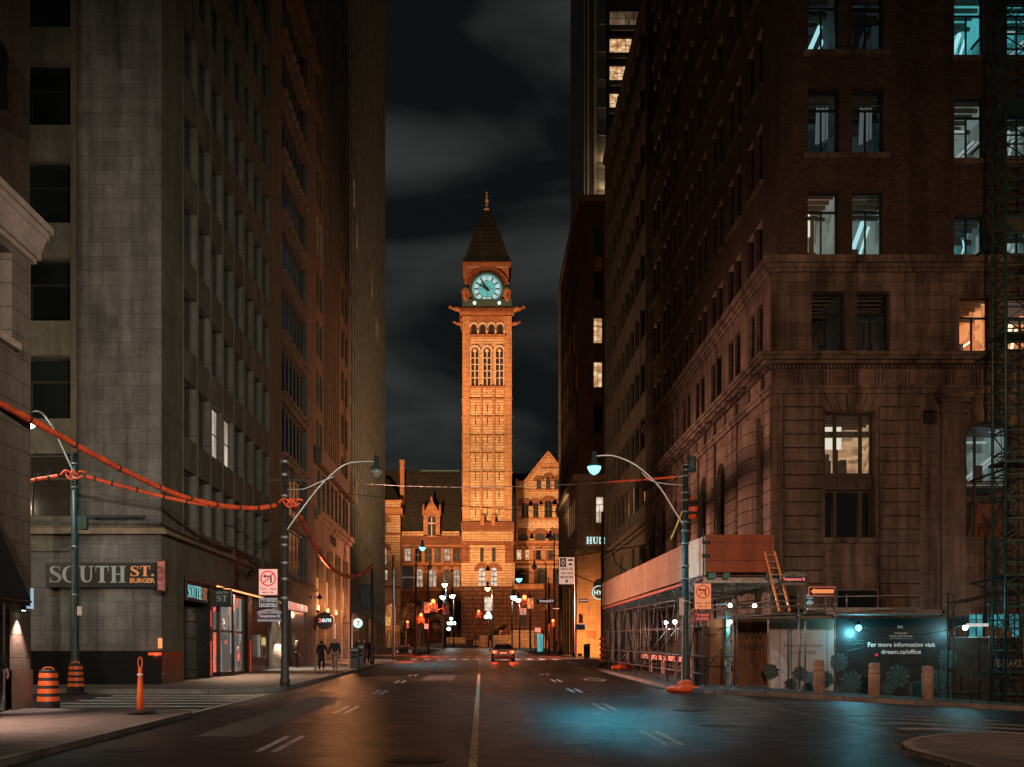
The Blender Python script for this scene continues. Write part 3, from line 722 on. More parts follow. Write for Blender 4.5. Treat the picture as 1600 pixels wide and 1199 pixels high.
# ================================================================== RIGHT SIDE OF THE STREET
XR = 10.5; XB = 10.87; YS = 37.0; YB = 37.3
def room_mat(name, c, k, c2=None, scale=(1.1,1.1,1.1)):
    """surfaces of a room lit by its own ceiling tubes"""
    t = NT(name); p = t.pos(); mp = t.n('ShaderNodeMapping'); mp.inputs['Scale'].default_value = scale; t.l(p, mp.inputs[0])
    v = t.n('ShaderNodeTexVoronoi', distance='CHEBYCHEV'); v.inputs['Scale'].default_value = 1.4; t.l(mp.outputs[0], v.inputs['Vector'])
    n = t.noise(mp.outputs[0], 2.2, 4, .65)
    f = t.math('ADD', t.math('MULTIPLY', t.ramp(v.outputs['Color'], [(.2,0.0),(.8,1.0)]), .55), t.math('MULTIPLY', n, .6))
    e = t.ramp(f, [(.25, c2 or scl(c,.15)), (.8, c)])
    t.bsdf(scl(c,.5), .8, emit=e, estr=k); return t.mat  # room light put into the walls as patchy glow
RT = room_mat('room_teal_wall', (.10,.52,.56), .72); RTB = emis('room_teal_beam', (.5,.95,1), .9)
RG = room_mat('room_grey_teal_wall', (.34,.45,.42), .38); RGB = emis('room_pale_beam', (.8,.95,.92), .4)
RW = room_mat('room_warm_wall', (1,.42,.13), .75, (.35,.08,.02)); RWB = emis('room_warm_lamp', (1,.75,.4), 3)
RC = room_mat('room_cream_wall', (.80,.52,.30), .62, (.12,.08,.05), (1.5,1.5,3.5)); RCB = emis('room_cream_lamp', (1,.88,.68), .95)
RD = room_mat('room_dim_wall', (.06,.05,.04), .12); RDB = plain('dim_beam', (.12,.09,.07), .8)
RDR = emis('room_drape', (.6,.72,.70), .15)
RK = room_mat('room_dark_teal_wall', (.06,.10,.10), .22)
room_dark = plain('dim_room_things', (.10,.085,.07), .8)
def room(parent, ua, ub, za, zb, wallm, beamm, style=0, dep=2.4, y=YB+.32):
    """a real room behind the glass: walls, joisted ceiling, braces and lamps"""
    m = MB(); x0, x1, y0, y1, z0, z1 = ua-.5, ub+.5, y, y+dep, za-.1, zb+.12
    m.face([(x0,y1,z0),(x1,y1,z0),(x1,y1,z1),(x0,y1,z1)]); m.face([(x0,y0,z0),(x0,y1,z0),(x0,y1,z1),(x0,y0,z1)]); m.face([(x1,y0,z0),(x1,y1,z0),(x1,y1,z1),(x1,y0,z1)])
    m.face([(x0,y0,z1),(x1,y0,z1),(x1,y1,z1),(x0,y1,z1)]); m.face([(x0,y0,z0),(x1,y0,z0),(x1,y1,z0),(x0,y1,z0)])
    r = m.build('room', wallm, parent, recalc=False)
    b = MB()
    for k in range(5): b.box(x0+.01, x1-.01, y0+.25+.45*k, y0+.33+.45*k, z1-.16, z1-.01)
    b.build('ceiling_joist', RDB, r)
    b = MB()
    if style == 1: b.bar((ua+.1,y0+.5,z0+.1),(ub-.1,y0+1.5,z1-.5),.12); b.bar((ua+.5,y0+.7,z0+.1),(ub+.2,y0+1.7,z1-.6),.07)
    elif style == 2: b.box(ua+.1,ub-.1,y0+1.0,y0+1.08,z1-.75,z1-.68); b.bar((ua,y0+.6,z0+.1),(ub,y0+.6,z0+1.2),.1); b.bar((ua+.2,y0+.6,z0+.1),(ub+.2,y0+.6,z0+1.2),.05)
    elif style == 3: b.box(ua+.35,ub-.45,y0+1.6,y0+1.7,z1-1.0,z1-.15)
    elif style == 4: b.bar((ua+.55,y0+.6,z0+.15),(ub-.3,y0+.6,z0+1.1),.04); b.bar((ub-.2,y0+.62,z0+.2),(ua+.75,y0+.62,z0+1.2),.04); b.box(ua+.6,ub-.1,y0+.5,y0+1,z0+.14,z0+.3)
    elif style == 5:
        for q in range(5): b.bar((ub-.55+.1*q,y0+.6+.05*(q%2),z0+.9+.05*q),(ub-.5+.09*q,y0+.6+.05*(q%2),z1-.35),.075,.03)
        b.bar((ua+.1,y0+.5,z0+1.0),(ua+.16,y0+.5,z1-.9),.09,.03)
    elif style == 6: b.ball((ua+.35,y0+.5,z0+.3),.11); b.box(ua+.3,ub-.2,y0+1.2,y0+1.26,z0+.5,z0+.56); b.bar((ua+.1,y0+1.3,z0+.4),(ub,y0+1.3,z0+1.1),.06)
    if b.v: b.build('room_fitting', beamm, r)  # braces, drapes and lamps alike; most glow by their own material
    # fit-out: duct, column, crates and a door on the back wall, different in every room
    rg = random.Random(int(ua*977+za*131)); c = MB(); w_ = ub-ua
    zd = z1-.35-.2*rg.random(); c.tube([(x0+.05,y0+.9+.6*rg.random(),zd),(x1-.05,y0+.9+.6*rg.random(),zd)], .07+.06*rg.random(), 10)
    if rg.random() < .6: xx = ua+w_*rg.uniform(.1,.8); c.box(xx,xx+.16,y1-.7,y1-.54,z0+.01,z1-.17)
    xx = ua+w_*rg.uniform(.0,.55); c.box(xx,xx+w_*.35,y1-.06,y1-.01,z0+.01,z0+(zb-za)*rg.uniform(.45,.8))
    for q in range(3): xx = ua+w_*rg.uniform(0,.8); hh = rg.uniform(.2,.7); c.box(xx,xx+rg.uniform(.2,.4),y0+.5+.45*q,y0+.75+.45*q,z0+.01,z0+.1+hh)
    c.build('fit_out', room_dark, r)
    return r

D = thing('corner_building', 'brown brick office building on a limestone base at the right corner', 'building', (20,45,.4))
mb = MB()
P3 = 3.74
# --- openings of the front (south) face
so = []; specs = []
def px2(xa, xb, Y=YS): return xat(xa,Y), xat(xb,Y)
colA = px2(1266.5,1316); colB2 = px2(1336.5,1386.5); colC = px2(1497,1546); colD2 = px2(1577,1627)
for k in range(6):
    zb = 16.22+P3*k
    for ci,(a,b) in enumerate((colA, colB2)): specs.append((a,b,zb,zb+2.4,k,ci))
    for ci,(a,b) in enumerate((colC, colD2)):
        specs.append((a,b,zb-.2 if k else 16.09,zb+2.1 if k else 17.75,k,2+ci))
brick_ops = [s[:4] for s in specs]
wall(mb, 'y', YB, XB, 34, 16.0, 46, brick_ops, .32, -1)
# west brick face
wb = []
for k in range(8):
    for i in range(8):
        y0_ = 39.6+3.25*i; zb = 16.3+P3*k
        wb += [(y0_, y0_+1.0, zb, zb+2.3), (y0_+1.25, y0_+2.25, zb, zb+2.3)]
wall(mb, 'x', XB, YB, 65, 16.0, 46, wb, .35, -1)
# stone storey and base, south
mb.mi = 1
st3 = [(*px2(1268,1320),12.55,14.85),(*px2(1338.5,1390.5),12.55,14.85),(*px2(1499,1548),12.5,14.65),(*px2(1575,1625),12.5,14.65)]
wall(mb, 'y', YS, XR, 34, 11.2, 16.0, st3, .3, -1)
big = (12.42,14.25,5.95,10.5); archw = (17.53,19.3,5.95,10.15,.35); vent = (*px2(1442,1464),10.05,10.55)
wall(mb, 'y', YS, XR, 34, -.6, 11.2, [big, archw, vent], .45, -1)
# stone, west
w3 = []
for i in range(8):
    y0_ = 38.2+3.3*i; w3 += [(y0_, y0_+.85, 12.6, 14.9), (y0_+1.15, y0_+2.0, 12.6, 14.9)]
wall(mb, 'x', XR, YS, 65, 11.2, 16.0, w3, .35, -1)
wa = [(38.05,38.4,5.2,10.3),(41.15,41.75,5.2,10.3)]+[(44.05+3.5*i,45.75+3.5*i,5.0,10.1,1.0) for i in range(6)]
wall(mb, 'x', XR, YS, 65, .3, 11.2, wa, .5, -1)
mb.face([(XR,65,.3),(34,65,.3),(34,65,46),(XR,65,46)]); mb.face([(34,YS,-.6),(34,65,-.6),(34,65,46),(34,YS,46)])
mb.face([(XB,YB,46),(34,YB,46),(34,65,46),(XB,65,46)])
mb.mi = 2  # window heads coloured pale for the light caught from below
for kk in range(8):
    for i in range(8): 
        zb = 16.3+P3*kk+2.3; y0_ = 39.6+3.25*i
        for q in (0,1.25): mb.box(XB+.02, XB+.3, y0_+q+.01, y0_+q+.99, zb-.03, zb-.004)
mb.build('wall', [M['brick'], M['lime'], M['pale_frame']], D)
# --- mouldings that wrap the corner
def moulding(name, z0, z1, p, mat_, parent=D, ys=YS, xw=XR, yend=65, seg=None):
    m = MB()
    m.prism([(xw-p,ys-p,z0),(34,ys-p,z0),(34,ys-.002,z0),(xw-.002,ys-.002,z0),(xw-.002,yend,z0),(xw-p,yend,z0)], (0,0,z1-z0))
    return m.build(name, mat_, parent)
LT = M['lime_trim']
for z0_, z1_, p_ in ((15.52,15.66,.10),(15.66,15.8,.2),(15.8,16.06,.34)): moulding('belt_course', z0_, z1_, p_, LT)
for z0_, z1_, p_ in ((11.14,11.3,.12),(11.3,11.42,.18)): moulding('architrave', z0_, z1_, p_, LT)
for z0_, z1_, p_ in ((12.16,12.28,.34),(12.28,12.40,.5),(12.40,12.54,.58)): moulding('cornice', z0_, z1_, p_, LT)
m = MB()
x = XR-.1
while x < 22: m.box(x, x+.07, YS-.16, YS-.002, 12.05, 12.15); x += .135
y = YS+.15
while y < 65: m.box(XR-.16, XR-.002, y, y+.09, 12.05, 12.15); y += .2
x = XR+.1
while x < 22: m.box(x, x+.16, YS-.17, YS-.102, 15.53, 15.64); x += .26
m.build('dentil_row', LT, D)
for xp in (1249,1292,1334,1374,1416,1485,1526,1590):
    xc = xat(xp,YS); m = MB()
    for d in (-.13,0,.13): m.box(xc+d-.045, xc+d+.045, YS-.1, YS-.002, 11.44, 12.0)
    m.box(xc-.22, xc+.22, YS-.07, YS-.003, 11.93, 12.03); m.build('triglyph', LT, D)
for i in range(14):
    yc = 38.2+1.95*i; m = MB()
    for d in (-.13,0,.13): m.box(XR-.1, XR-.002, yc+d-.045, yc+d+.045, 11.44, 12.0)
    m.box(XR-.5, XR-.002, yc-.12, yc+.12, 12.05, 12.155); m.build('triglyph', LT, D)
# rusticated blocks with real joints
m = MB()
def rust(xa, xb, z0_, z1_, p=.08, hgt=.49, gap=.055):
    z = z1_
    while z > z0_+.1:
        zb = max(z-hgt+gap, z0_); m.cbox(xa, xb, YS-p, YS+.01, zb, z, .012); z -= hgt
for xa, xb in ((XR+.42,12.30),(14.36,15.8)): rust(xa, xb, -.4, 11.1, .14)
rust(XR-.02, XR+.40, -.4, 11.1, .05); rust(15.83, 16.5, -.4, 10.0, .03); rust(12.42,14.25,-.4,5.9,.03); 
def rustx(ya, yb, z0_, z1_, p, rounded=False):
    z = z1_
    while z > z0_+.1:
        zb = max(z-.455, z0_)
        if rounded:
            N = 10; pl = [(XR+.02,ya,zb)]+[(XR-.05-p*sin(pi*i/N), ya+(yb-ya)*(.5-.5*cos(pi*i/N)), zb) for i in range(N+1)]+[(XR+.02,yb,zb)]
            m.prism(pl, (0,0,z-zb))
        else: m.cbox(XR-p, XR+.01, ya, yb, zb, z, .012)
        z -= .49
rustx(YS+.02, 38.0, .4, 11.1, .06); rustx(38.5, 41.05, .4, 10.6, .38, True); rustx(41.85, 43.9, .4, 11.1, .07)
for i in range(6): rustx(45.85+3.5*i, 47.45+3.5*i, .4, 11.1, .09)
m.build('rusticated_blocks', LT, D)
# pilaster with capital
m = MB(); m.cbox(16.56, 17.42, YS-.22, YS-.002, -.5, 10.4, .02)
for z0_, z1_, p_ in ((10.4,10.5,.06),(10.5,10.78,.02),(10.78,10.92,.12),(10.92,11.1,.2)): m.box(16.56-p_, 17.42+p_, YS-.22-p_, YS-.002, z0_, z1_)
m.build('pilaster', LT, D)
# flat arch over the big window
m = MB()
N = 7
for i in range(N):
    a0 = -1.2+2.4*i/N; a1 = -1.2+2.4*(i+1)/N; xc = 13.335
    f0 = a0*.62/1.0; g = .025
    m.prism([(xc+a0*.78+g,YS-.09-(.07 if i == 3 else 0),10.52),(xc+a1*.78-g,YS-.09-(.07 if i == 3 else 0),10.52),(xc+a1*1.12-g,YS-.09-(.07 if i == 3 else 0),11.12),(xc+a0*1.12+g,YS-.09-(.07 if i == 3 else 0),11.12)], (0,.085,0))
m.build('flat_arch', LT, D)
m = MB()
for i in range(9):
    a0 = pi*i/9; a1 = pi*(i+1)/9; xc = 18.415; zc = 9.35
    q = [(xc-1.0*cos(a0+.02),YS-.06,zc+.88*sin(a0+.02)),(xc-1.0*cos(a1-.02),YS-.06,zc+.88*sin(a1-.02)),(xc-1.85*cos(a1-.02),YS-.06,zc+1.55*sin(a1-.02)),(xc-1.85*cos(a0+.02),YS-.06,zc+1.55*sin(a0+.02))]
    m.prism(q, (0,.055,0))
m.build('arch_stones', LT, D)
m = MB(); m.face([(vent[0],YS+.3,vent[2]),(vent[1],YS+.3,vent[2]),(vent[1],YS+.3,vent[3]),(vent[0],YS+.3,vent[3])]); m.build('vent', M['void'], D)
# --- front windows with rooms behind
clear = NT('clear_window_glass'); b_ = clear.n('ShaderNodeBsdfGlossy'); b_.inputs['Roughness'].default_value = .03
tr_ = clear.n('ShaderNodeBsdfTransparent'); tr_.inputs[0].default_value = (.86,.9,.9,1); mx_ = clear.n('ShaderNodeMixShader'); mx_.inputs[0].default_value = .08
clear.l(tr_.outputs[0], mx_.inputs[1]); clear.l(b_.outputs[0], mx_.inputs[2]); clear.l(mx_.outputs[0], clear.out.inputs[0]); M['clear'] = clear.mat
FR = plain('dark_steel_window_frame', (.016,.018,.018), .45, .3)
tab = {(0,0):(RC,RCB,3),(0,1):(RG,RTB,1),(0,2):(RT,RTB,4),(0,3):(RG,RGB,1),(1,0):(RK,RDR,5),(1,1):(RK,RDR,5),(1,2):(RG,RGB,2),(1,3):(RG,RGB,1),
       (2,0):(RK,RTB,1),(2,1):(RK,RDB,1),(2,2):(RT,RTB,1),(2,3):(RT,RGB,2)}
for a,b,za,zb,k,ci in specs:
    lit = (k,ci) in tab
    low = (ci >= 2 and k == 0)
    window(D, 'y', YB, -1, (a+b)/2, za, b-a, zb-za, FR, M['clear'] if lit else M['glass'], 2, 0, None if low else .72, .28, .055)
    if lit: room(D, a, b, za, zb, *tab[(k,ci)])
for (a,b,za,zb), (wm, bmm, sty) in zip(st3, ((RD,RDB,1),(RD,RWB,0),(RW,RWB,6),(RW,RWB,1))):
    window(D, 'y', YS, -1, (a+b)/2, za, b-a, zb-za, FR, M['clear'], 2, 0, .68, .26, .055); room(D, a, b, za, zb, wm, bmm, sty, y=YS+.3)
for k in range(1,6):
    zb = 16.22+P3*k
    for ua, ub, dz in ((colA[0]-.18, colB2[1]+.18, 0),(colC[0]-.1,colC[1]+.22,-.2),(colD2[0]-.1,colD2[1]+.1,-.2)): m = MB(); m.box(ua, ub, YB-.14, YB+.2, zb+dz-.2, zb+dz); m.build('window_sill', LT, D)
for i in range(8):
    for k in range(8):
        zb = 16.3+P3*k; y0_ = 39.6+3.25*i; m = MB(); m.box(XB-.12, XB+.2, y0_-.15, y0_+2.4, zb-.16, zb); m.build('window_sill', LT, D)
# big front window: three lights over three lights
bw = thing  # (kept as parts of D)
f1 = window(D, 'y', YS, -1, 13.335, 8.28, 1.83, 2.22, M['brown_metal'], M['clear'], 1, 0, None, .4, .07)
f2 = window(D, 'y', YS, -1, 13.335, 5.95, 1.83, 1.75, M['brown_metal'], M['glass'], 1, 0, None, .4, .07)
m = MB()
for z0_, z1_ in ((8.35,10.43),(6.02,7.65)):
    for xx in (12.90, 13.83): m.box(xx-.06, xx+.06, YS+.36, YS+.45, z0_, z1_)
m.build('mullion', M['brown_metal'], D)
m = MB(); m.box(12.42,14.25,YS+.3,YS+.45,7.72,8.27); 
for xx in (12.55,13.0,13.7,14.1): m.box(xx-.05,xx+.05,YS+.25,YS+.3,7.8,8.2)
m.box(12.42,14.25,YS+.22,YS+.3,8.18,8.27); m.build('spandrel_panel', M['brown_metal'], D)
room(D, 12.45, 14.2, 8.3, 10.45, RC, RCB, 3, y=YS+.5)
m = MB(); m.box(12.3,14.4,YS-.16,YS+.1,5.75,5.93); m.build('window_sill', LT, D)
fa = window(D, 'y', YS, -1, 18.415, 5.95, 1.77, 4.2, M['brown_metal'], M['clear'], 1, 2, None, .4, .07, arch=.35)
m = MB(); m.box(17.98,18.05,YS+.37,YS+.46,6.0,9.7); m.build('mullion', M['brown_metal'], D)
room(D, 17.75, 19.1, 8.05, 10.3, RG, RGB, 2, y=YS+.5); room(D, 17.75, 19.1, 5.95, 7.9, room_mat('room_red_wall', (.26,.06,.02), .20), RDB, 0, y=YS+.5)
# side windows
random.seed(11)
for k in range(7):
    for i in range(8):
        for q in (0, 1.25):
            window(D, 'x', XB, -1, 39.6+3.25*i+q+.5, 16.3+P3*k, 1.0, 2.3, M['dark_frame'], M['glass_teal'] if random.random() < .3 else M['glass'], 1, 2, None, .25, .05) if (i < 7 or k < 4) and k < 6 else None
for (a,b,za,zb) in w3: window(D, 'x', XR, -1, (a+b)/2, za, b-a, zb-za, M['dark_frame'], M['glass'], 1, 2, None, .3, .05)
for o in wa: window(D, 'x', XR, -1, (o[0]+o[1])/2, o[2], o[1]-o[0], o[3]-o[2], M['dark_frame'], M['glass'], 1, 3, None, .4, .05, arch=(1 if len(o) > 4 else 0))

# ---- building E: dark banded office block
E = thing('office_building', 'dark office block with brown spandrel bands between the brick building and the cross street', 'building', (20,75,1))
mb = MB()
rE = [11.75+3.75*k for k in range(9)]; cE = [65.35+2.45*i for i in range(10)]
wall(mb, 'x', XB, 65.02, 90, 10.4, 44.7, [(c,c+2.1,r,r+2.2) for c in cE for r in rE], .25, -1)
mb.mi = 1
wall(mb, 'x', XB-.1, 65.02, 90, .8, 10.4, [(66.5,70,7.4,9.0),(72,73.2,7.2,9.2),(78,79.2,7.2,9.2),(66,88,1,5.6)], .4, -1)
mb.face([(XB,90,.8),(34,90,.8),(34,90,44.7),(XB,90,44.7)]); mb.face([(34,65.02,.8),(34,90,.8),(34,90,44.7),(34,65.02,44.7)]); mb.face([(XB,65.02,44.7),(34,65.02,44.7),(34,90,44.7),(XB,90,44.7)])
mb.build('wall', [M['spandrel'], M['orange_stone']], E)
m = MB()
for i in range(11): 
    y = 65.1+2.45*i; m.box(XB-.035, XB-.002, y-.1 if i else 65.03, min(y+.2,89.99), 10.6, 44.7)
m.build('facade_fin', M['dark_pier'], E)
random.seed(21)
for c in cE:
    for j, r in enumerate(rE):
        low = j == 0 and random.random() < .35
        window(E, 'x', XB, -1, c+1.05, r, 2.1, 2.2, M['dark_frame'], M['lit_orange'] if low else M['glass_teal' if random.random() < .3 else 'glass'], 2, 0, None, .2, .05)
m = MB(); m.box(XB-.5, XB-.101, 65.02, 90, 10.1, 10.4); m.box(XB-.3, XB-.101, 65.02, 90, 9.85, 10.1); m.build('ledge', M['orange_stone'], E)
m = MB(); m.box(XB-.2,XB+.2,65.02,90,44.7,45.3); m.build('parapet', M['dark_pier'], E)
m = MB()
m.face([(XB+.25,66,1),(XB+.25,88,1),(XB+.25,88,5.6),(XB+.25,66,5.6)]); m.build('shop_glass', litpane('shop_glow_through_scaffold', (.6,.26,.16), (.01,.02,.02), .35, 1.2, .7, (.3,.75)), E)
for y in (70.3,74.7,79.1,83.5): m = MB(); m.box(XB-.05, XB+.2, y-.35, y+.35, 1, 5.6); m.build('shop_pillar', M['brown_metal'], E)

# ---- building F: red brick block with lit corner beyond the cross street
Fb = thing('department_store', 'red brown brick block with orange lit stone base beyond the cross street', 'building', (20,120,2))
YF = 112; XF = 10.7
mb = MB()
cols = (xat(927.5,YF), xat(941.5,YF)); wz = [(496,536),(565,605),(634,677),(425,468),(356,400)]
fo = [(cols[0],cols[1],zat(b,YF),zat(a,YF)) for a,b in wz]
fo += [(cols[0]+3*k,cols[1]+3*k,zat(b,YF),zat(a,YF)) for a,b in wz for k in (1,2,3,4)]
wall(mb, 'y', YF, XF, 30, 21, 51.2, fo, .35, -1)
rf = [21.8+4.83*k for k in range(6)]; cf = [114.2+3.0*i for i in range(8)]
wall(mb, 'x', XF, YF, 138, 21, 51.2, [(c,c+1.7,r,r+3.6) for c in cf for r in rf], .4, -1)
mb.mi = 1
pw = [(xat(930.5,YF),xat(942.5,YF),zat(818,YF),zat(777,YF))]; pw += [(pw[0][0]+3*k,pw[0][1]+3*k,*pw[0][2:]) for k in (1,2,3)]
wall(mb, 'y', YF-.5, XF-.3, 30, 1.2, 21, pw, .35, -1)
wz2 = (zat(833,115), zat(785,115))
wall(mb, 'x', XF-.3, YF-.5, 138, 1.2, 21, [(113.5+2.6*i,115.2+2.6*i,15.6,19) for i in range(9)]+[(113.5+4.2*i,116.9+4.2*i,1.4,9.5) for i in range(5)]+[(113.6+4.2*i,116.6+4.2*i,10.6,13.4) for i in range(5)], .4, -1)
mb.face([(XF-.3,YF-.5,21),(30,YF-.5,21),(30,YF,21),(XF,YF,21),(XF,138,21),(XF-.3,138,21)]); mb.face([(XF-.3,138,1),(30,138,1),(30,138,51.2),(XF-.3,138,51.2)])
mb.face([(XF,YF,51.2),(30,YF,51.2),(30,138,51.2),(XF,138,51.2)])
mb.build('wall', [M['red_brick'], M['sand_stone']], Fb)
m = MB(); m.prism([(XF-.25,YF-.25,51.2),(30,YF-.25,51.2),(30,YF,51.2),(XF,YF,51.2),(XF,138,51.2),(XF-.25,138,51.2)], (0,0,.7)); m.build('parapet', M['ch_trim'], Fb)
m = MB(); m.prism([(XF-.7,YF-.9,20.6),(30,YF-.9,20.6),(30,YF-.502,20.6),(XF-.302,YF-.502,20.6),(XF-.302,138,20.6),(XF-.7,138,20.6)], (0,0,.7))
m.prism([(XF-.55,YF-.75,12.6),(30,YF-.75,12.6),(30,YF-.502,12.6),(XF-.302,YF-.502,12.6),(XF-.302,138,12.6),(XF-.55,138,12.6)], (0,0,.4)); m.build('ledge', M['sand_stone'], Fb)
for n_, (a,b,za,zb) in enumerate(fo):
    window(Fb, 'y', YF, -1, (a+b)/2, za, b-a, zb-za, M['dark_frame'], M['lit_warm'] if n_ in (0,1) else M['glass'], 2, 3, None, .25, .05)
m = MB(); m.box(cols[0],cols[1],YF-.06,YF-.002,zat(424,YF),zat(402,YF)); m.build('carved_panel', M['ch_trim'], Fb)
for i, c in enumerate(cf):
    for j, r in enumerate(rf): window(Fb, 'x', XF, -1, c+.85, r, 1.7, 3.6, M['dark_frame'], M['lit_orange'] if (j in (2,3) and i < 6 and (i+j)%2 == 0) or (j == 1 and i in (1,2)) else M['glass'], 2, 2, None, .3, .05)
for a,b,za,zb in pw: window(Fb, 'y', YF-.5, -1, (a+b)/2, za, b-a, zb-za, M['dark_frame'], M['lit_pale'], 2, 0, .7, .25, .05)
for i in range(9): window(Fb, 'x', XF-.3, -1, 114.35+2.6*i, 15.6, 1.7, 3.4, M['dark_frame'], M['lit_pale'] if i < 4 else M['glass'], 2, 0, None, .3, .05)
for i in range(5):
    window(Fb, 'x', XF-.3, -1, 115.2+4.2*i, 1.4, 3.4, 8.1, M['dark_frame'], M['lit_dim'] if i in (1,3) else M['glass'], 3, 2, None, .3, .08, 'shop_window')
    window(Fb, 'x', XF-.3, -1, 115.1+4.2*i, 10.6, 3.0, 2.8, M['dark_frame'], M['glass'], 2, 0, None, .3, .08)
hs = thing('wall_sign', 'pale teal lit shop name letters on the stone corner beyond the cross street', 'sign', (12,YF-.6,14.6))
M['hud'] = emis('pale_teal_letters', (.55,.9,.85), 1.1)
V0 = at(916,851,YF-.65); 
slab_word('lettering', 'HU', (V0.x,YF-.62,zat(851,YF)), (V0.x+1.35,YF-.62,zat(851,YF)), .75, M['hud'], hs)
lettering('lettering', 'DSON', (V0.x+1.42,YF-.62,zat(851,YF)), (V0.x+3.4,YF-.62,zat(851,YF)), .75, M['hud'], hs, .03)
hy = thing('round_sign', 'round black sign with white letters hanging at the scaffold end', 'sign', (12.3,YF-1.2,7.5))
c = at(936,926,YF-1.2); m = MB(); m.cyl((c.x,YF-1.2,c.z),(c.x,YF-1.0,c.z),.72,n=28); m.build('disc', M['dark_lens'], hy)
m = MB(); m.tube([(c.x+.72*cos(2*pi*k/28),YF-1.2,c.z+.72*sin(2*pi*k/28)) for k in range(29)], .05, 6); m.build('rim', M['hud'], hy)
lettering('lettering', 'HYS', (c.x-.52,YF-1.21,c.z-.24), (c.x+.6,YF-1.21,c.z-.24), .48, M['hud'], hy, .03)
m = MB(); m.cyl((c.x,YF-1.1,c.z),(c.x,YF-.5,c.z),.05); m.build('bracket', M['black_iron'], hy)
pq = MB(); a_ = at(915,998,YF); b_ = at(930,987,YF); pq.cbox(a_.x,b_.x,YF-.57,YF-.501,a_.z,b_.z,.02)
pq_ = solo('wall_plaque', pq, plain('bronze_plaque', (.3,.08,.04), .5, .3), 'small red brown plaque on the orange lit stone base', 'plaque', (a_.x,YF-.5,a_.z))

# ---- tower G: tall pale tower behind
G = thing('glass_tower', 'tall pale floodlit tower with lit office floors rising behind the banded block', 'tower', (20,150,2))
YG = 150
m = MB(); m.box(xat(910,YG), xat(945,YG), YG-1.5, YG+20, 2, 115); m.build('corner_shaft', masonry('pale_metal_panel', (.42,.36,.27), (.38,.33,.25), 1.4, 4.0, (.12,.1,.08), .03, .45, .2, .4, 0.0), G)
for a_, b2_ in ((910.6,912.2),(915.5,918.5),(926,930.5)):
    m = MB(); m.box(xat(a_,YG), xat(b2_,YG), YG-1.8, YG-1.502, 2, 115); m.build('fin', M['pale_frame'], G)
for a_, b2_ in ((912.4,915.2),(918.8,925.7)):
    m = MB(); m.box(xat(a_,YG), xat(b2_,YG), YG-1.56, YG-1.502, 2, 115); m.build('dark_strip', M['dark_pier'], G)
for k in range(-3,12):
    z_ = zat(176+43*k,YG); m = MB(); m.box(xat(931,YG), xat(945,YG), YG-1.62, YG-1.502, z_-.12, z_+.12); m.build('panel_joint', M['dark_pier'], G)
mb = MB(); fg = [(xat(952,YG),xat(1003,YG),zat(168+43*k,YG),zat(145+43*k,YG)) for k in range(-3,12)]
wall(mb, 'y', YG, xat(945,YG), 40, 2, 115, fg, .3, -1); mb.build('wall', M['dark_pier'], G)
for n_, (a,b,za,zb) in enumerate(fg): window(G, 'y', YG, -1, (a+b)/2, za, b-a, zb-za, M['dark_frame'], {0:M['lit_dim'],1:M['lit_warm'],2:M['lit_warm'],3:M['lit_warm']}.get(n_, M['glass']), 4, 2, None, .2, .08, 'window_band')
m = MB()
for k in range(-3, 12):
    z_ = zat(176+43*k,YG); m.box(xat(945,YG), 40, YG-.6, YG-.002, z_-.35, z_+.25)
m.build('floor_edge', M['dark_pier'], G)
# ================================================================== CITY HALL AND ITS CLOCK TOWER
YT = 238.0; K = YT/1600
TX = xat(761,YT)
def zt(py): return zat(py,YT)
def hw(px): return px*K/2
T = thing('clock_tower', 'tall floodlit sandstone clock tower with a glowing teal clock face', 'tower', (TX,YT,3.2))
def tbox(name, x0, x1, ytop, ybot, mat_, proud=0.0, back=None, parent=T):
    m = MB(); m.box(xat(x0,YT), xat(x1,YT), YT-proud, YT+(back or 11.6), zt(ybot), zt(ytop)); return m.build(name, mat_, parent)
hwS = hw(71); dp = 2*hwS
XL_, XR_ = TX-hwS, TX+hwS
# shaft with three recessed panels between pilasters
m = MB(); m.box(XL_, XR_, YT, YT+dp, zt(817), zt(486)); m.build('shaft', M['ch_shaft'], T)
for (a,b) in ((722.5,734),(750,753.2),(769.8,773),(788,799.5)):
    if a > 740 and b < 780: tbox('pilaster', a, b, 607, 812, M['ch_mid'], .45, .02)
    else:
        tbox('pilaster', a, b, 495, 817, M['ch_mid'], .45, .02)
for sgn in (-1,1):
    for yy in (YT+.0, YT+dp-1.7):
        m = MB(); x_ = TX+sgn*hwS; m.box(x_, x_+sgn*.45, yy, yy+1.7, zt(817), zt(495)); m.build('pilaster', M['ch_trim'], T)
for py in (625,653,682,710,739,767,795):
    m = MB(); m.prism([(XL_-.6,YT-.6,zt(py)),(XR_+.6,YT-.6,zt(py)),(XR_+.6,YT+dp+.3,zt(py)),(XL_-.6,YT+dp+.3,zt(py))], (0,0,.2)); m.build('string_course', M['ch_mid'], T)
for py in (633,653,682,710,739,767,795):
    for px in (743,761.5,780):
        tbox('slit_window', px-.7, px+.7, py, py+11, M['void'], .03, .02)
        m = MB(); m.box(xat(px-1.1,YT), xat(px-.75,YT), YT-.16, YT-.01, zt(py+11), zt(py+1)); m.build('slit_jamb', M['pale_frame'], T)
for px in (743,780):
    pass
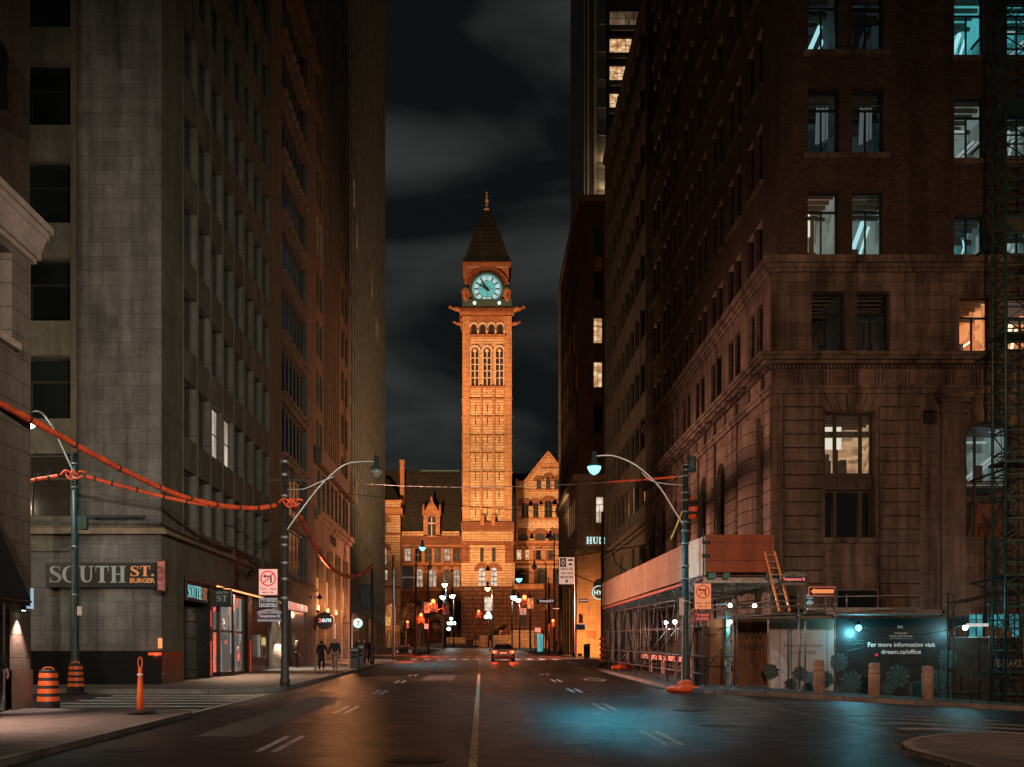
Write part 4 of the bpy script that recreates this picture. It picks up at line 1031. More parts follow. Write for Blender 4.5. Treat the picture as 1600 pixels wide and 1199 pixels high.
# triple lancets
for px in (742,761,780.5):
    m = MB()
    a = xat(px-5.6,YT); b = xat(px+5.6,YT); r = (b-a)/2; zc = zt(549); N = 10
    arc = [(a+r-r*cos(pi*i/N), zc+r*sin(pi*i/N)) for i in range(N+1)]
    m.prism([(u,YT-.08,z) for u,z in arc]+[(b,YT-.08,zt(603)),(a,YT-.08,zt(603))], (0,.06,0)); w_ = m.build('lancet_window', M['void'], T)
    m = MB(); o2 = [(a+r-(r+.55)*cos(pi*i/N), zc+(r+.55)*sin(pi*i/N)) for i in range(N+1)]
    for i in range(N): m.prism([(arc[i][0],YT-.4,arc[i][1]),(arc[i+1][0],YT-.4,arc[i+1][1]),(o2[i+1][0],YT-.4,o2[i+1][1]),(o2[i][0],YT-.4,o2[i][1])], (0,.38,0))
    m.build('lancet_arch', M['pale_frame'], w_)
    m = MB(); xm = (a+b)/2; m.box(xm-.13, xm+.13, YT-.3, YT-.085, zt(603), zt(551))
    for py in (560,570,580,591): m.box(a, b, YT-.25, YT-.086, zt(py)-.09, zt(py)+.09)
    m.box(a-.25,a,YT-.35,YT-.02,zt(603),zc); m.box(b,b+.25,YT-.35,YT-.02,zt(603),zc)
    m.lathe((xm,YT-.2,zt(548)), [(.01,-.5),(.45,-.3),(.5,0),(.45,.3),(.01,.5)], 10); m.build('tracery', M['pale_frame'], w_)
tbox('sill_course', 735, 788, 604, 607, M['ch_trim'], .6, .02)
# arcade stage
m = MB(); m.box(XL_-.35, XR_+.35, YT-.3, YT+dp+.3, zt(527), zt(495)); m.build('arcade_wall', M['ch_trim'], T)
for px in (740.5,754.2,768,781.5):
    a = xat(px-4.4,YT); b = xat(px+4.4,YT); r = (b-a)/2; zc = zt(512); N = 8; yy = YT-.34
    arc = [(a+r-r*cos(pi*i/N), zc+r*sin(pi*i/N)) for i in range(N+1)]
    m = MB(); m.prism([(u,yy,z) for u,z in arc]+[(b,yy,zt(524)),(a,yy,zt(524))], (0,.03,0)); w_ = m.build('belfry_arch', M['void'], T)
    m = MB(); o2 = [(a+r-(r+.5)*cos(pi*i/N), zc+(r+.5)*sin(pi*i/N)) for i in range(N+1)]
    for i in range(N): m.prism([(arc[i][0],yy-.22,arc[i][1]),(arc[i+1][0],yy-.22,arc[i+1][1]),(o2[i+1][0],yy-.22,o2[i+1][1]),(o2[i][0],yy-.22,o2[i][1])], (0,.2,0))
    m.build('arch_ring', M['pale_frame'], w_)
    m = MB(); m.cyl((b+.32,yy-.15,zt(524)),(b+.32,yy-.15,zt(513)),.2,n=8); m.box(b+.05,b+.6,yy-.4,yy,zt(513),zt(511.5)); m.build('colonnette', M['pale_frame'], w_)
tbox('sill_course', 733, 790, 524, 527.5, M['ch_trim'], .9, .05)
# cornice with gargoyles
for a,b,y0_,y1_,p_ in ((719,803,489,493,.9),(717.5,804.5,484,489,1.3),(719,803,480.5,484,.8)):
    m = MB(); m.box(xat(a,YT), xat(b,YT), YT-p_, YT+dp+p_, zt(y1_), zt(y0_)); m.build('cornice', M['ch_trim'] if y0_ != 484 else M['ch_brown'], T)
m = MB()
for i in range(22): x_ = xat(720+3.8*i,YT); m.box(x_, x_+.3, YT-1.15, YT-.9, zt(492), zt(489.2))
m.build('dentil_row', M['ch_trim'], T)
def gargoyle(px, py, sgn, k=1.0):
    c = Vector((xat(px,YT),YT-.9,zt(py))); m = MB()
    m.tube([c, c+Vector((sgn*.8*k,-.2,.5*k)), c+Vector((sgn*1.5*k,-.3,.35*k)), c+Vector((sgn*2.1*k,-.35,.6*k))], [.5*k,.55*k,.42*k,.3*k], 8)
    m.ball(c+Vector((sgn*2.3*k,-.35,.75*k)), .42*k, (1.1,1,.9), 8, 6)
    m.tube([c+Vector((sgn*2.3*k,-.35,.9*k)), c+Vector((sgn*2.2*k,-.35,1.4*k))], [.15,.03], 5)
    m.tube([c+Vector((sgn*1.0*k,-.3,.5*k)), c+Vector((sgn*1.1*k,-.5,-.3*k))], [.2,.12], 5)
    m.build('gargoyle', M['ch_trim'], T)
gargoyle(719.5,488,-1); gargoyle(802.5,488,1); gargoyle(721.5,510,-1,.75); gargoyle(800,510,1,.75)
# clock stage
a, b = xat(727,YT), xat(795,YT)
m = MB(); m.box(a, b, YT, YT+(b-a), zt(482), zt(418)); m.build('clock_stage', M['ch_trim'], T)
for y0_,y1_,p_ in ((411,414.5,.6),(414.5,417,.35)):
    m = MB(); m.box(a-p_, b+p_, YT-p_, YT+(b-a)+p_, zt(y1_), zt(y0_)); m.build('cornice', M['ch_trim'], T)
m = MB()
for i in range(24): x_ = a+.2+(b-a-.4)*i/24; m.box(x_, x_+.24, YT-.3, YT-.002, zt(419.5), zt(417))
m.build('dentil_row', M['pale_frame'], T)
m = MB(); m.box(xat(722.5,YT), xat(799.5,YT), YT-.75, YT+.1, zt(480.5), zt(469)); m.build('clock_base', M['copper'], T)
cc = Vector((xat(760.8,YT), YT, zt(453)))
N = 40
def ring(name, r0, r1, y0_, y1_, mat_, parent, n=N, a0=0, a1=2*pi):
    m = MB()
    for i in range(n):
        p, q = a0+(a1-a0)*i/n, a0+(a1-a0)*(i+1)/n
        m.prism([cc+Vector((r0*cos(p),y0_,r0*sin(p))), cc+Vector((r0*cos(q),y0_,r0*sin(q))), cc+Vector((r1*cos(q),y0_,r1*sin(q))), cc+Vector((r1*cos(p),y0_,r1*sin(p)))], (0,y1_-y0_,0))
    return m.build(name, mat_, parent)
ring('clock_arch', 3.95, 4.9, -.35, .0, M['ch_brown'], T, 30, 0, pi)
ring('clock_arch_moulding', 4.9, 5.2, -.5, .0, M['ch_trim'], T, 30, 0, pi)
ring('clock_bezel', 3.42, 3.95, -.7, 0, M['copper'], T)
# clock face
t = NT('glowing_clock_glass'); o_ = t.obj(); sp = t.n('ShaderNodeSeparateXYZ'); t.l(o_, sp.inputs[0])
ln = t.n('ShaderNodeVectorMath', operation='LENGTH'); t.l(o_, ln.inputs[0])
e_ = t.ramp(t.math('DIVIDE', ln.outputs['Value'], 3.5), [(.0,(.05,.42,.42)),(.545,(.08,.52,.50)),(.56,(.55,.80,.78)),(.86,(.50,.78,.76)),(.9,(.16,.5,.5))])
e_ = t.mix(1, e_, t.ramp(t.noise(o_, .7, 3), [(.3,.75),(.7,1.1)]), 'MULTIPLY')
t.bsdf((.05,.1,.1), .2, emit=e_, estr=.8)
m = MB(); m.add([cc+Vector((3.45*cos(2*pi*k/N),-.45,3.45*sin(2*pi*k/N))) for k in range(N)], [tuple(range(N))])
me_ = m.build('clock_face', t.mat, T, base=cc+Vector((0,-.45,0))); me_.location = cc+Vector((0,-.45,0))-Vector(T.location); ORG[me_.name] = cc+Vector((0,-.45,0))
cf_ = me_
ring('minute_track', 1.88, 1.98, -.52, -.47, M['void'], cf_); ring('minute_track', 3.02, 3.08, -.52, -.47, M['void'], cf_)
for k in range(12):
    an = pi/2-2*pi*k/12; d = Vector((cos(an),0,sin(an))); m = MB()
    m.bar(cc+d*2.05+Vector((0,-.55,0)), cc+d*2.95+Vector((0,-.55,0)), .1, .3); m.build('hour_mark', M['void'], cf_)
m = MB()
for k in range(60):
    an = 2*pi*k/60; d = Vector((cos(an),0,sin(an))); m.bar(cc+d*3.1+Vector((0,-.5,0)), cc+d*3.3+Vector((0,-.5,0)), .04, .08)
m.build('minute_marks', M['void'], cf_)
m = MB(); m.bar(cc+Vector((-3.2,-.5,0)), cc+Vector((3.2,-.5,0)), .04, .06); m.bar(cc+Vector((0,-.51,-3.2)), cc+Vector((0,-.51,3.2)), .06, .04); m.build('glazing_bars', M['void'], cf_)
def hand(an, L, w):
    d = Vector((cos(an),0,sin(an))); n_ = Vector((-sin(an),0,cos(an))); c_ = cc+Vector((0,-.62,0)); m = MB()
    m.prism([c_-d*.7+n_*w*.5, c_-d*.7-n_*w*.5, c_+d*L*.55-n_*w, c_+d*L, c_+d*L*.55+n_*w], (0,.05,0)); return m
hand(pi/2+2*pi*(10/60)*1.0, 3.0, .2).build('minute_hand', M['void'], cf_)
hand(pi/2+2*pi*(1.17/12), 2.5, .26).build('hour_hand', M['void'], cf_)
m = MB(); m.cyl(cc+Vector((0,-.72,0)), cc+Vector((0,-.5,0)), .42, n=16); m.build('hub', M['void'], cf_)
for px in (741.5,780):
    m = MB(); m.ball((xat(px,YT),YT-.85,zt(475.5)), .34); m.build('floodlight_lens', emis('tower_floodlight_glow', (.7,1,.85), 3), T)
# corner turrets with copper caps
for px in (728,792.5):
    x_ = xat(px,YT); m = MB(); m.lathe((x_,YT-.2,0), [(.15,zt(478)),(.55,zt(474)),(.85,zt(466)),(1.05,zt(458)),(1.15,zt(456)),(1.15,zt(455)),(1.0,zt(455))], 14); tt = m.build('turret', M['ch_trim'], T)
    m = MB(); m.lathe((x_,YT-.2,0), [(1.15,zt(455)),(.8,zt(450)),(.3,zt(446)),(.03,zt(443))], 12); m.build('turret_cap', M['copper'], tt)
    m = MB(); m.box(x_-.1,x_+.1,YT-1.3,YT-1.1,zt(469),zt(460)); m.build('turret_slit', M['void'], tt)
# pyramid roof and finial
cx, cy = (a+b)/2, YT+(b-a)/2; rw = (b-a)/2+.75
m = MB()
zc_ = lambda py: zat(py, cy)
prof = [(rw, zt(411)), (rw*.86, zt(400)), (rw*.5, zc_(369)), (.45, zc_(329))]
m.rings([[(cx-w,cy-w,z),(cx+w,cy-w,z),(cx+w,cy+w,z),(cx-w,cy+w,z)] for w,z in prof], True, True, False); m.build('roof', M['slate'], T)
m = MB(); m.lathe((cx,cy,0), [(r_,zc_(p_)) for r_,p_ in ((.65,330),(.75,327),(.2,325),(.5,321),(.15,319),(.35,316),(.55,313),(.12,310),(.3,307),(.05,304),(.22,302),(.02,298))], 12); m.build('finial', M['pale_frame'], T)
# lower stage
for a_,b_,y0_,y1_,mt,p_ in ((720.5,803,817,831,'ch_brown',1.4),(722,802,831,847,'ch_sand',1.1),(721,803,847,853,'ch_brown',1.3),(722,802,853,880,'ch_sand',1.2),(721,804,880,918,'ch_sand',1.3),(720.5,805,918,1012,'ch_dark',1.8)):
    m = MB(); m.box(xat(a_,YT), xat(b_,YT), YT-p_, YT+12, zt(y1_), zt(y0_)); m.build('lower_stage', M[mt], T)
for px in (753.5,770.5): tbox('buttress_cap', px-3, px+3, 806, 822, M['ch_trim'], 1.7, .1)
for a_,b_ in ((722,734),(789,802)): tbox('corner_panel', a_, b_, 853, 880, M['ch_brown'], 1.32, .05)
for px in (753,771.5):
    m = MB(); m.box(xat(px-2.8,YT), xat(px+2.8,YT), YT-1.24, YT-1.2, zt(879), zt(857)); m.build('slit_window', M['void'], T)
    aa = xat(px-4.8,YT); bb = xat(px+4.8,YT); r = (bb-aa)/2; zc = zt(893); N = 10; yy = YT-1.34
    arc = [(aa+r-r*cos(pi*i/N), zc+r*sin(pi*i/N)) for i in range(N+1)]
    m = MB(); m.prism([(u,yy,z) for u,z in arc]+[(bb,yy,zt(916)),(aa,yy,zt(916))], (0,.035,0)); w_ = m.build('arched_window', M['lit_pale'], T)
    m = MB(); o2 = [(aa+r-(r+1.15)*cos(pi*i/N), zc+(r+1.15)*sin(pi*i/N)) for i in range(N+1)]
    for i in range(N): m.prism([(arc[i][0],yy-.2,arc[i][1]),(arc[i+1][0],yy-.2,arc[i+1][1]),(o2[i+1][0],yy-.2,o2[i+1][1]),(o2[i][0],yy-.2,o2[i][1])], (0,.2,0))
    m.build('window_arch', M['ch_brown'], w_)
    m = MB()
    for py in (893,902,909): m.box(aa,bb,yy-.1,yy-.01,zt(py)-.08,zt(py)+.08)
    m.box((aa+bb)/2-.06,(aa+bb)/2+.06,yy-.1,yy-.012,zt(916),zt(893)); m.build('glazing_bars', M['dark_frame'], w_)
m = MB(); m.box(xat(757,YT), xat(770,YT), YT-1.9, YT-1.8, zt(955), zt(934)); m.build('lit_window', M['lit_pale'], T)
m = MB(); m.box(xat(756,YT), xat(771,YT), YT-2.3, YT-1.8, zt(957), zt(955)); m.box(xat(756,YT), xat(771,YT), YT-2.3, YT-1.8, zt(934), zt(931)); m.build('window_sill', M['ch_brown'], T)

# ------------------------------------------------ the wings
CH = thing('city_hall', 'long orange lit sandstone hall with steep dark roofs behind the clock tower', 'building', (TX,246,3.2))
YW = 246.0
def zw(py): return zat(py,YW)
def xw(px): return xat(px,YW)
def wbox(name, x0, x1, y0_, y1_, mat_, proud=0, back=14, parent=CH, Y=YW):
    m = MB(); m.box(xat(x0,Y), xat(x1,Y), Y-proud, Y+back, zat(y1_,Y), zat(y0_,Y)); return m.build(name, mat_, parent)
def aperture(px, y0_, y1_, w, mat_, arch=True, proud=.06, ringm=None, Y=YW, bars=0, rw_=.5, parent=CH):
    a = xat(px-w/2,Y); b = xat(px+w/2,Y); r = (b-a)/2; zt_ = zat(y0_,Y); zb = zat(y1_,Y); N = 8; yy = Y-proud
    m = MB()
    if arch:
        zc = zt_-r; arc = [(a+r-r*cos(pi*i/N), zc+r*sin(pi*i/N)) for i in range(N+1)]
        m.prism([(u,yy,z) for u,z in arc]+[(b,yy,zb),(a,yy,zb)], (0,.04,0))
    else: m.box(a,b,yy,yy+.04,zb,zt_)
    w_ = m.build('window', mat_, parent)
    if ringm:
        m = MB()
        if arch:
            o2 = [(a+r-(r+rw_)*cos(pi*i/N), zc+(r+rw_)*sin(pi*i/N)) for i in range(N+1)]
            for i in range(N): m.prism([(arc[i][0],yy-.25,arc[i][1]),(arc[i+1][0],yy-.25,arc[i+1][1]),(o2[i+1][0],yy-.25,o2[i+1][1]),(o2[i][0],yy-.25,o2[i][1])], (0,.26,0))
        else: m.box(a-.2,b+.2,yy-.25,yy+.03,zt_,zt_+.5)
        m.build('window_surround', M[ringm], w_); m = MB(); m.box(a-.2,b+.2,yy-.3,yy+.03,zb-.3,zb); m.build('window_sill', M[ringm], w_)
    if bars:
        m = MB()
        for k in range(1,bars+1): z_ = zb+(zt_-zb)*k/(bars+1); m.box(a,b,yy-.08,yy-.01,z_-.07,z_+.07)
        m.box((a+b)/2-.07,(a+b)/2+.07,yy-.09,yy-.012,zb,zt_-.2); m.build('glazing_bars', M['dark_frame'], w_)
    return w_
LP = litpane('hall_lit_window', (1,.80,.66), (.45,.3,.2), .7, .9, 1.2); VD = M['void']; LW = M['lit_warm']
# left wing
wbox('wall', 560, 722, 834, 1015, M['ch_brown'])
for a,b in ((626,662),(691,718)): wbox('parapet', a, b, 831, 838, M['ch_sand'], .7)
wbox('cornice', 560, 722, 838, 841, M['ch_brown'], .9); wbox('frieze', 560, 722, 841, 852, M['ch_brown'], .3); wbox('cornice', 560, 722, 852, 855, M['ch_trim'], .8)
for i, px in enumerate((637,653.5,669.5,684,698.5,713)):
    aperture(px, 858, 877, 9, (LP, M['glass'], VD, M['lit_dim'], LP, VD)[i], False, .06, 'ch_brown', bars=1)
for px in (645.5,661.5,677,691.3,706): wbox('pilaster', px-2, px+2, 857, 880, M['ch_trim'], .5, .05)
wbox('string_course', 560, 722, 880, 883, M['ch_trim'], .6)
for i, px in enumerate((655,676,698,713.5)):
    aperture(px, 890, 917, 11 if i < 3 else 9, (LP, LP, M['lit_dim'], LP)[i], True, .06, 'ch_trim', bars=2, rw_=.8)
wbox('string_course', 560, 722, 920, 923, M['ch_trim'], .5)
for i, px in enumerate((640,657,676,694,711)): aperture(px, 962 if i != 3 else 972, 985, 9, (M['lit_dim'],VD,VD,LP,VD)[i], False, .06, 'ch_dark')
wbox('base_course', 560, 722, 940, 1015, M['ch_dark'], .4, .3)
# left pavilion
wbox('pavilion', 560, 627, 806, 1015, M['ch_sand'], 3, 12)
wbox('cornice', 560, 631, 798, 806, M['ch_trim'], 4); wbox('parapet', 560, 628, 787, 798, M['ch_sand'], 3.4); wbox('cornice', 560, 630, 785, 788, M['ch_trim'], 3.8)
wbox('string_course', 560, 628, 836, 839, M['ch_brown'], 3.4); wbox('string_course', 560, 628, 918, 921, M['ch_brown'], 3.4)
m = MB()
for i in range(8): x_ = xw(597+3.8*i); m.box(x_,x_+.35,YW-3.5,YW-3.001,zw(808.5),zw(806))
m.build('dentil_row', M['ch_brown'], CH)
aperture(601, 814, 836, 10, M['lit_dim'], True, 3.06, 'ch_brown', rw_=1.1); aperture(601, 858, 884, 9, LP, True, 3.06, 'ch_brown', bars=1, rw_=1.2); aperture(603, 893, 908, 8, LP, False, 3.06, 'ch_brown'); aperture(613, 945, 975, 14, M['lit_orange'], True, 3.06, 'ch_trim', rw_=.9)
m = MB(); m.rings([[(xw(560),YW-3.4,zw(785)),(xw(627),YW-3.4,zw(785)),(xw(627),YW+12,zw(785)),(xw(560),YW+12,zw(785))],[(xw(560),YW+3,zw(745)),(xw(606),YW+3,zw(745)),(xw(606),YW+6,zw(745)),(xw(560),YW+6,zw(745))]], True, True, False); m.build('roof', M['slate_dark'], CH)
# main steep roof, chimney, dormer
m = MB(); m.rings([[(xw(570),YW+.6,zw(833)),(xw(722),YW+.6,zw(833)),(xw(722),YW+16,zw(833)),(xw(570),YW+16,zw(833))],[(xw(596),YW+7,zw(727)),(xw(716),YW+7,zw(727)),(xw(716),YW+9,zw(727)),(xw(596),YW+9,zw(727))]], True, True, False); m.build('roof', M['slate_dark'], CH)
m = MB(); m.box(xw(655),xw(717),YW+6.7,YW+9.3,zw(729),zw(727)); m.build('roof_ridge', M['copper'], CH)
m = MB()
m.box(xw(624.2),xw(631),YW+1.5,YW+3,zw(785),zw(721)); m.box(xw(623.6),xw(631.6),YW+1.3,YW+3.2,zw(721),zw(717)); m.build('chimney', M['ch_trim'], CH)
m = MB(); q = [(xw(662),zw(836)),(xw(662),zw(802)),(xw(674.5),zw(781)),(xw(687.5),zw(802)),(xw(687.5),zw(836))]
m.prism([(u,YW-.9,z) for u,z in q], (0,6,0)); dm = m.build('dormer', M['ch_trim'], CH)
aperture(674.8, 807, 838, 12, VD, True, .96, 'ch_trim', bars=0, parent=CH, rw_=.5)
m = MB(); x_ = xw(674.8); m.box(x_-.1,x_+.1,YW-1.1,YW-.97,zw(838),zw(809)); m.box(xw(669),xw(680.6),YW-1.1,YW-.972,zw(819.5),zw(818)); m.build('mullion', M['pale_frame'], CH)
for px,yt,yb in ((662,788,806),(687.5,788,806),(674.5,775,783)): m = MB(); m.tube([(xw(px),YW-.9,zw(yb)),(xw(px),YW-.9,zw(yt+3)),(xw(px),YW-.9,zw(yt))],[.35,.25,.03],6); m.build('pinnacle', M['ch_trim'], CH)
# right wing with the gable
wbox('wall', 803, 960, 830, 1015, M['ch_brown'], .2)
wbox('gable_wall', 807, 905, 752, 860, M['ch_sand'], .5)
m = MB(); q = [(xw(822),zw(752)),(xw(856),zw(711)),(xw(890),zw(752))]; m.prism([(u,YW-.7,z) for u,z in q], (0,5,0)); m.build('gable', M['ch_sand'], CH)
m = MB(); m.bar((xw(820),YW-.9,zw(754)),(xw(856),YW-.9,zw(709)),.6,.7); m.bar((xw(892),YW-.9,zw(754)),(xw(856),YW-.9,zw(709)),.6,.7); m.build('gable_coping', M['ch_trim'], CH)
m = MB(); m.lathe((xw(856),YW-.8,0), [(.5,zw(711)),(.3,zw(708)),(.03,zw(705))],8); m.build('finial', M['pale_frame'], CH)
m = MB()
for k in range(5): x_ = xw(846+4.6*k); m.cyl((x_,YW-.78,zw(728)),(x_,YW-.72,zw(728)),.32,n=10)
m.build('gable_rosette', M['ch_trim'], CH)
wbox('string_course', 845, 870, 731, 733, M['ch_brown'], .9, .1)
for px,yt in ((841.5,750),(856,746),(869,750)): aperture(px, yt, 765, 6.5, VD, True, .78, 'ch_brown', rw_=.9)
wbox('string_course', 807, 905, 766, 769, M['ch_trim'], .9, .1)
wbox('pilaster', 805.5, 809, 750, 860, M['ch_trim'], 1.0, .2)
for px,yt,w in ((820.5,787,10),(837,787,8),(856.5,783,12),(873,787,8)): aperture(px, yt, 809, w, M['glass'], True, .56, 'ch_brown', rw_=1.2, bars=1)
wbox('string_course', 807, 905, 811, 813, M['ch_trim'], .9, .1)
t_ = MB()
for i in range(26):
    for j in range(3): 
        x_ = xw(809+3.2*i+(1.6 if j%2 else 0)); z_ = zw(818+3*j); t_.box(x_,x_+.25,YW-.62,YW-.501,z_-.12,z_+.12)
t_.build('diaper_pattern', M['pale_frame'], CH)
for px in (817.5,843.5,868): aperture(px, 834, 845, 16, VD, True, .56, 'ch_brown', rw_=1.2)
wbox('cornice', 803, 905, 846, 850, M['ch_trim'], 1.4, .1); wbox('cornice', 803, 905, 850, 854, M['ch_brown'], .9, .1)
for px in (818,830,849,868): wbox('pilaster', px-3, px+3, 856, 875, M['ch_trim'], .6, .05)
for px,m_ in ((811,LW),(824,LW),(841,M['glass']),(849,LP),(860,VD),(875,LW)): aperture(px, 858, 875, 7, m_, False, .26, 'ch_brown')
wbox('string_course', 803, 905, 877, 881, M['ch_trim'], .9, .1)
wbox('string_course', 803, 905, 884, 888, M['ch_sand'], .7, .1)
for px in (812,848,868): aperture(px, 890, 912, 15, VD, False, .26, None)
for px in (830,859): wbox('pilaster', px-4.5, px+4.5, 888, 912, M['ch_trim'], .6, .05)
m = MB(); m.rings([[(xw(803),YW+1,zw(752)),(xw(905),YW+1,zw(752)),(xw(905),YW+16,zw(752)),(xw(803),YW+16,zw(752))],[(xw(803),YW+7,zw(732)),(xw(905),YW+7,zw(732)),(xw(905),YW+9,zw(732)),(xw(803),YW+9,zw(732))]], True, True, False); m.build('roof', M['slate_dark'], CH)
# porch
YP = 236.0
m = MB(); m.box(xat(806,YP), xat(845,YP), YP, YP+10, zat(1012,YP), zat(921,YP)); m.build('porch', M['ch_dark'], CH)
m = MB(); m.prism([(xat(803,YP),YP-1,zat(921,YP)),(xat(849,YP),YP-1,zat(921,YP)),(xat(849,YP),YP-1,zat(913,YP)),(xat(803,YP),YP-1,zat(913,YP))], (0,11,0)); m.build('porch_cornice', M['ch_trim'], CH)
m = MB(); m.box(xat(812,YP),xat(822,YP),YP-.06,YP-.02,zat(978,YP),zat(955,YP)); m.build('porch_door', M['void'], CH)
# steps and flank walls before the door
for a,b,y0_ in ((780,845,985),(770,850,993),(740,858,1001)):
    m = MB(); m.box(xat(a,YP-2), xat(b,YP-2), YP-3-(y0_-985)*.18, YP-.1, gz(0,YP-4)-.3, zat(y0_,YP-2)); m.build('step', M['ch_sand'], CH)
m = MB(); m.prism([(xat(768,YP-3),YP-3.5,gz(0,233)),(xat(790,YP-3),YP-3.5,zat(981,YP-3)),(xat(798,YP-3),YP-3.5,zat(978,YP-3)),(xat(798,YP-3),YP-3.5,gz(0,233))],(0,1.2,0)); m.build('ramp_wall', M['ch_dark'], CH)
# ================================================================== GROUND, ROAD, PAVEMENTS
def sheet(xs, ys, dz):
    m = MB(); n = len(xs)
    m.add([(x, y, gz(x,y)+dz) for y in ys for x in xs], [(j*n+i, j*n+i+1, (j+1)*n+i+1, (j+1)*n+i) for j in range(len(ys)-1) for i in range(n-1)])
    return m
struct('ground', sheet([-900,9,23,900], [-150,0,1500], -.05), M['ground'])
struct('road', sheet([-90,9,23,90], [-60,0,60,120,236], 0), M['asphalt'])
def rnd(poly):
    """polygon with corner radii: (x, y, r)"""
    out = []; n = len(poly)
    for i in range(n):
        x, y, r = poly[i]; p = Vector((x,y)); a = Vector(poly[i-1][:2]); b = Vector(poly[(i+1)%n][:2])
        if r <= 0: out.append(p); continue
        da = (a-p).normalized(); db = (b-p).normalized(); an = da.angle(db); L = r/math.tan(an/2)
        s_ = p+da*L; e_ = p+db*L; c_ = p+(da+db).normalized()*(r/sin(an/2))
        a0 = math.atan2(s_.y-c_.y, s_.x-c_.x); a1 = math.atan2(e_.y-c_.y, e_.x-c_.x)
        d = a1-a0
        while d > pi: d -= 2*pi
        while d < -pi: d += 2*pi
        for k in range(9): t_ = a0+d*k/8; out.append(Vector((c_.x+r*cos(t_), c_.y+r*sin(t_))))
    return out
def pavement(name, poly, h=.14, kerbw=.16):
    pts = rnd(poly)
    bm = bmesh.new(); vs = [bm.verts.new((p.x,p.y,0)) for p in pts]; bm.faces.new(vs)
    for x in (9, 23):
        bmesh.ops.bisect_plane(bm, geom=bm.verts[:]+bm.edges[:]+bm.faces[:], plane_co=(x,0,0), plane_no=(1,0,0))
    m = MB(); bm.verts.index_update()
    top = [(v.co.x,v.co.y,gz(v.co.x,v.co.y)+h) for v in bm.verts]
    m.add(top, [[v.index for v in f.verts] for f in bm.faces])
    bnd = [e for e in bm.edges if len(e.link_faces) == 1]
    for e in bnd:
        a, b = e.verts; za, zb = gz(a.co.x,a.co.y), gz(b.co.x,b.co.y)
        m.face([(a.co.x,a.co.y,za+h),(b.co.x,b.co.y,zb+h),(b.co.x,b.co.y,zb-.06),(a.co.x,a.co.y,za-.06)])
    bm.free()
    o = struct(name, m, M['concrete'])
    # kerb stones: a strip just outside, 6 mm proud of the pavement
    n = len(pts); ar = sum(pts[i].x*pts[(i+1)%n].y-pts[(i+1)%n].x*pts[i].y for i in range(n)); sg_ = 1 if ar > 0 else -1
    off = []
    for i in range(n):
        a, p, b = pts[i-1], pts[i], pts[(i+1)%n]
        d1 = (p-a).normalized(); d2 = (b-p).normalized(); n1 = Vector((d1.y,-d1.x))*sg_; n2 = Vector((d2.y,-d2.x))*sg_
        nn = (n1+n2); nn = nn.normalized() if nn.length > 1e-6 else n1
        off.append(p+nn*kerbw/max(.5, nn.dot(n1)))
    k = MB()
    for i in range(n):
        j = (i+1)%n; a, b, c, d = pts[i], pts[j], off[j], off[i]
        if (b-a).length < 1e-4: continue
        segs = [0,1]
        for x in (9,23):
            if (a.x-x)*(b.x-x) < 0: segs.append((x-a.x)/(b.x-a.x))
        segs.sort()
        for s0, s1 in zip(segs, segs[1:]):
            q = [a.lerp(b,s0), a.lerp(b,s1), d.lerp(c,s1), d.lerp(c,s0)]
            z = [gz(v.x,v.y) for v in q]; t_ = h+.006
            k.face([(v.x,v.y,zz+t_) for v,zz in zip(q,z)])
            k.face([(q[3].x,q[3].y,z[3]+t_),(q[2].x,q[2].y,z[2]+t_),(q[2].x,q[2].y,z[2]-.05),(q[3].x,q[3].y,z[3]-.05)])
    struct(name.replace('pavement','kerb'), k, M['kerb'])
pavement('pavement', [(-6.75,-60,0),(-6.75,24.4,1.3),(-80,24.4,0),(-80,-60,0)], .10)
pavement('pavement', [(-6.95,86,5),(-6.95,33.2,2.2),(-80,33.2,0),(-80,86,0)])
pavement('pavement', [(-7.3,214,6),(-7.3,111,4.5),(-80,111,0),(-80,214,0)])
pavement('pavement', [(6.75,87.5,5),(80,87.5,0),(80,31.2,0),(6.75,31.2,4.6)])
pavement('pavement', [(6.6,214,6),(80,214,0),(80,111,0),(6.6,111,4)])
pavement('pavement', [(6.75,18.6,3.2),(6.75,-60,0),(80,-60,0),(80,18.6,0)], .06)
pavement('pavement', [(-80,231.5,0),(80,231.5,0),(80,300,0),(-80,300,0)])
# ---- painted markings, 4 mm above the asphalt
def strip(m, x0, x1, y0, y1, dz=.004):
    m.face([(x0,y0,gz(x0,y0)+dz),(x1,y0,gz(x1,y0)+dz),(x1,y1,gz(x1,y1)+dz),(x0,y1,gz(x0,y1)+dz)])
m = MB()
strip(m, -.175, -.055, -40, 84)
struct('road_centre_line', m, M['paint_yellow'])
m = MB(); strip(m, -.2, -.08, 113, 170); struct('road_centre_line', m, M['paint_yellow'])
m = MB()
for y in [16+8.4*k-16.8 for k in range(11)]:
    for x in (-3.5,-3.24): strip(m, x-.055, x+.055, y, y+2.6)
for y in [17+8.5*k-17 for k in range(11)]:
    for x in (3.08,3.34): strip(m, x-.055, x+.055, y, y+2.7)
for y in [115+8.5*k for k in range(11)]: strip(m, 3.1,3.22,y,y+3); strip(m,-3.4,-3.28,y,y+3)
struct('road_lane_dashes', m, M['paint_white'])
m = MB()
for x in [-6.3+1.15*k for k in range(12)]: strip(m, x, x+.55, 90, 93.5)
for x in [-6.3+1.15*k for k in range(12)]: strip(m, x, x+.55, 107.5, 110.5)
for x in [-6.6+1.9*k for k in range(8)]: strip(m, x, x+.9, 209, 212)
strip(m, -.05, 6.4, 86.2, 86.7); strip(m, -7, 0, 112.2, 112.6)
struct('road_crossing_bars', m, M['paint_white'])
m = MB()
strip(m, -7.02, -6.86, 24.4, 33.0)
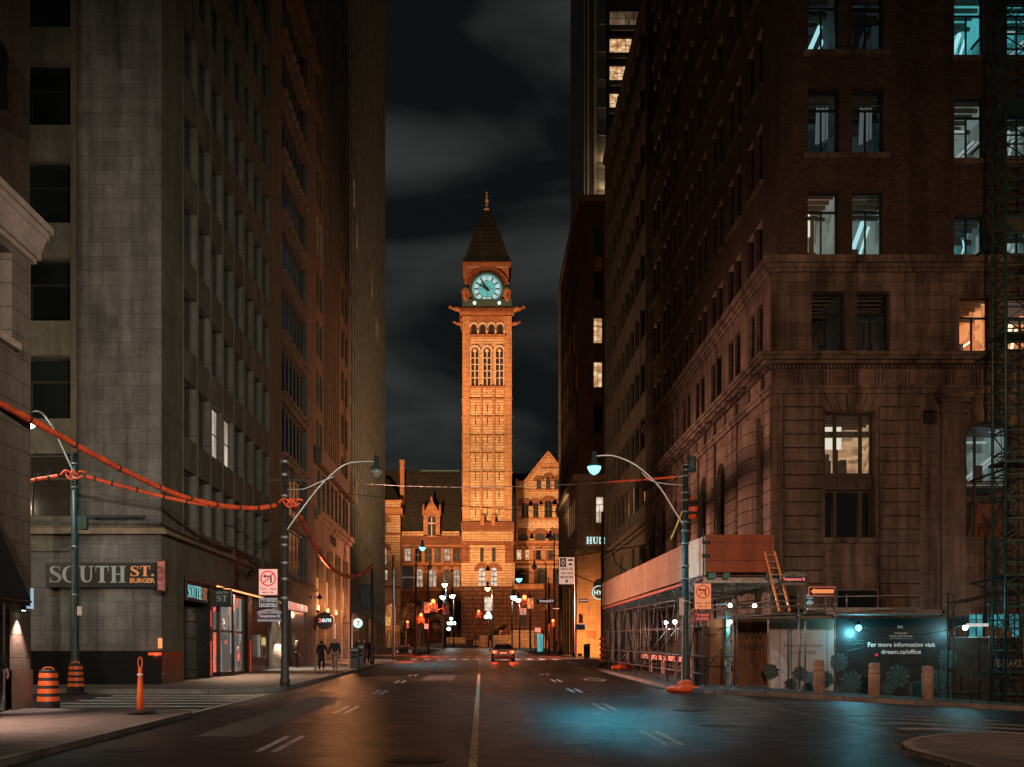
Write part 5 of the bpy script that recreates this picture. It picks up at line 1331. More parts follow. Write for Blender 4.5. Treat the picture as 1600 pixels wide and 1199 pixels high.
for y in (25.3,26.6,27.9,29.2,30.5,31.8): strip(m, -11.6, -7.1, y, y+.5)
struct('road_crossing_bars', m, M['paint_white'])
m = MB()
for y in (19.8,21.2,22.6,24.0,25.4,26.8,28.2): strip(m, 8.2, 9, y, y+.55); strip(m, 9, 12.4, y, y+.55)
strip(m, 7.55, 7.67, 19.2, 30.2)
struct('road_crossing_bars', m, M['paint_worn'])
m = MB(); cx_, cy_ = 5.0, 45
q = [(cx_-.55,cy_),(cx_,cy_+2.2),(cx_+.55,cy_),(cx_,cy_-2.2)]
for i in range(4):
    a, b = Vector(q[i]), Vector(q[(i+1)%4]); c_ = Vector((cx_,cy_)); a2, b2 = a.lerp(c_,.22), b.lerp(c_,.22)
    m.face([(v.x,v.y,gz(v.x,v.y)+.004) for v in (a,b,b2,a2)])
struct('road_diamond_marking', m, M['paint_white'])
# ---- ironwork in the road
def manhole(x, y, r, label):
    t = thing('manhole_cover', label, 'manhole cover', (x,y,gz(x,y)))
    z = gz(x,y)
    m = MB(); m.lathe((x,y,0), [(r,z-.01),(r,z+.007),(r*.86,z+.007),(r*.86,z-.01)], 28, False); m.build('frame_ring', M['black_iron'], t)
    m = MB(); m.lathe((x,y,0), [(r*.84,z-.01),(r*.84,z+.006)], 28, False)
    for k in range(-3,4):
        w = sqrt(max(0,(r*.75)**2-(k*r*.22)**2)); m.box(x-w, x+w, y+k*r*.22-.03, y+k*r*.22+.03, z+.006, z+.014)
    m.build('cover', plain('cast_iron_cover', (.035,.035,.037), .5, .6), t)
manhole(-.95, 14.9, .44, 'round slotted drain cover beside the centre line in the near lane')
manhole(-5.6, 16.3, .42, 'round iron cover in the road near the left kerb')
manhole(5.15, 25.4, .42, 'round iron cover in the right lane, farther of the two by the side street')
manhole(4.85, 20.9, .42, 'round iron cover in the right lane, nearer of the two by the side street')
manhole(-1.9, 38, .4, 'round iron cover in the left lane beyond the first dashes')
# a few leaves and scraps of litter on the road: nobody could count them
random.seed(4); m = MB()
for k in range(260):
    x, y = random.gauss(-1.4,1.2) if k < 120 else random.uniform(-6.5,6.5), random.uniform(14,60)
    a = random.uniform(0,pi); r = random.uniform(.015,.04); z = gz(x,y)+.006
    m.face([(x+r*cos(a),y+r*sin(a),z),(x-r*.5*sin(a),y+r*.5*cos(a),z+.008),(x-r*cos(a),y-r*sin(a),z),(x+r*.5*sin(a),y-r*.5*cos(a),z+.002)])
o = m.build('litter', plain('pale_dead_leaves', (.3,.22,.15), .8)); o['kind'] = 'stuff'; o['label'] = 'scattered dead leaves and scraps on the road'; o['category'] = 'litter'
m = MB()
for k in range(700):
    t_ = random.random(); x = 6.7+random.gauss(0,.12)+ (0 if t_ < .6 else (t_-.6)*20); y = (10+t_*12 if t_ < .6 else 18.6+random.gauss(.12,.1)); r = random.uniform(.005,.014); z = gz(x,y)+.005
    m.face([(x-r,y-r,z),(x+r,y-r*.6,z),(x+r*.7,y+r,z+r),(x-r,y+r*.8,z)])
o = m.build('gravel', plain('gutter_gravel', (.22,.17,.14), .9)); o['kind'] = 'stuff'; o['label'] = 'loose gravel in the gutter of the near right corner'; o['category'] = 'gravel'
# repaired patches and sealed joints in the asphalt
def patch(pts, mat_):
    m = MB(); m.face([(x,y,gz(x,y)+.0035) for x,y in pts]); struct('road_patch', m, mat_)
pm1 = NT('asphalt_patch'); p_ = pm1.pos(); pm1.bsdf(pm1.ramp(pm1.noise(p_,60,3,.7),[(.3,(.008,.008,.008)),(.7,(.02,.02,.021))]), .5, 0, pm1.noise(p_,55,3,.7), .5, .012)
pm2 = NT('asphalt_worn_patch'); pm2.bsdf(pm2.ramp(pm2.noise(pm2.pos(),60,3,.7),[(.3,(.03,.03,.029)),(.7,(.07,.07,.066))]), .62, 0, pm2.noise(pm2.pos(),55,3,.7), .5, .012)
patch([(1.2,22.5),(2.6,22.4),(2.65,27.5),(1.25,27.6)], pm1.mat); patch([(-5.2,18.5),(-4.2,18.4),(-4.1,31),(-5.1,31.1)], pm2.mat); patch([(4.2,30),(6.2,30.2),(6.1,32.4),(4.3,32.3)], pm1.mat); patch([(-2.6,44),(-1.2,44),(-1.2,55),(-2.6,55)], pm2.mat); patch([(7.6,21.5),(11.5,22.4),(11.4,23.6),(7.7,22.9)], pm1.mat)
random.seed(12); m = MB()
for k in range(12):
    x, y = random.uniform(-6,6), random.uniform(13,50); P = [(x,y)]
    an = random.choice((0,pi/2,pi/2))+random.uniform(-.25,.25)
    for q in range(9): an += random.uniform(-.18,.18); x += cos(an)*.55; y += sin(an)*.9; P.append((x,y))
    for (xa,ya),(xb,yb) in zip(P,P[1:]):
        if max(abs(xa),abs(xb)) > 6.3: continue
        L = sqrt((xb-xa)**2+(yb-ya)**2) or 1; nx, ny = -(yb-ya)/L*.009, (xb-xa)/L*.009
        m.face([(xa-nx,ya-ny,gz(xa,ya)+.0045),(xb-nx,yb-ny,gz(xb,yb)+.0045),(xb+nx,yb+ny,gz(xb,yb)+.0045),(xa+nx,ya+ny,gz(xa,ya)+.0045)])
struct('road_tar_seams', m, plain('black_tar_seam', (.006,.006,.006), .62))
# ================================================================== STREET FURNITURE
PAV = .146
def g2(x, y): return gz(x,y)+PAV
def spline(pts, n=14):
    """smooth path through the points (Catmull-Rom)"""
    P = [Vector(p) for p in pts]; P = [P[0]*2-P[1]]+P+[P[-1]*2-P[-2]]; out = []
    for i in range(1, len(P)-2):
        a,b,c,d = P[i-1:i+3]
        for k in range(n):
            t_ = k/n; out.append(.5*((2*b)+(-a+c)*t_+(2*a-5*b+4*c-d)*t_*t_+(-a+3*b-3*c+d)*t_**3))
    out.append(P[-2]); return out
def sag(a, b, s, n=16):
    a = Vector(a); b = Vector(b)
    return [a.lerp(b,k/n)+Vector((0,0,-4*s*(k/n)*(1-k/n))) for k in range(n+1)]
LAMPS = []
def lamp_head(parent, p, lit, kind='acorn', watt=0, colr=(1,1,1), k=1.0):
    """hanging acorn lantern: cap, ballast housing and glass"""
    p = Vector(p); m = MB()
    m.lathe(p, [(.05*k,.42*k),(.09*k,.40*k),(.09*k,.08*k),(.14*k,.02*k),(.25*k,-.06*k),(.26*k,-.10*k),(.2*k,-.10*k)], 16)
    h = m.build('lamp_head', M['pole_green'], parent)
    m = MB(); m.lathe(p, [(.235*k,-.105*k),(.22*k,-.18*k),(.15*k,-.30*k),(.05*k,-.37*k),(.01*k,-.38*k)], 16)
    m.build('lamp_glass', lit if lit else M['lamp_glass'], h)
    if watt: LAMPS.append((p+Vector((0,0,-.47*k)), watt, colr, .12*k))
def street_lamp(label, base, top, arm, head, lit=None, watt=0, colr=(1,1,1), r=.11, poleM='pole_dark', extra=None, k=1.0, group='street lamps along the road'):
    base = Vector(base); t = thing('street_lamp', label, 'street lamp', base, group)
    m = MB(); m.lathe(base, [(r*1.35,-.02),(r*1.35,.2),(r*1.15,.3),(r*1.08,.9),(r,1.0),(r*.72,top-base.z)], 14); m.build('pole', M[poleM], t)
    if arm: 
        m = MB(); m.tube(spline(arm), .035, 8); m.build('arm', M['arm_steel'], t)
    if head is not None: lamp_head(t, head, lit, 'acorn', watt, colr, k)
    return t
TEAL = (.42,.93,1.0); COOL = (.72,.95,1.0); SOD = (1,.46,.16); WARM = (1,.72,.48)
# nearest left: on the far corner of the little side street
b = Vector((xat(117,33.9),33.9,g2(-13.4,33.9))); top = zat(708,33.9)
L1 = street_lamp('green lamp post with a bright white lantern in front of the blank stone wall', b, top,
   [(b.x+.02,b.y,zat(745,33.9)),(xat(103,33.9),33.7,zat(705,33.9)),(xat(88,33.9),33.5,zat(668,33.9)),(xat(74,33.9),33.4,zat(650,33.9)),(xat(59,33.9),33.4,zat(649,33.9))],
   (xat(58,33.9),33.4,zat(660,33.9)), M['bulb_white'], 420, COOL, .13, 'pole_green', k=.85)
m = MB(); m.cbox(b.x+.13,b.x+.42,b.y-.12,b.y+.1,zat(828,33.9),zat(808,33.9),.02); m.build('junction_box', M['copper'], L1)
m = MB()
for py in (725,762,855,930): m.lathe((b.x,b.y,zat(py,33.9)), [(.125,-.03),(.135,0),(.125,.03)], 12)
m.build('bands', M['galv'], L1)
m = MB(); m.box(b.x+.13,b.x+.28,b.y-.14,b.y-.12,zat(962,33.9),zat(948,33.9)); m.build('number_plate', M['sign_white'], L1)
# tall pole with the unlit arm and the signs
bx, by = xat(445,35.9), 35.9; b = Vector((bx,by,g2(bx,by)))
L2 = street_lamp('dark lamp post with an unlit lantern on a long curved arm and turn signs', b, zat(716,by),
   [(bx+.05,by,zat(830,by)),(xat(470,by),by,zat(798,by)),(xat(500,by),by+.1,zat(758,by)),(xat(535,by),by+.2,zat(726,by)),(xat(565,by),by+.25,zat(719.5,by)),(xat(586,by),by+.25,zat(719.5,by))],
   (xat(587,by),by+.25,zat(729,by)), None, 0, r=.13)
m = MB(); m.tube(spline([(bx+.05,by,zat(765,by)),(xat(475,by),by,zat(764,by)),(xat(497,by),by+.05,zat(754,by)),(xat(520,by),by+.15,zat(744,by))]), .025, 7); m.build('arm_brace', M['arm_steel'], L2)
m = MB(); m.box(xat(420,by),xat(477,by),by-.05,by+.05,zat(752.5,by),zat(749,by)); m.build('crossarm', M['black_iron'], L2)
m = MB()
for py,w in ((722,.16),(742,.12),(775,.13),(840,.15),(852,.13),(880,.15),(905,.14),(935,.145)): m.lathe((bx,by,zat(py,by)), [(w*.8,-.06),(w,-.04),(w,.04),(w*.8,.06)], 12)
m.build('bands', M['galv'], L2)
m = MB()
for k in range(4): m.lathe((bx+.24,by,zat(733+6*k,by)), [(.03,-.05),(.07,-.03),(.07,.02),(.03,.05)], 10)
m.build('insulators', M['black_iron'], L2)
def disc_ring(m, c, r0, r1, y, n=32):
    for i in range(n):
        p, q = 2*pi*i/n, 2*pi*(i+1)/n
        m.face([(c.x+r0*cos(p),y,c.z+r0*sin(p)),(c.x+r0*cos(q),y,c.z+r0*sin(q)),(c.x+r1*cos(q),y,c.z+r1*sin(q)),(c.x+r1*cos(p),y,c.z+r1*sin(p))])
def turn_sign(label, x0, x1, yt, yb, Y, face, l1, l2):
    a = at(x0,yb,Y); b_ = at(x1,yt,Y); w = b_.x-a.x; h = b_.z-a.z
    t = thing('turn_sign', label, 'road sign', (a.x,Y,a.z))
    m = MB(); m.cbox(a.x,b_.x,Y,Y+.012,a.z,b_.z,.005); m.build('plate', face, t)
    c = Vector((a.x+w/2,Y,b_.z-w*.5)); r = w*.42
    m = MB(); yy = Y-.010; cx_ = c.x+r*.36
    m.box(cx_-.1*r,cx_+.1*r,yy,yy+.004,c.z-.55*r,c.z+.36*r); m.box(c.x-.3*r,cx_-.1*r-.001,yy,yy+.004,c.z+.2*r,c.z+.36*r)
    m.prism([(c.x-.3*r,yy,c.z+.52*r),(c.x-.3*r,yy,c.z+.04*r),(c.x-.7*r,yy,c.z+.28*r)], (0,.004,0)); m.build('left_turn_arrow', M['sign_black'], t)
    m = MB(); disc_ring(m, c, r*.84, r, Y-.014); d = Vector((1,0,1)).normalized()*r*.86
    m.bar(c-d+Vector((0,-.016,0)), c+d+Vector((0,-.016,0)), .004, r*.15); m.build('red_circle', M['sign_red'], t)
    lettering('lettering', l1, (a.x+w*.08,Y-.006,a.z+h*.19), (b_.x-w*.06,Y-.006,a.z+h*.19), h*.085, M['sign_black'], t, .02)
    lettering('lettering', l2, (a.x+w*.2,Y-.006,a.z+h*.07), (b_.x-w*.2,Y-.006,a.z+h*.07), h*.06, M['sign_black'], t, .02)
    return t
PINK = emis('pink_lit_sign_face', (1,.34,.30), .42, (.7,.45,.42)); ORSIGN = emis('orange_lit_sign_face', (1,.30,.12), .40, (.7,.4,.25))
turn_sign('pink lit no left turn sign on the dark lamp post at the left', 404.5,433.5,889.5,930,by-.2,PINK,'7am - 7pm','MON. - FRI.')
def plate(name, label, x0, x1, yt, yb, Y, face, words, lm, border=None, inset=.12, bold=.03, cat='road sign'):
    a = at(x0,yb,Y); b_ = at(x1,yt,Y); w = b_.x-a.x; h = b_.z-a.z
    t = thing(name, label, cat, (a.x,Y,a.z))
    m = MB(); m.cbox(a.x,b_.x,Y,Y+.012,a.z,b_.z,.005); m.build('plate', face, t)
    if border:
        m = MB(); e = min(w,h)*.06; s_ = e
        for q in ((a.x+s_,b_.x-s_,a.z+s_,a.z+s_+e),(a.x+s_,b_.x-s_,b_.z-s_-e,b_.z-s_),(a.x+s_,a.x+s_+e,a.z+s_+e,b_.z-s_-e),(b_.x-s_-e,b_.x-s_,a.z+s_+e,b_.z-s_-e)): m.box(q[0],q[1],Y-.005,Y-.001,q[2],q[3])
        m.build('border', border, t)
    n = len(words)
    for i, wd in enumerate(words):
        f0, f1 = (i+.18)/n, (i+.82)/n
        z0_ = b_.z-h*inset*.5-(h*(1-inset))*f1; lettering('lettering', wd, (a.x+w*inset,Y-.006,z0_), (b_.x-w*inset,Y-.006,z0_), (h*(1-inset))*(f1-f0), lm, t, bold)
    return t
plate('exception_sign', 'navy transit vehicles excepted sign under the pink turn sign', 404.5,434,934,949.5,by-.2,M['sign_navy'],['TTC VEHICLES','EXCEPTED'],M['sign_pale'],M['sign_pale'])
def street_name(label, x0, x1, yt, yb, Y, top_m, band_m, lm, word='Temperance St'):
    a = at(x0,yb,Y); b_ = at(x1,yt,Y); w = b_.x-a.x; h = b_.z-a.z
    t = thing('street_name_sign', label, 'street sign', (a.x,Y,a.z))
    m = MB(); N = 12; m.prism([(a.x,Y,a.z)]+[(b_.x,Y,a.z)]+[(b_.x-w*k/N,Y,a.z+h*.78+h*.2*sin(pi*k/N)) for k in range(N+1)], (0,.02,0)); m.build('plate', top_m, t)
    m = MB(); m.box(a.x-.01,b_.x+.01,Y-.008,Y-.001,a.z+h*.18,a.z+h*.62); m.build('name_band', band_m, t)
    lettering('lettering', word, (a.x+w*.06,Y-.012,a.z+h*.26), (b_.x-w*.05,Y-.012,a.z+h*.26), h*.3, lm, t, .02)
    m = MB()
    for k in range(3): m.box(a.x+w*(.42+.05*k),a.x+w*(.45+.05*k),Y-.005,Y-.001,a.z+h*.7,a.z+h*(.78+.02*k))
    m.box(a.x+w*.4,a.x+w*.62,Y-.005,Y-.001,a.z+h*.68,a.z+h*.7); m.build('crest', M['sign_black'], t)
    return t
street_name('lilac street name sign lowest on the dark lamp post at the left', 402,439.5,951.5,971.5,by-.2,M['sign_lilac'],M['sign_navy'],M['sign_pink_text'])
# right lamp post with the teal lantern
rx, ry = xat(1071,35), 35.0; b = Vector((rx,ry,g2(rx,ry)))
L3 = street_lamp('banded lamp post with a bright teal lantern by the plywood scaffold deck', b, zat(724,ry),
   [(rx-.05,ry,zat(822,ry)),(xat(1055,ry),ry,zat(800,ry)),(xat(1030,ry),ry+.05,zat(760,ry)),(xat(995,ry),ry+.1,zat(727,ry)),(xat(960,ry),ry+.1,zat(712,ry)),(xat(930,ry),ry+.1,zat(712,ry))],
   (xat(929,ry),ry+.1,zat(724,ry)), M['bulb_teal'], 1500, (.14,.74,1), .13, 'pole_green')
m = MB(); m.tube(spline([(rx-.03,ry,zat(758,ry)),(xat(1048,ry),ry,zat(757,ry)),(xat(1020,ry),ry+.02,zat(752,ry)),(xat(1003,ry),ry+.06,zat(738,ry))]), .025, 7); m.build('arm_brace', M['arm_steel'], L3)
m = MB()
for py in (727,735,744,770,782,800,816,830,850,885,905,940): m.lathe((rx,ry,zat(py,ry)), [(.12,-.035),(.145,-.02),(.145,.02),(.12,.035)], 12)
m.build('bands', M['galv'], L3)
m = MB(); m.lathe((rx+.22,ry,0), [(.02,zat(739,ry)),(.14,zat(737,ry)),(.15,zat(722,ry)),(.14,zat(714,ry)),(.03,zat(713,ry))], 12); m.cyl((rx,ry,zat(733,ry)),(rx+.2,ry,zat(733,ry)),.03); m.build('transformer', M['copper'], L3)
m = MB(); m.box(xat(1056,ry)+.08,xat(1064,ry)+.06,ry-.2,ry-.185,zat(962,ry),zat(935,ry)); m.build('number_plate', M['sign_white'], L3)
sk = thing('sleeve_bundle', 'bundle of orange cable sleeves strapped to the banded lamp post', 'cable cover', (rx+.2,ry,zat(812,ry)))
m = MB(); m.tube([(rx+.2,ry-.1,zat(812,ry)),(rx+.24,ry-.12,zat(795,ry)),(rx+.2,ry-.1,zat(776,ry))], [.13,.17,.03], 9); m.build('sleeve', M['orange_sleeve'], sk)
m = MB()
for py in (803,791,786): m.lathe((rx+.21,ry-.1,zat(py,ry)), [(.18,-.05),(.185,0),(.18,.05)], 10)
m.build('strap', M['rubber'], sk)
cb = MB(); cb.tube(spline([(rx-.12,ry,zat(800,ry)),(xat(1058,ry),ry,zat(820,ry)),(xat(1050,ry),ry+.2,zat(842,ry))]), [.03]*29, 6)
solo('hanging_cable', cb, M['sign_yellow'], 'brown cable hanging from the banded lamp post to the plywood deck', 'cable', (rx,ry,zat(842,ry)))
# span wires
sw = thing('span_wire', 'thin overhead wire with a red sleeve running from the banded lamp post across the street', 'wire', (rx,ry,zat(745,ry)))
m = MB(); m.tube(sag((rx,ry,zat(744,ry)), (-10.9,52,zat(800,52)+2.0), .55, 24), .016, 6); m.build('wire', M['arm_steel'], sw)
P_ = sag((rx,ry,zat(744,ry)), (-10.9,52,zat(800,52)+2.0), .55, 60); m = MB(); m.tube(P_[1:9], .045, 8); m.build('sleeve', M['orange_sleeve'], sw)
for i,(a,b_) in enumerate((((xat(445,35.9),35.9,zat(758,35.9)),(11,70,11.5)),((-7.2,67,9),(10.5,72,9.5)))):
    m = MB(); m.tube(sag(a,b_,.4,20), .014, 5)
    solo('overhead_wire', m, M['black_iron'], ['thin dark wire from the left lamp post to the banded office block','thin dark wire between the two building rows beyond the scaffold'][i], 'wire', a)
# orange ribbed sleeves on the tram cables
def garland(label, pts, r, base):
    P = spline(pts, 64); n = len(P); rr = []
    m = MB(); Q = []
    L = 0
    for i, p in enumerate(P):
        Q.append(p); rr.append(r*(1.0 if i % 4 < 2 else .93)*(1+.04*sin(i*.37)+.05*sin(i*.11+1)))
    m.tube(Q, rr, 9, False)
    t = thing('cable_cover', label, 'cable cover', base); m.build('sleeve', M['orange_sleeve'], t)
    m = MB()
    for i in range(20, n-20, 38):
        d = (P[i+1]-P[i-1]).normalized(); m.tube([P[i]-d*.03,P[i]+d*.03], r*1.2, 9); m.tube([P[i]+Vector((0,0,r)), P[i]+Vector((.06,0,r+.12))], .008, 4)
    m.build('cable_tie', M['rubber'], t); return t
garland('thick orange ribbed cable sleeve sweeping down from the top left to the dark lamp post',
  [at(-45,607,22), at(55,660,24.5), at(175,726,28), at(275,772,31.5), at(345,790,33.6), at(400,794,35), at(430,790,35.7)], .082, at(200,735,28))
garland('thinner orange ribbed cable sleeve strung between the two left lamp posts',
  [at(135,745,33.9), at(180,757,34.2), at(250,775,34.8), at(310,787,35.2), at(370,794,35.5), at(425,792,35.8)], .065, at(250,775,34.8))
garland('short orange ribbed cable sleeve running left from the green lamp post', [at(20,757,33.4), at(60,749,33.6), at(90,744,33.8)], .065, at(60,749,33.6))
garland('orange ribbed cable sleeve hanging in a deep loop beyond the dark lamp post',
  [at(455,785,36), at(472,815,38.5), at(495,858,44), at(520,890,52), at(545,901,58), at(565,897,63), at(583,885,67)], .10, at(520,890,52))
for i,(px,py,Y) in enumerate(((112,744,33.9),(450,787,35.8))):
    c = at(px,py,Y); m = MB(); random.seed(i)
    for k in range(5):
        a = random.uniform(0,6.28); m.tube(spline([c+Vector((-.3+.15*k,-.16,.1*sin(k*2))), c+Vector((-.1+.12*k,-.22,.14*cos(k*3))), c+Vector((.15+.1*k,-.16,-.12*sin(k)))],6), .036, 7)
    solo('cable_knot', m, M['orange_sleeve'], ['orange cable sleeve knotted round the green lamp post','orange cable sleeve knotted round the dark lamp post'][i], 'cable cover', c)
# ---- barrels and post
def barrel(label, x, y, h):
    z = g2(x,y) if y < 24.4 else gz(x,y)+ (PAV if y > 33.2 else 0); t = thing('traffic_barrel', label, 'traffic barrel', (x,y,z), 'orange and black traffic barrels')
    k = h/1.08
    m = MB(); m.lathe((x,y,z), [(.33*k,.0),(.33*k,.07*k),(.275*k,.07*k),(.272*k,.2*k),(.215*k,.98*k),(.225*k,1.0*k),(.2*k,1.04*k),(.1*k,1.05*k)], 40, False); m.build('drum', M['rubber'], t)
    for q in range(4):
        z0_ = .26+.195*q; f = lambda v: (.272-(v-.2)*(.057/.78))*k+.003
        m = MB(); m.lathe((x,y,z), [(f(z0_),z0_*k),(f(z0_+.115),(z0_+.115)*k)], 40, False)
        m.build('reflective_band', M['orange_refl'], t)
    m = MB(); m.cbox(x-.4*k,x+.4*k,y-.4*k,y+.4*k,z,z+.045,.015); m.build('rubber_foot', M['rubber'], t)
    m = MB(); m.tube(spline([(x-.14*k,y,z+1.03*k),(x-.08*k,y,z+1.09*k),(x+.08*k,y,z+1.09*k),(x+.14*k,y,z+1.03*k)],5), .022, 6); m.build('handle', M['orange_refl'], t)
barrel('orange and black striped traffic barrel by the near left stone pier', xat(75.5,25), 25.0, 1.06)
barrel('orange and black striped traffic barrel standing under the green lamp post', xat(118.5,33), 33.0, 1.02)
x_, y_ = xat(219,22.8), 22.8; z_ = g2(x_,y_)
dp_ = thing('delineator_post', 'slim orange delineator post standing on the near left pavement', 'post', (x_,y_,z_))
m = MB(); m.lathe((x_,y_,z_), [(.075,.03),(.068,.5),(.045,.9),(.05,1.0)], 14); m.build('post', M['orange_refl'], dp_)
m = MB(); m.tube([(x_+.045*cos(a),y_,z_+1.1+.12*sin(a)) for a in [2*pi*k/18 for k in range(19)]], .016, 6); m.build('loop_handle', M['orange_refl'], dp_)
m = MB(); m.lathe((x_,y_,z_), [(.068,.80),(.0625,.86)], 14); m.build('reflective_band', M['sign_white'], dp_)
m = MB(); m.lathe((x_,y_,z_), [(.34,0),(.34,.03),(.1,.05)], 8, False); m.build('rubber_foot', M['rubber'], dp_)
# ---- poles and signs further up the left side
bx, by = xat(581.5,67), 67.0; b = Vector((bx,by,g2(bx,by)))
L5 = street_lamp('slim dark pole with a hanging banner where the orange sleeve loop ends', b, zat(882,by), None, None, r=.11)
m = MB(); m.box(xat(565,by),xat(579,by),by-.02,by+.02,zat(949,by),zat(913,by)); m.build('banner', plain('dark_teal_banner', (.012,.04,.05), .7), L5)
m = MB(); m.cyl((xat(563,by),by,zat(913,by)),(bx,by,zat(913,by)),.02); m.cyl((xat(563,by),by,zat(949,by)),(bx,by,zat(949,by)),.02); m.build('banner_arm', M['black_iron'], L5)
m = MB(); m.tube(spline([(bx,by,zat(886,by)),(xat(560,by),by-.5,zat(902,by)),(xat(548,by),by-1,zat(909,by))]), .03, 6); m.build('side_arm', M['arm_steel'], L5)
def left_lamp(label, px, Y, ptop, pbot_off, arm, headp, lit, watt, colr, k=1.0, r=.12, side=1):
    x_ = xat(px,Y); b = Vector((x_,Y,g2(x_,Y)))
    A_ = [at(a[0],a[1],Y) for a in arm] if arm else None
    return street_lamp(label, b, zat(ptop,Y), A_, at(headp[0],headp[1],Y) if headp else None, lit, watt, colr, r, k=k)
L4 = left_lamp('dark pole at the near corner of the cross street with a bright teal lantern', 614.5, 85, 868, 0, [(613,872),(620,862),(635,855),(650,852),(659,852)], (660,853), M['bulb_teal'], 2200, TEAL, 1.15)
b = at(649,925,112)
L6 = left_lamp('dark pole at the far left corner of the cross street carrying a sign panel', 650, 111.8, 880, 0, None, None, None, 0, None)
pn = thing('panel_sign', 'large dark back of a sign panel on the far left corner pole', 'sign', at(638,904,111.4))
for q in ((886,902),(904,921)):
    m = MB(); m.cbox(xat(627.5,111.4),xat(647,111.4),111.3,111.5,zat(q[1],111.4),zat(q[0],111.4),.05); m.build('panel', plain('dark_panel_back', (.03,.045,.045), .5), pn)
m = MB(); m.box(xat(627,111.4),xat(649,111.4),111.25,111.3,zat(903.5,111.4),zat(901.5,111.4)); m.build('rail', M['galv'], pn)
for dx in (627,646.5): 
    m = MB(); m.box(xat(dx,111.4),xat(dx+.8,111.4),111.2,111.3,zat(921,111.4),zat(885,111.4)); m.build('rail', M['galv'], pn)
left_lamp('far lamp post with a small unlit lantern before the city hall left wing', 669, 150, 884, 0, [(669,888),(670,882),(672,880)], (672,885), None, 0, None, 1.3)
FAR = [(695,911,200,'bulb_white',700,COOL,697),(692,930,190,'bulb_white',420,WARM,694),(706.5,928,190,'bulb_white',420,WARM,709),(762,917,196,'bulb_sodium',800,SOD,769),(802.5,930,180,'bulb_white',450,COOL,800),(809.5,934,185,'bulb_white',450,COOL,812),(811,902,165,'bulb_teal',500,TEAL,857)]
for i,(hx,hy_,Y,mt,w,cl,px) in enumerate(FAR):
    x_ = xat(px,Y); b = Vector((x_,Y,g2(x_,Y)))
    labs = ['far lamp with a white glow, topmost of three before the left wing','far lamp with a warm white glow, left of the lower pair before the left wing','far lamp with a warm white glow, right of the lower pair before the left wing','far lamp with an orange glow right in front of the clock tower','far lamp with a white glow, left of the pair beside the porch','far lamp with a white glow, right of the pair beside the porch','far lamp with a teal glow on a long arm above the porch']
    t = thing('street_lamp', labs[i], 'street lamp', b, 'street lamps along the road')
    top = zat(hy_-6,Y)
    m = MB(); m.tube([b, Vector((x_,Y,top-.8))], [.14,.08], 8); m.build('pole', M['pole_dark'] if i != 3 else M['arm_steel'], t)
    h = at(hx,hy_,Y)
    m = MB(); m.tube(spline([(x_,Y,top-.8),((x_*.5+h.x*.5),Y,h.z+.75),(h.x,Y,h.z+.5)]), .06, 6); m.build('arm', M['arm_steel'], t)
    lamp_head(t, h, M[mt], 'acorn', w*1.6, cl, 2.3)
for i,(hx,hy_,Y,px) in enumerate(((835,884,150,853),(860,838,140,866))):
    x_ = xat(px,Y); b = Vector((x_,Y,g2(x_,Y))); t = thing('street_lamp', ['unlit lantern hanging before the lower arches right of the tower','unlit lantern hanging high before the gabled wing'][i], 'street lamp', b, 'street lamps along the road')
    h = at(hx,hy_,Y); m = MB(); m.tube([b,(x_,Y,h.z+.3)],[.14,.08],8); m.build('pole', M['pole_dark'], t)
    m = MB(); m.tube(spline([(x_,Y,h.z+.2),((x_+h.x)/2,Y,h.z+1.2),(h.x,Y,h.z+.7)]),.05,6); m.build('arm', M['pole_dark'], t); lamp_head(t, h, None, k=1.7)
# ornamental clusters of globes
def cluster(label, px, Y, pys, pole_bot=None):
    x_ = xat(px,Y); b = Vector((x_,Y,g2(x_,Y))); t = thing('globe_lamp', label, 'street lamp', b)
    m = MB(); m.tube([b,(x_,Y,zat(pys[0][1],Y)-.4)],[.16,.08],8); m.build('pole', M['black_iron'], t)
    for dx,py in pys:
        c = at(px+dx,py,Y); m = MB(); m.ball(c,.36); m.build('globe', M['bulb_white'], t); m = MB(); m.tube([(x_,Y,c.z-.5),(c.x,Y,c.z-.36)],.04,5); m.build('arm', M['black_iron'], t)
    LAMPS.append((Vector((x_,Y-.9,zat(pys[0][1],Y))), 150, COOL, .2))
cluster('black lamp standard with five white globes by the entrance steps', 705, 225, [(0,967),(-4.5,974),(0,974),(4.5,974),(-4,983),(4,983)][:5])
cluster('cluster of white globes in front of the tower window', 763, 215, [(0,959),(-3.5,964),(3.5,964)])
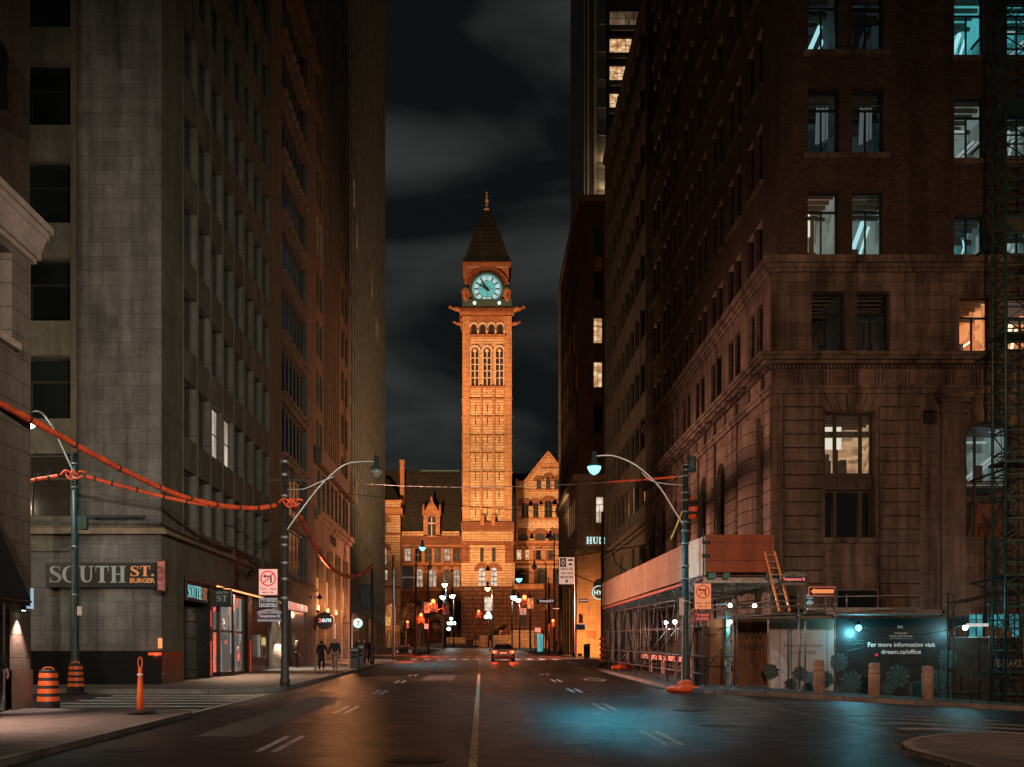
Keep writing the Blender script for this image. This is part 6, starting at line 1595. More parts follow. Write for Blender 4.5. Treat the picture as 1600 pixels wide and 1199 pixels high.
# ---- traffic signals
def signal(label, px, py, Y, w=7, h=15, back=True, pole=None, lit_frac=.25, k=1.0, arm=None):
    c = at(px,py,Y); W = w*Y/1600; Hh = h*Y/1600; t = thing('traffic_light', label, 'traffic light', c, 'red traffic lights at the cross streets')
    z1 = c.z+Hh*lit_frac; z0_ = z1-Hh
    if back: m = MB(); m.cbox(c.x-W*.62,c.x+W*.62,Y+.12,Y+.15,z0_-.12,z1+.12,.01); m.build('backplate', M['signal_yellow'], t)
    m = MB(); m.cbox(c.x-W*.36,c.x+W*.36,Y-.1,Y+.12,z0_,z1,.03); m.build('housing', M['signal_yellow'] if back else M['black_iron'], t)
    for i in range(3):
        zc = z1-Hh*(i+.5)/3; m = MB(); r = min(W*.38, Hh*.16); m.cyl((c.x,Y-.12,zc),(c.x,Y-.101,zc),r,n=16); m.build('lens', M['red_lens'] if i == 0 else M['dark_lens'], t)
        m = MB(); m.tube([(c.x-r*1.05,Y-.1,zc+.02),(c.x-r*.75,Y-.28,zc+r*.75),(c.x,Y-.3,zc+r*1.05),(c.x+r*.75,Y-.28,zc+r*.75),(c.x+r*1.05,Y-.1,zc+.02)],.012,4); m.build('visor', M['black_iron'], t)
    m = MB()
    if pole is not None:
        xp = xat(pole,Y); m.tube([(xp,Y+.2,g2(xp,Y)),(xp,Y+.2,z1+.4)],[.09,.06],8); m.tube([(xp,Y+.2,zc+.2),(c.x,Y+.15,zc+.2)],.03,5); m.tube([(xp,Y+.2,z1-.1),(c.x,Y+.15,z1-.1)],.03,5)
    m.v and m.build('pole', M['pole_dark'], t)
    LAMPS.append((Vector((c.x,Y-.5,z1-Hh/6)), 1800, (1,.09,.015), .1)); return t
signal('red traffic light with a yellow surround on the long left mast arm', 677,941,112.5,11,19,True,None)
signal('red traffic light on the pole at the far left corner, between the other two', 658,962,113,8,15,True,669.5)
signal('red traffic light without surround low beside the near left corner pole', 637,973,86.5,6,12,False,614.5)
signal('small red traffic light straight in front of the tower base', 748,956,205,6,11,True,743)
signal('red traffic light with a yellow surround beside the porch', 819.5,935,175,9,21,True,828)
signal('red traffic light at the near right corner of the cross street', 864,971,112.5,7,13,False,858)
ma = thing('mast_arm', 'curved steel mast arm reaching over the far left corner', 'mast arm', at(650,960,111.8))
m = MB(); m.tube(spline([at(651,965,111.8),at(662,952,112),at(676,942,112.4),at(684,936,112.4),at(705,930,112.4)]),.05,7); m.build('arm', M['arm_steel'], ma)
m = MB(); m.tube(spline([at(684,953,112.3),at(696,949,112.3),at(708,946,112.3)]),.035,6); m.build('lower_arm', M['arm_steel'], ma)
def simple_sign(label, x0,x1,yt,yb,Y, face, draw=None, name='road_sign', back=True):
    a = at(x0,yb,Y); b_ = at(x1,yt,Y); t = thing(name, label, 'road sign', (a.x,Y,a.z))
    m = MB(); m.cbox(a.x,b_.x,Y,Y+.03,a.z,b_.z,.01); m.build('plate', face, t)
    if draw: draw(t, a, b_, Y)
    return t
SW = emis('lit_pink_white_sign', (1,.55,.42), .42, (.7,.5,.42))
def arrow(m, a, b_, Y, fx0, fx1, fz, th, head, left=True):
    w = b_.x-a.x; h = b_.z-a.z; z = a.z+h*fz; y = Y-.03
    xs_, xe = (a.x+w*fx1, a.x+w*fx0) if left else (a.x+w*fx0, a.x+w*fx1); s_ = -1 if left else 1
    m.prism([(xs_,y,z-th*h/2),(xs_,y,z+th*h/2),(xe-s_*head*h,y,z+th*h/2),(xe-s_*head*h,y,z+head*h*.8),(xe,y,z),(xe-s_*head*h,y,z-head*h*.8),(xe-s_*head*h,y,z-th*h/2)], (0,.02,0))
def d_stripes(t,a,b_,Y):
    w = b_.x-a.x; h = b_.z-a.z; m = MB()
    m.tube(spline([(a.x+w*.65,Y-.01,a.z+h*.08),(a.x+w*.65,Y-.01,a.z+h*.35),(a.x+w*.3,Y-.01,a.z+h*.5),(a.x+w*.3,Y-.01,a.z+h*.75),(a.x+w*.7,Y-.01,a.z+h*.9)],5), w*.06, 5); m.build('symbol', M['sign_black'], t)
simple_sign('pale sign with a curved arrow hanging from the left mast arm', 691,701.5,941,960,112.4, plain('pale_pink_sign', (.35,.2,.18), .5), d_stripes)
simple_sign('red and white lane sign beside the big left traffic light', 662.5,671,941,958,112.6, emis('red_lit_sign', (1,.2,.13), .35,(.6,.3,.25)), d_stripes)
simple_sign('small yellow curve sign under the street name board at the right', 846.5,855.5,943,953,112.2, M['sign_yellow'], d_stripes)
simple_sign('small pale sign below the porch traffic light', 813,822,951,961,174.8, SW, d_stripes)
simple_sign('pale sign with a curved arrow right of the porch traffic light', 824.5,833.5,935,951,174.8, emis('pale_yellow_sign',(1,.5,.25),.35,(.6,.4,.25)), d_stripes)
simple_sign('small pale sign plate low on the far left corner pole', 663,669.5,975,983,112.4, SW)
simple_sign('narrow blue vertical sign by the far left corner pole', 658.5,661.5,936,955,112.8, M['sign_blue'])
simple_sign('amber lit parking sign at the left shop corner', 602.5,610.5,964,978,116, emis('amber_sign',(1,.5,.12),.6,(.6,.4,.1)), d_stripes)
simple_sign('small pale plate above the bus shelter', 835.5,844.5,981,988,113, SW)
def d_one(t,a,b_,Y):
    m = MB(); arrow(m,a,b_,Y,.06,.95,.5,.3,.42); m.build('arrow', emis('pale_pink_arrow',(1,.6,.5),.5,(.8,.5,.45)), t)
simple_sign('black one way sign with a pale arrow on the right pole', 905,919,935.5,941.5,100, M['sign_black'], d_one)
simple_sign('thin black one way sign at the far right corner', 862.5,874.5,949.5,953,112.3, M['sign_black'], d_one)
simple_sign('blue transit stop sign on the right pole', 900.5,914,975.5,984.5,100, M['sign_blue'])
simple_sign('small brown sign plate above the blue transit sign', 904.5,911,959.5,974,100.1, plain('brown_sign',(.3,.14,.04),.5))
plate('street_name_sign', 'dark street name board hanging over the right corner of the cross street', 838,870,935.5,943,112,M['sign_navy'],['Richmond St W'],emis('pale_lit_letters',(1,.8,.85),.6,(.7,.6,.65)),None,.16,.02,'street sign')
# overhead transit lane sign
a = at(873.5,913,62); b_ = at(897.5,871,62); hv = thing('lane_sign', 'tall pale diamond lane sign hanging over the right lane', 'road sign', (a.x,62,a.z)); w = b_.x-a.x; h = b_.z-a.z
m = MB(); m.cbox(a.x,b_.x,62,62.03,a.z,b_.z,.01); m.build('plate', SW, hv)
m = MB(); m.box(a.x+w*.06,a.x+w*.46,61.99,61.999,a.z+h*.64,a.z+h*.97); m.build('diamond_field', M['sign_black'], hv)
m = MB(); c = Vector((a.x+w*.26,61.98,a.z+h*.805)); q = [Vector((-w*.13,0,0)),Vector((0,0,h*.13)),Vector((w*.13,0,0)),Vector((0,0,-h*.13))]
for i in range(4): m.prism([c+q[i],c+q[(i+1)%4],c+q[(i+1)%4]*.68,c+q[i]*.68],(0,.006,0))
m.build('diamond', SW, hv)
m = MB()
m.box(a.x+w*.58,a.x+w*.9,61.985,61.999,a.z+h*.86,a.z+h*.93); m.box(a.x+w*.62,a.x+w*.86,61.985,61.999,a.z+h*.7,a.z+h*.74); m.box(a.x+w*.66,a.x+w*.82,61.985,61.999,a.z+h*.74,a.z+h*.78)
m.prism([(a.x+w*.38,61.985,a.z+h*.13),(a.x+w*.62,61.985,a.z+h*.13),(a.x+w*.5,61.985,a.z+h*.04)],(0,.01,0)); m.box(a.x+w*.46,a.x+w*.54,61.985,61.999,a.z+h*.131,a.z+h*.18); m.build('symbols', M['sign_black'], hv)
for i,(s_,f) in enumerate((('UNAUTH. VEH.',.52),('7am-7pm',.36),('MON-FRI',.22))): lettering('lettering', s_, (a.x+w*.1,61.99,a.z+h*f), (b_.x-w*.1,61.99,a.z+h*f), h*.09, M['sign_black'], hv, .03)
m = MB(); m.tube([(a.x-.6,62.05,b_.z+.1),(b_.x+.2,62.05,b_.z+.1),(10.4,63,b_.z+.9)],.03,6); m.build('support_wire', M['black_iron'], hv)
# dark poles on the right beyond the scaffold
def plain_pole(label, px, Y, ytop, r=.1, mat_='pole_dark'):
    x_ = xat(px,Y); b = Vector((x_,Y,g2(x_,Y))); t = thing('utility_pole', label, 'pole', b); m = MB(); m.lathe(b,[(r*1.5,0),(r*1.5,.3),(r,.45),(r*.75,zat(ytop,Y)-b.z)],10); m.build('pole', M[mat_], t); return t
p_ = plain_pole('dark pole on the right pavement carrying the one way and blue signs', 896.5, 98, 868, .12)
m = MB(); m.tube(spline([at(896.5,898,98),at(915,905,97),at(938,915,96)]),.05,6); m.build('arm', M['pole_dark'], p_)
p_ = plain_pole('dark pole at the far end of the scaffold with striped guard at its foot', 941.5, 60.5, 800, .12)
m = MB(); x_ = xat(941.5,60.5)
for k in range(5): m.lathe((x_,60.5,g2(x_,60.5)), [(.19,.3+.32*k),(.19,.46+.32*k)], 12)
m.build('striped_guard', M['orange_refl'], p_)
m = MB(); m.tube(spline([at(941.5,866,60.5),at(956,862,58),at(963,880,57),at(985,897,56)]),.035,6); m.tube(spline([at(941.5,860,60.5),at(915,862,62),at(900,845,66)]),.02,5); m.build('cable', M['rubber'], p_)
plain_pole('thin dark pole behind the bus shelter at the far right corner', 858, 113, 912, .13); plain_pole('thick dark pole at the corner of the brick store', 876, 110, 900, .2); plain_pole('slim dark pole left of the car on the far pavement', 829, 180, 930, .14)
for px,Y,yt,lb in ((669.5,114,955,'slim dark pole with small signs at the far left corner'),(661,116,978,'slim pale pole low at the far left corner')): plain_pole(lb, px, Y, yt, .08, 'pole_dark' if px > 665 else 'galv')
p_ = plain_pole('thin wand post at the left kerb before the two walkers', 493.0, 51.5, 1024, .03, 'galv')
# bus shelter with the lit poster
bx0, bx1 = xat(837,114), xat(850,114); bs_ = thing('bus_shelter', 'bus shelter with a teal lit poster panel at the far right corner', 'bus shelter', (bx0,114,g2(bx0,114))); z_ = g2(bx0,114)
m = MB(); m.cbox(bx0,bx1,113.9,117,z_+2.5,z_+2.65,.03); m.build('roof', M['black_iron'], bs_)
for xx in (bx0+.05,bx1-.05):
    for yy in (114,116.9): m = MB(); m.box(xx-.05,xx+.05,yy-.05,yy+.05,z_,z_+2.5); m.build('post', M['black_iron'], bs_)
m = MB(); m.box(bx0+.18,bx1-.12,113.9,114.05,z_+.3,z_+2.25); m.build('poster_panel', litpane('teal_poster', (.35,.9,.85), (.04,.3,.32), .9, 2, .3), bs_)
# litter bins
def bin_(label, px, Y, w, h, d=.6, tilt=0):
    x_ = xat(px,Y); z_ = g2(x_,Y); t = thing('litter_bin', label, 'litter bin', (x_,Y,z_)); m = MB()
    m.prism([(x_-w/2,Y,z_+.05),(x_+w/2,Y,z_+.05),(x_+w/2,Y,z_+h),(x_-w/2,Y,z_+h*.94)],(0,d,0)); m.build('body', plain('dark_bin_shell',(.018,.02,.02),.5), t)
    m = MB(); m.box(x_-w*.36,x_+w*.36,Y-.012,Y-.002,z_+h*.66,z_+h*.76); m.box(x_-w*.36,x_+w*.36,Y-.012,Y-.002,z_+h*.5,z_+h*.58); m.build('slot', M['void'], t)
    m = MB(); m.box(x_-w*.5-.01,x_+w*.5+.01,Y-.02,Y+d+.02,z_+h*.84,z_+h*.87); m.build('lid_seam', M['galv'], t)
    m = MB(); m.box(x_-w*.45,x_+w*.45,Y+.04,Y+d-.04,z_,z_+.05); m.build('foot', M['black_iron'], t)
bin_('dark litter bin with a sloping lid at the left kerb beside the walkers', 553.5, 57, .42, 1.22); bin_('taller dark litter bin right beside the left kerb bin', 563, 57.6, .34, 1.4); bin_('dark litter bin with a sloping lid by the orange lit stone corner', 917.5, 88, .5, 1.3)
# lit shop signs on the left
sg1 = thing('round_sign', 'round black sign with small red and white letters before the orange pillars', 'sign', at(507,971,72))
c = at(507,970,72); m = MB(); m.cyl((c.x,72,c.z),(c.x,72.15,c.z),.62,n=28); m.build('disc', M['black_granite'], sg1)
lettering('lettering', '2', (c.x-.42,71.99,c.z-.12),(c.x-.22,71.99,c.z-.12),.28,emis('red_letters',(1,.15,.15),1.2),sg1,.03); lettering('lettering', 'GUYS', (c.x-.2,71.99,c.z-.1),(c.x+.48,71.99,c.z-.1),.24,emis('white_letters',(.8,1,1),1.3),sg1,.03)
m = MB(); m.box(XL-.01,c.x-.55,72.03,72.12,c.z-.05,c.z+.05); m.build('bracket', M['black_iron'], sg1)
sg2 = thing('round_sign', 'round glowing teal store sign with a dark numeral seven', 'sign', at(559,974,76))
c = at(559,974,86); c.y = 86
m = MB(); m.cyl((c.x,86,c.z),(c.x,86.15,c.z),.4,n=28); m.build('disc', emis('teal_sign_glow',(.25,.85,.75),1.1), sg2)
m = MB(); m.cyl((c.x,85.985,c.z),(c.x,85.999,c.z),.3,n=24); m.build('inner_disc', emis('pale_sign_glow',(.8,1,.95),1.2), sg2)
m = MB(); m.prism([(c.x-.15,85.97,c.z+.2),(c.x+.17,85.97,c.z+.2),(c.x+.17,85.97,c.z+.13),(c.x+.03,85.97,c.z-.24),(c.x-.07,85.97,c.z-.24),(c.x+.06,85.97,c.z+.11),(c.x-.15,85.97,c.z+.11)],(0,.01,0)); m.build('numeral', emis('red_numeral',(.5,.05,.04),.3), sg2)
m = MB(); m.box(XL-.01,c.x-.38,86.03,86.1,c.z-.04,c.z+.04); m.build('bracket', M['black_iron'], sg2)
# ================================================================== SCAFFOLD, HOARDING, SITE THINGS (right)
N0 = Vector((7.40,34.5,0)); F0 = Vector((6.80,57.7,0)); ZD0, ZD1 = 4.42, 5.72
def edge(t_, off=0.0):   # along the outer edge of the canopy; off = towards the building
    d = (F0-N0).normalized(); n = Vector((d.y,-d.x,0))
    p = N0.lerp(F0,t_)+n*off; return Vector((p.x,p.y,0))
SC = thing('scaffold_canopy', 'plywood fronted scaffold canopy over the right pavement', 'scaffold', (8.5,45,g2(8.5,45)))
m = MB()
q = [edge(0), edge(1)]; c0 = edge(.085)
m.prism([(c0.x,c0.y,ZD0),(F0.x,F0.y,ZD0),(F0.x,F0.y,ZD1),(c0.x,c0.y,ZD1)], (.05,0,0)); m.build('parapet_board', M['ply_new'], SC)
m = MB(); m.prism([(N0.x+.12,N0.y,ZD0),(c0.x,c0.y-.01,ZD0),(c0.x,c0.y-.01,ZD1),(N0.x+.12,N0.y,ZD1)], (.05,0,0)); m.build('parapet_board', plain('pale_new_plywood', (.62,.48,.36), .8, 0, .2, 2), SC)
m = MB(); m.box(N0.x+.14, 9.84, 34.44, 34.5, ZD0+.08, ZD1+.04); m.build('parapet_board', M['ply_red'], SC)
m = MB()
for z in (5.05,5.5): m.box(N0.x+.02, N0.x+.3, 34.38, 34.43, z-.06, z+.06)
m.build('corner_strap', M['black_iron'], SC)
m = MB(); m.box(N0.x+.25,N0.x+.5,34.46,34.6,ZD0-.12,ZD0+.06); m.box(N0.x+.75,N0.x+.95,34.46,34.6,ZD0-.12,ZD0+.06); m.box(9.6,9.8,34.46,34.6,ZD0-.12,ZD0+.06); m.build('tarp_tie', M['blue_poly'], SC)
m = MB(); m.prism([(N0.x+.2,34.55,ZD0-.05),(10.3,34.55,ZD0-.05),(10.3,57.6,ZD0-.05),(F0.x+.1,57.6,ZD0-.05)], (0,0,.05)); m.build('deck', M['ply_old'], SC)
m = MB()
for k in range(24): y = 34.8+.98*k; m.box(edge((y-34.5)/23.2).x+.15, 10.3, y-.04, y+.04, ZD0-.26, ZD0-.055)
m.build('deck_joists', M['galv'], SC)
m = MB(); a, b_ = edge(.0,.06), edge(1,.06); m.bar((a.x,a.y,ZD0-.12),(b_.x,b_.y,ZD0-.12),.06,.1); m.build('edge_beam', plain('red_painted_beam', (.4,.1,.06), .6), SC)
for off in (.08, 1.25, 3.0):
    for k in range(13):
        t_ = .003+k*.083; p = edge(t_, off)
        if off == 3.0 and k % 2: continue
        z0_ = g2(p.x,p.y); m = MB(); m.tube([(p.x,p.y,z0_+.02),(p.x,p.y,ZD0-.27)], .026, 7); m.lathe((p.x,p.y,z0_), [(.09,0),(.09,.015),(.03,.02),(.03,.1)], 8)
        if off == .08 and k % 3 == 0: m.tube([(p.x+.02,p.y,ZD0),(p.x+.02,p.y,ZD1+.25)], .024, 6)
        m.build('standard', M['tube'], SC)
for off in (.08, 1.25):
    for h in (.45, 1.05, 2.05, 3.1, 3.75):
        a, b_ = edge(0,off), edge(1,off); m = MB(); m.tube([(a.x,a.y,g2(a.x,a.y)+h),(b_.x,b_.y,g2(b_.x,b_.y)+h)], .024, 6); m.build('ledger', M['tube'], SC)
for k in range(12):
    a = edge(.003+k*.083,.08); b_ = edge(.003+(k+1)*.083,.08); m = MB(); z0_, z1_ = (1.05,3.75) if k % 2 else (3.75,1.05)
    m.tube([(a.x,a.y,g2(a.x,a.y)+z0_),(b_.x,b_.y,g2(b_.x,b_.y)+z1_)], .02, 6)
    c_ = edge(.003+k*.083,1.25); m.tube([(a.x,a.y,g2(a.x,a.y)+.5),(c_.x,c_.y,g2(a.x,a.y)+2.05)], .02, 6); m.tube([(a.x,a.y,g2(a.x,a.y)+3.1),(c_.x,c_.y,g2(a.x,a.y)+3.1)], .022, 6); m.tube([(a.x,a.y,g2(a.x,a.y)+1.05),(c_.x,c_.y,g2(a.x,a.y)+1.05)], .022, 6)
    m.build('brace', M['tube'], SC)
# low barrier strips glimpsed under the canopy
m = MB()
for k in range(6):
    a = edge(.1+.13*k,1.6); b_ = edge(.1+.13*k+.11,1.6); m.bar((a.x,a.y,g2(a.x,a.y)+.75),(b_.x,b_.y,g2(b_.x,b_.y)+.75),.03,.22)
    for q in (a,b_): m.bar((q.x,q.y,g2(q.x,q.y)),(q.x,q.y,g2(q.x,q.y)+.7),.05)
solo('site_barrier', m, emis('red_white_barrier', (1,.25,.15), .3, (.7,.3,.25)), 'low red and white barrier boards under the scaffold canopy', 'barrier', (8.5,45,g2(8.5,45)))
# ladder
ld = thing('ladder', 'orange ladder leaning against the end of the plywood deck', 'ladder', at(1222,960,34.2))
A0, B0 = at(1226,955,33.9), at(1202,862,34.36); dx = Vector((.34,0,0)); m = MB()
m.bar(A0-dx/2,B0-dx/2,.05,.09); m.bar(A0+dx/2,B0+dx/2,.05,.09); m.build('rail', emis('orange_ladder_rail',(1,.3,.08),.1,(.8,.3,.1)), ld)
m = MB()
for k in range(9): p = A0.lerp(B0,.06+.11*k); m.bar(p-dx/2,p+dx/2,.035)
m.build('rungs', M['galv'], ld)
# loose plywood walls with a scrawl
def ply_panel(label, x0, x1, yt, Y, scrawl=False):
    a = xat(x0,Y); b_ = xat(x1,Y); z0_ = g2(a,Y); t = thing('plywood_hoarding', label, 'hoarding', (a,Y,z0_))
    m = MB(); m.box(a,b_,Y,Y+.03,z0_+.02,zat(yt,Y)); m.build('panel', M['ply_old'], t)
    m = MB()
    for xx in (a+.06,(a+b_)/2,b_-.06): m.box(xx-.03,xx+.03,Y+.031,Y+.1,z0_,zat(yt,Y)-.02)
    m.build('stud', M['ply_new'], t)
    if scrawl:
        random.seed(9); cx_ = (a+b_)/2+.1
        for r_ in range(2):
            P = []; zz = zat(994+18*r_,Y)
            for k in range(13): P.append((cx_-.33+.055*k, Y-.008, zz+.14*sin(k*2.3+r_)+.03*random.random()))
            m = MB(); m.tube(spline(P,5), .014, 4, False); m.build('scrawl', M['sign_black'], t)
        P = [(cx_+.1*sin(k*1.4), Y-.008, zat(1006+3.5*k,Y)) for k in range(12)]; m = MB(); m.tube(spline(P,5), .01, 4, False); m.build('scrawl', M['sign_black'], t)
ply_panel('weathered plywood panel left of the narrow dark gap', 1108, 1133, 967, 36.3)
ply_panel('weathered plywood panel with a black scrawl beside the white hoarding', 1147, 1199, 968, 35.4, True)
m = MB(); a = xat(1134,36.2); m.box(a,a+.12,36.1,36.2,g2(a,36),zat(955,36)); 
solo('post', m, M['blue_poly'], 'narrow teal upright in the dark gap between the plywood panels', 'post', (a,36.1,g2(a,36)))
cab = thing('utility_cabinet', 'brown utility cabinet on dark legs behind the banded lamp post', 'cabinet', at(1096,1076,36.0)); a = at(1083,1030,36); b_ = at(1109,979,36)
m = MB(); m.cbox(a.x,b_.x,36,36.5,a.z,b_.z,.03); m.build('body', M['brown_metal'], cab)
m = MB()
for xx in (a.x+.12,(a.x+b_.x)/2,b_.x-.12): m.box(xx-.09,xx+.09,36.05,36.4,g2(xx,36),a.z)
m.build('leg', M['black_iron'], cab); m = MB(); m.box(a.x+.02,b_.x-.02,35.985,35.998,a.z+.1,a.z+.14); m.build('door_seam', M['black_iron'], cab)
# printed hoardings
YH = 34.8
def flower(m, c, r, Y, n=16, rows=4, seed=0):
    random.seed(seed)
    for j in range(rows,0,-1):
        rr = r*j/rows
        for k in range(n):
            a = 2*pi*(k+.5*(j%2))/n+random.uniform(-.06,.06); d = Vector((cos(a),0,sin(a))); n_ = Vector((-sin(a),0,cos(a))); w = rr*6.0/n
            m.mi = 0 if (k+j) % 2 else 1
            y = Vector((0,Y-.002-.0012*(rows-j)-(.0005 if k%2 else 0),0)); p = Vector((c[0],0,c[1]))+y
            rr2 = rr*random.uniform(.9,1.06)
            m.face([p+d*rr*.30-n_*w*.2, p+d*rr2*.72-n_*w*.5, p+d*rr2*.95-n_*w*.3, p+d*rr2, p+d*rr2*.95+n_*w*.3, p+d*rr2*.72+n_*w*.5, p+d*rr*.30+n_*w*.2])
    m.mi = 0
FLM = [plain('dark_teal_flower_print', (.008,.030,.030), .6, 0, .5, 9), plain('teal_flower_print', (.028,.09,.085), .6, 0, .6, 9)]
hw_ = thing('hoarding', 'pale printed site hoarding with grey lettering and teal flowers', 'hoarding', (xat(1250,YH),YH,g2(11,YH)))
def hpanel(t, x0, x1, yt, mat_):
    a, b_ = xat(x0,YH), xat(x1,YH); m = MB(); za, zb = g2(a,YH)+.02, g2(b_,YH)+.02
    m.prism([(a,YH,za),(b_,YH,zb),(b_,YH,zat(yt,YH)),(a,YH,zat(yt,YH))],(0,.05,0)); return m.build('panel', mat_, t)
hpanel(hw_,1202,1303,966,plain('pale_hoarding_print', (.36,.33,.29), .7, 0, .25, 1.2))
m = MB(); m.box(xat(1203,YH),xat(1302,YH),YH-.004,YH-.001,zat(985,YH),zat(967,YH)); m.build('tan_strip', plain('tan_hoarding_strip',(.25,.17,.1),.8), hw_)
m = MB(); m.face([(xat(1204,YH),YH-.003,zat(1076,YH)),(xat(1222,YH),YH-.003,zat(1076,YH)),(xat(1239,YH),YH-.003,zat(1058,YH)),(xat(1222,YH),YH-.003,zat(1024,YH)),(xat(1204,YH),YH-.003,zat(1010,YH))]); m.build('pale_swoosh', plain('blue_white_print',(.45,.5,.55),.6), hw_)
GT = plain('grey_print', (.10,.095,.09), .7)
lettering('lettering','Boutique refined spaces',(xat(1225,YH),YH-.006,zat(1012.5,YH)),(xat(1285,YH),YH-.006,zat(1012.5,YH)),.15,GT,hw_,.0); lettering('lettering','for work and play',(xat(1232,YH),YH-.006,zat(1023,YH)),(xat(1276,YH),YH-.006,zat(1023,YH)),.15,GT,hw_,.0)
m = MB()
for k,(x0,x1) in enumerate(((1246,1262),(1243,1266),(1247,1261))): m.box(xat(x0,YH),xat(x1,YH),YH-.006,YH-.004,zat(992+3.2*k,YH)-.008,zat(992+3.2*k,YH)+.008)
m.build('small_print', GT, hw_)
m = MB()
for i,(px,py,r) in enumerate(((1250,1053,.27),(1236,1070,.24),(1205,1050,.28),(1262,1075,.2),(1290,1062,.3))): m = MB(); flower(m,(xat(px,YH),zat(py,YH)),r,YH-.002,18,5,i); m.build('flower_print', FLM, hw_)
for px,y1 in ((1218.5,1075),):
    m = MB(); m.box(xat(px,YH)-.01,xat(px,YH)+.01,YH-.006,YH-.003,zat(y1,YH),zat(968,YH)); m.build('panel_joint', M['ply_old'], hw_)
hd = thing('hoarding', 'dark printed site hoarding with white lettering and large teal flowers', 'hoarding', (xat(1390,YH),YH,g2(14,YH)))
hpanel(hd,1303.5,1482,965,plain('dark_hoarding_print', (.006,.012,.012), .45, 0, .3, 1))
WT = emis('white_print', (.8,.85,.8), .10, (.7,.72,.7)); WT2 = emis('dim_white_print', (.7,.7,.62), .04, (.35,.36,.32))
lettering('lettering','For more information visit',(xat(1356,YH),YH-.006,zat(1011,YH)),(xat(1461,YH),YH-.006,zat(1011,YH)),.155,WT,hd,.012); lettering('lettering','dream.ca/office',(xat(1377,YH),YH-.006,zat(1022,YH)),(xat(1439,YH),YH-.006,zat(1022,YH)),.15,WT,hd,.012)
lettering('lettering','DREAM',(xat(1397,YH),YH-.006,zat(991,YH)),(xat(1417,YH),YH-.006,zat(991,YH)),.055,WT2,hd); lettering('lettering','COLLECTION',(xat(1390,YH),YH-.006,zat(996,YH)),(xat(1425,YH),YH-.006,zat(996,YH)),.07,WT2,hd)
m = MB()
for k in range(3): m.box(xat(1402.5+3*k,YH),xat(1404.5+3*k,YH),YH-.006,YH-.003,zat(982,YH),zat(977+.6*k,YH))
m.box(xat(1389,YH),xat(1426,YH),YH-.006,YH-.003,zat(998.6,YH),zat(998.1,YH)); m.build('emblem', WT2, hd)
m = MB()
for i,(px,py,r) in enumerate(((1330,1066,.42),(1311,1035,.33),(1310,1078,.2),(1403,1056,.42),(1388,1075,.25),(1432,1078,.32),(1494-14,1030,.36),(1470,1062,.42),(1490-14,1085,.3))): m = MB(); flower(m,(xat(px,YH),zat(py,YH)),r,YH-.002,22,6,i+10); m.build('flower_print', FLM, hd)
random.seed(2); m = MB()
for r_ in range(3): m.tube(spline([(xat(1320+5*k,YH),YH-.006,zat(1000+7*r_+3*random.uniform(-1,1),YH)) for k in range(7)],4),.006,4)
m.build('chalk_scrawl', plain('faint_teal_scrawl',(.05,.13,.14),.7), hd)
m = MB(); m.lathe((xat(1369,YH),YH-.03,zat(1024,YH)), [(.01,-.06),(.07,0),(.01,.06)], 8); m.build('red_tag', emis('red_tag',(1,.05,.1),.25,(.6,.02,.05)), hd)
wm = thing('mesh_banner', 'dark brown mesh banner with pale capital letters at the right edge', 'banner', (xat(1540,YH),YH,g2(16,YH)))
a, b_ = xat(1486,YH), xat(1720,YH); m = MB(); m.box(a,b_,YH+.06,YH+.08,g2(16,YH)-.2,zat(996,YH)); m.build('mesh', plain('brown_mesh_cloth',(.028,.018,.013),.9,0,.5,2), wm)
lettering('lettering','WE MAKE IT',(xat(1546,YH),YH+.052,zat(1042,YH)),(xat(1612,YH),YH+.052,zat(1042,YH)),.26,plain('dim_pale_letters',(.22,.2,.17),.8),wm,.012,1.05)
m = MB(); m.tube([(a,YH+.05,zat(996,YH)),(b_,YH+.05,zat(996,YH))],.02,6); m.build('top_cord', M['galv'], wm)
pwn = thing('site_office_window', 'teal lit site window strip behind the scaffold at the right edge', 'window', at(1550,978,36)); YO = 36.2
for x0,x1,y0_,y1_ in ((1515,1535,960,996),(1544,1572,960,980),(1578,1592,960,995)):
    m = MB(); m.box(xat(x0,YO),xat(x1,YO),YO,YO+.03,zat(y1_,YO),zat(y0_,YO)); f_ = m.build('pane', litpane('teal_site_pane',(.12,.6,.66),(.03,.2,.24),.55,2,2), pwn)
    m = MB(); xm = (xat(x0,YO)+xat(x1,YO))/2; m.box(xm-.02,xm+.02,YO-.02,YO-.002,zat(y1_,YO),zat(y0_,YO)); m.box(xat(x0,YO),xat(x1,YO),YO-.021,YO-.003,zat(y0_+9,YO),zat(y0_+8,YO)); m.build('bars', M['black_iron'], f_)
m = MB(); m.prism([(xat(1538,YO),YO-.1,zat(996,YO)),(xat(1579,YO),YO-.1,zat(996,YO)),(xat(1579,YO),YO-.1,zat(985,YO)),(xat(1538,YO),YO-.1,zat(976,YO))],(0,.03,0)); m.build('board', plain('orange_brown_board',(.3,.09,.03),.7), pwn)
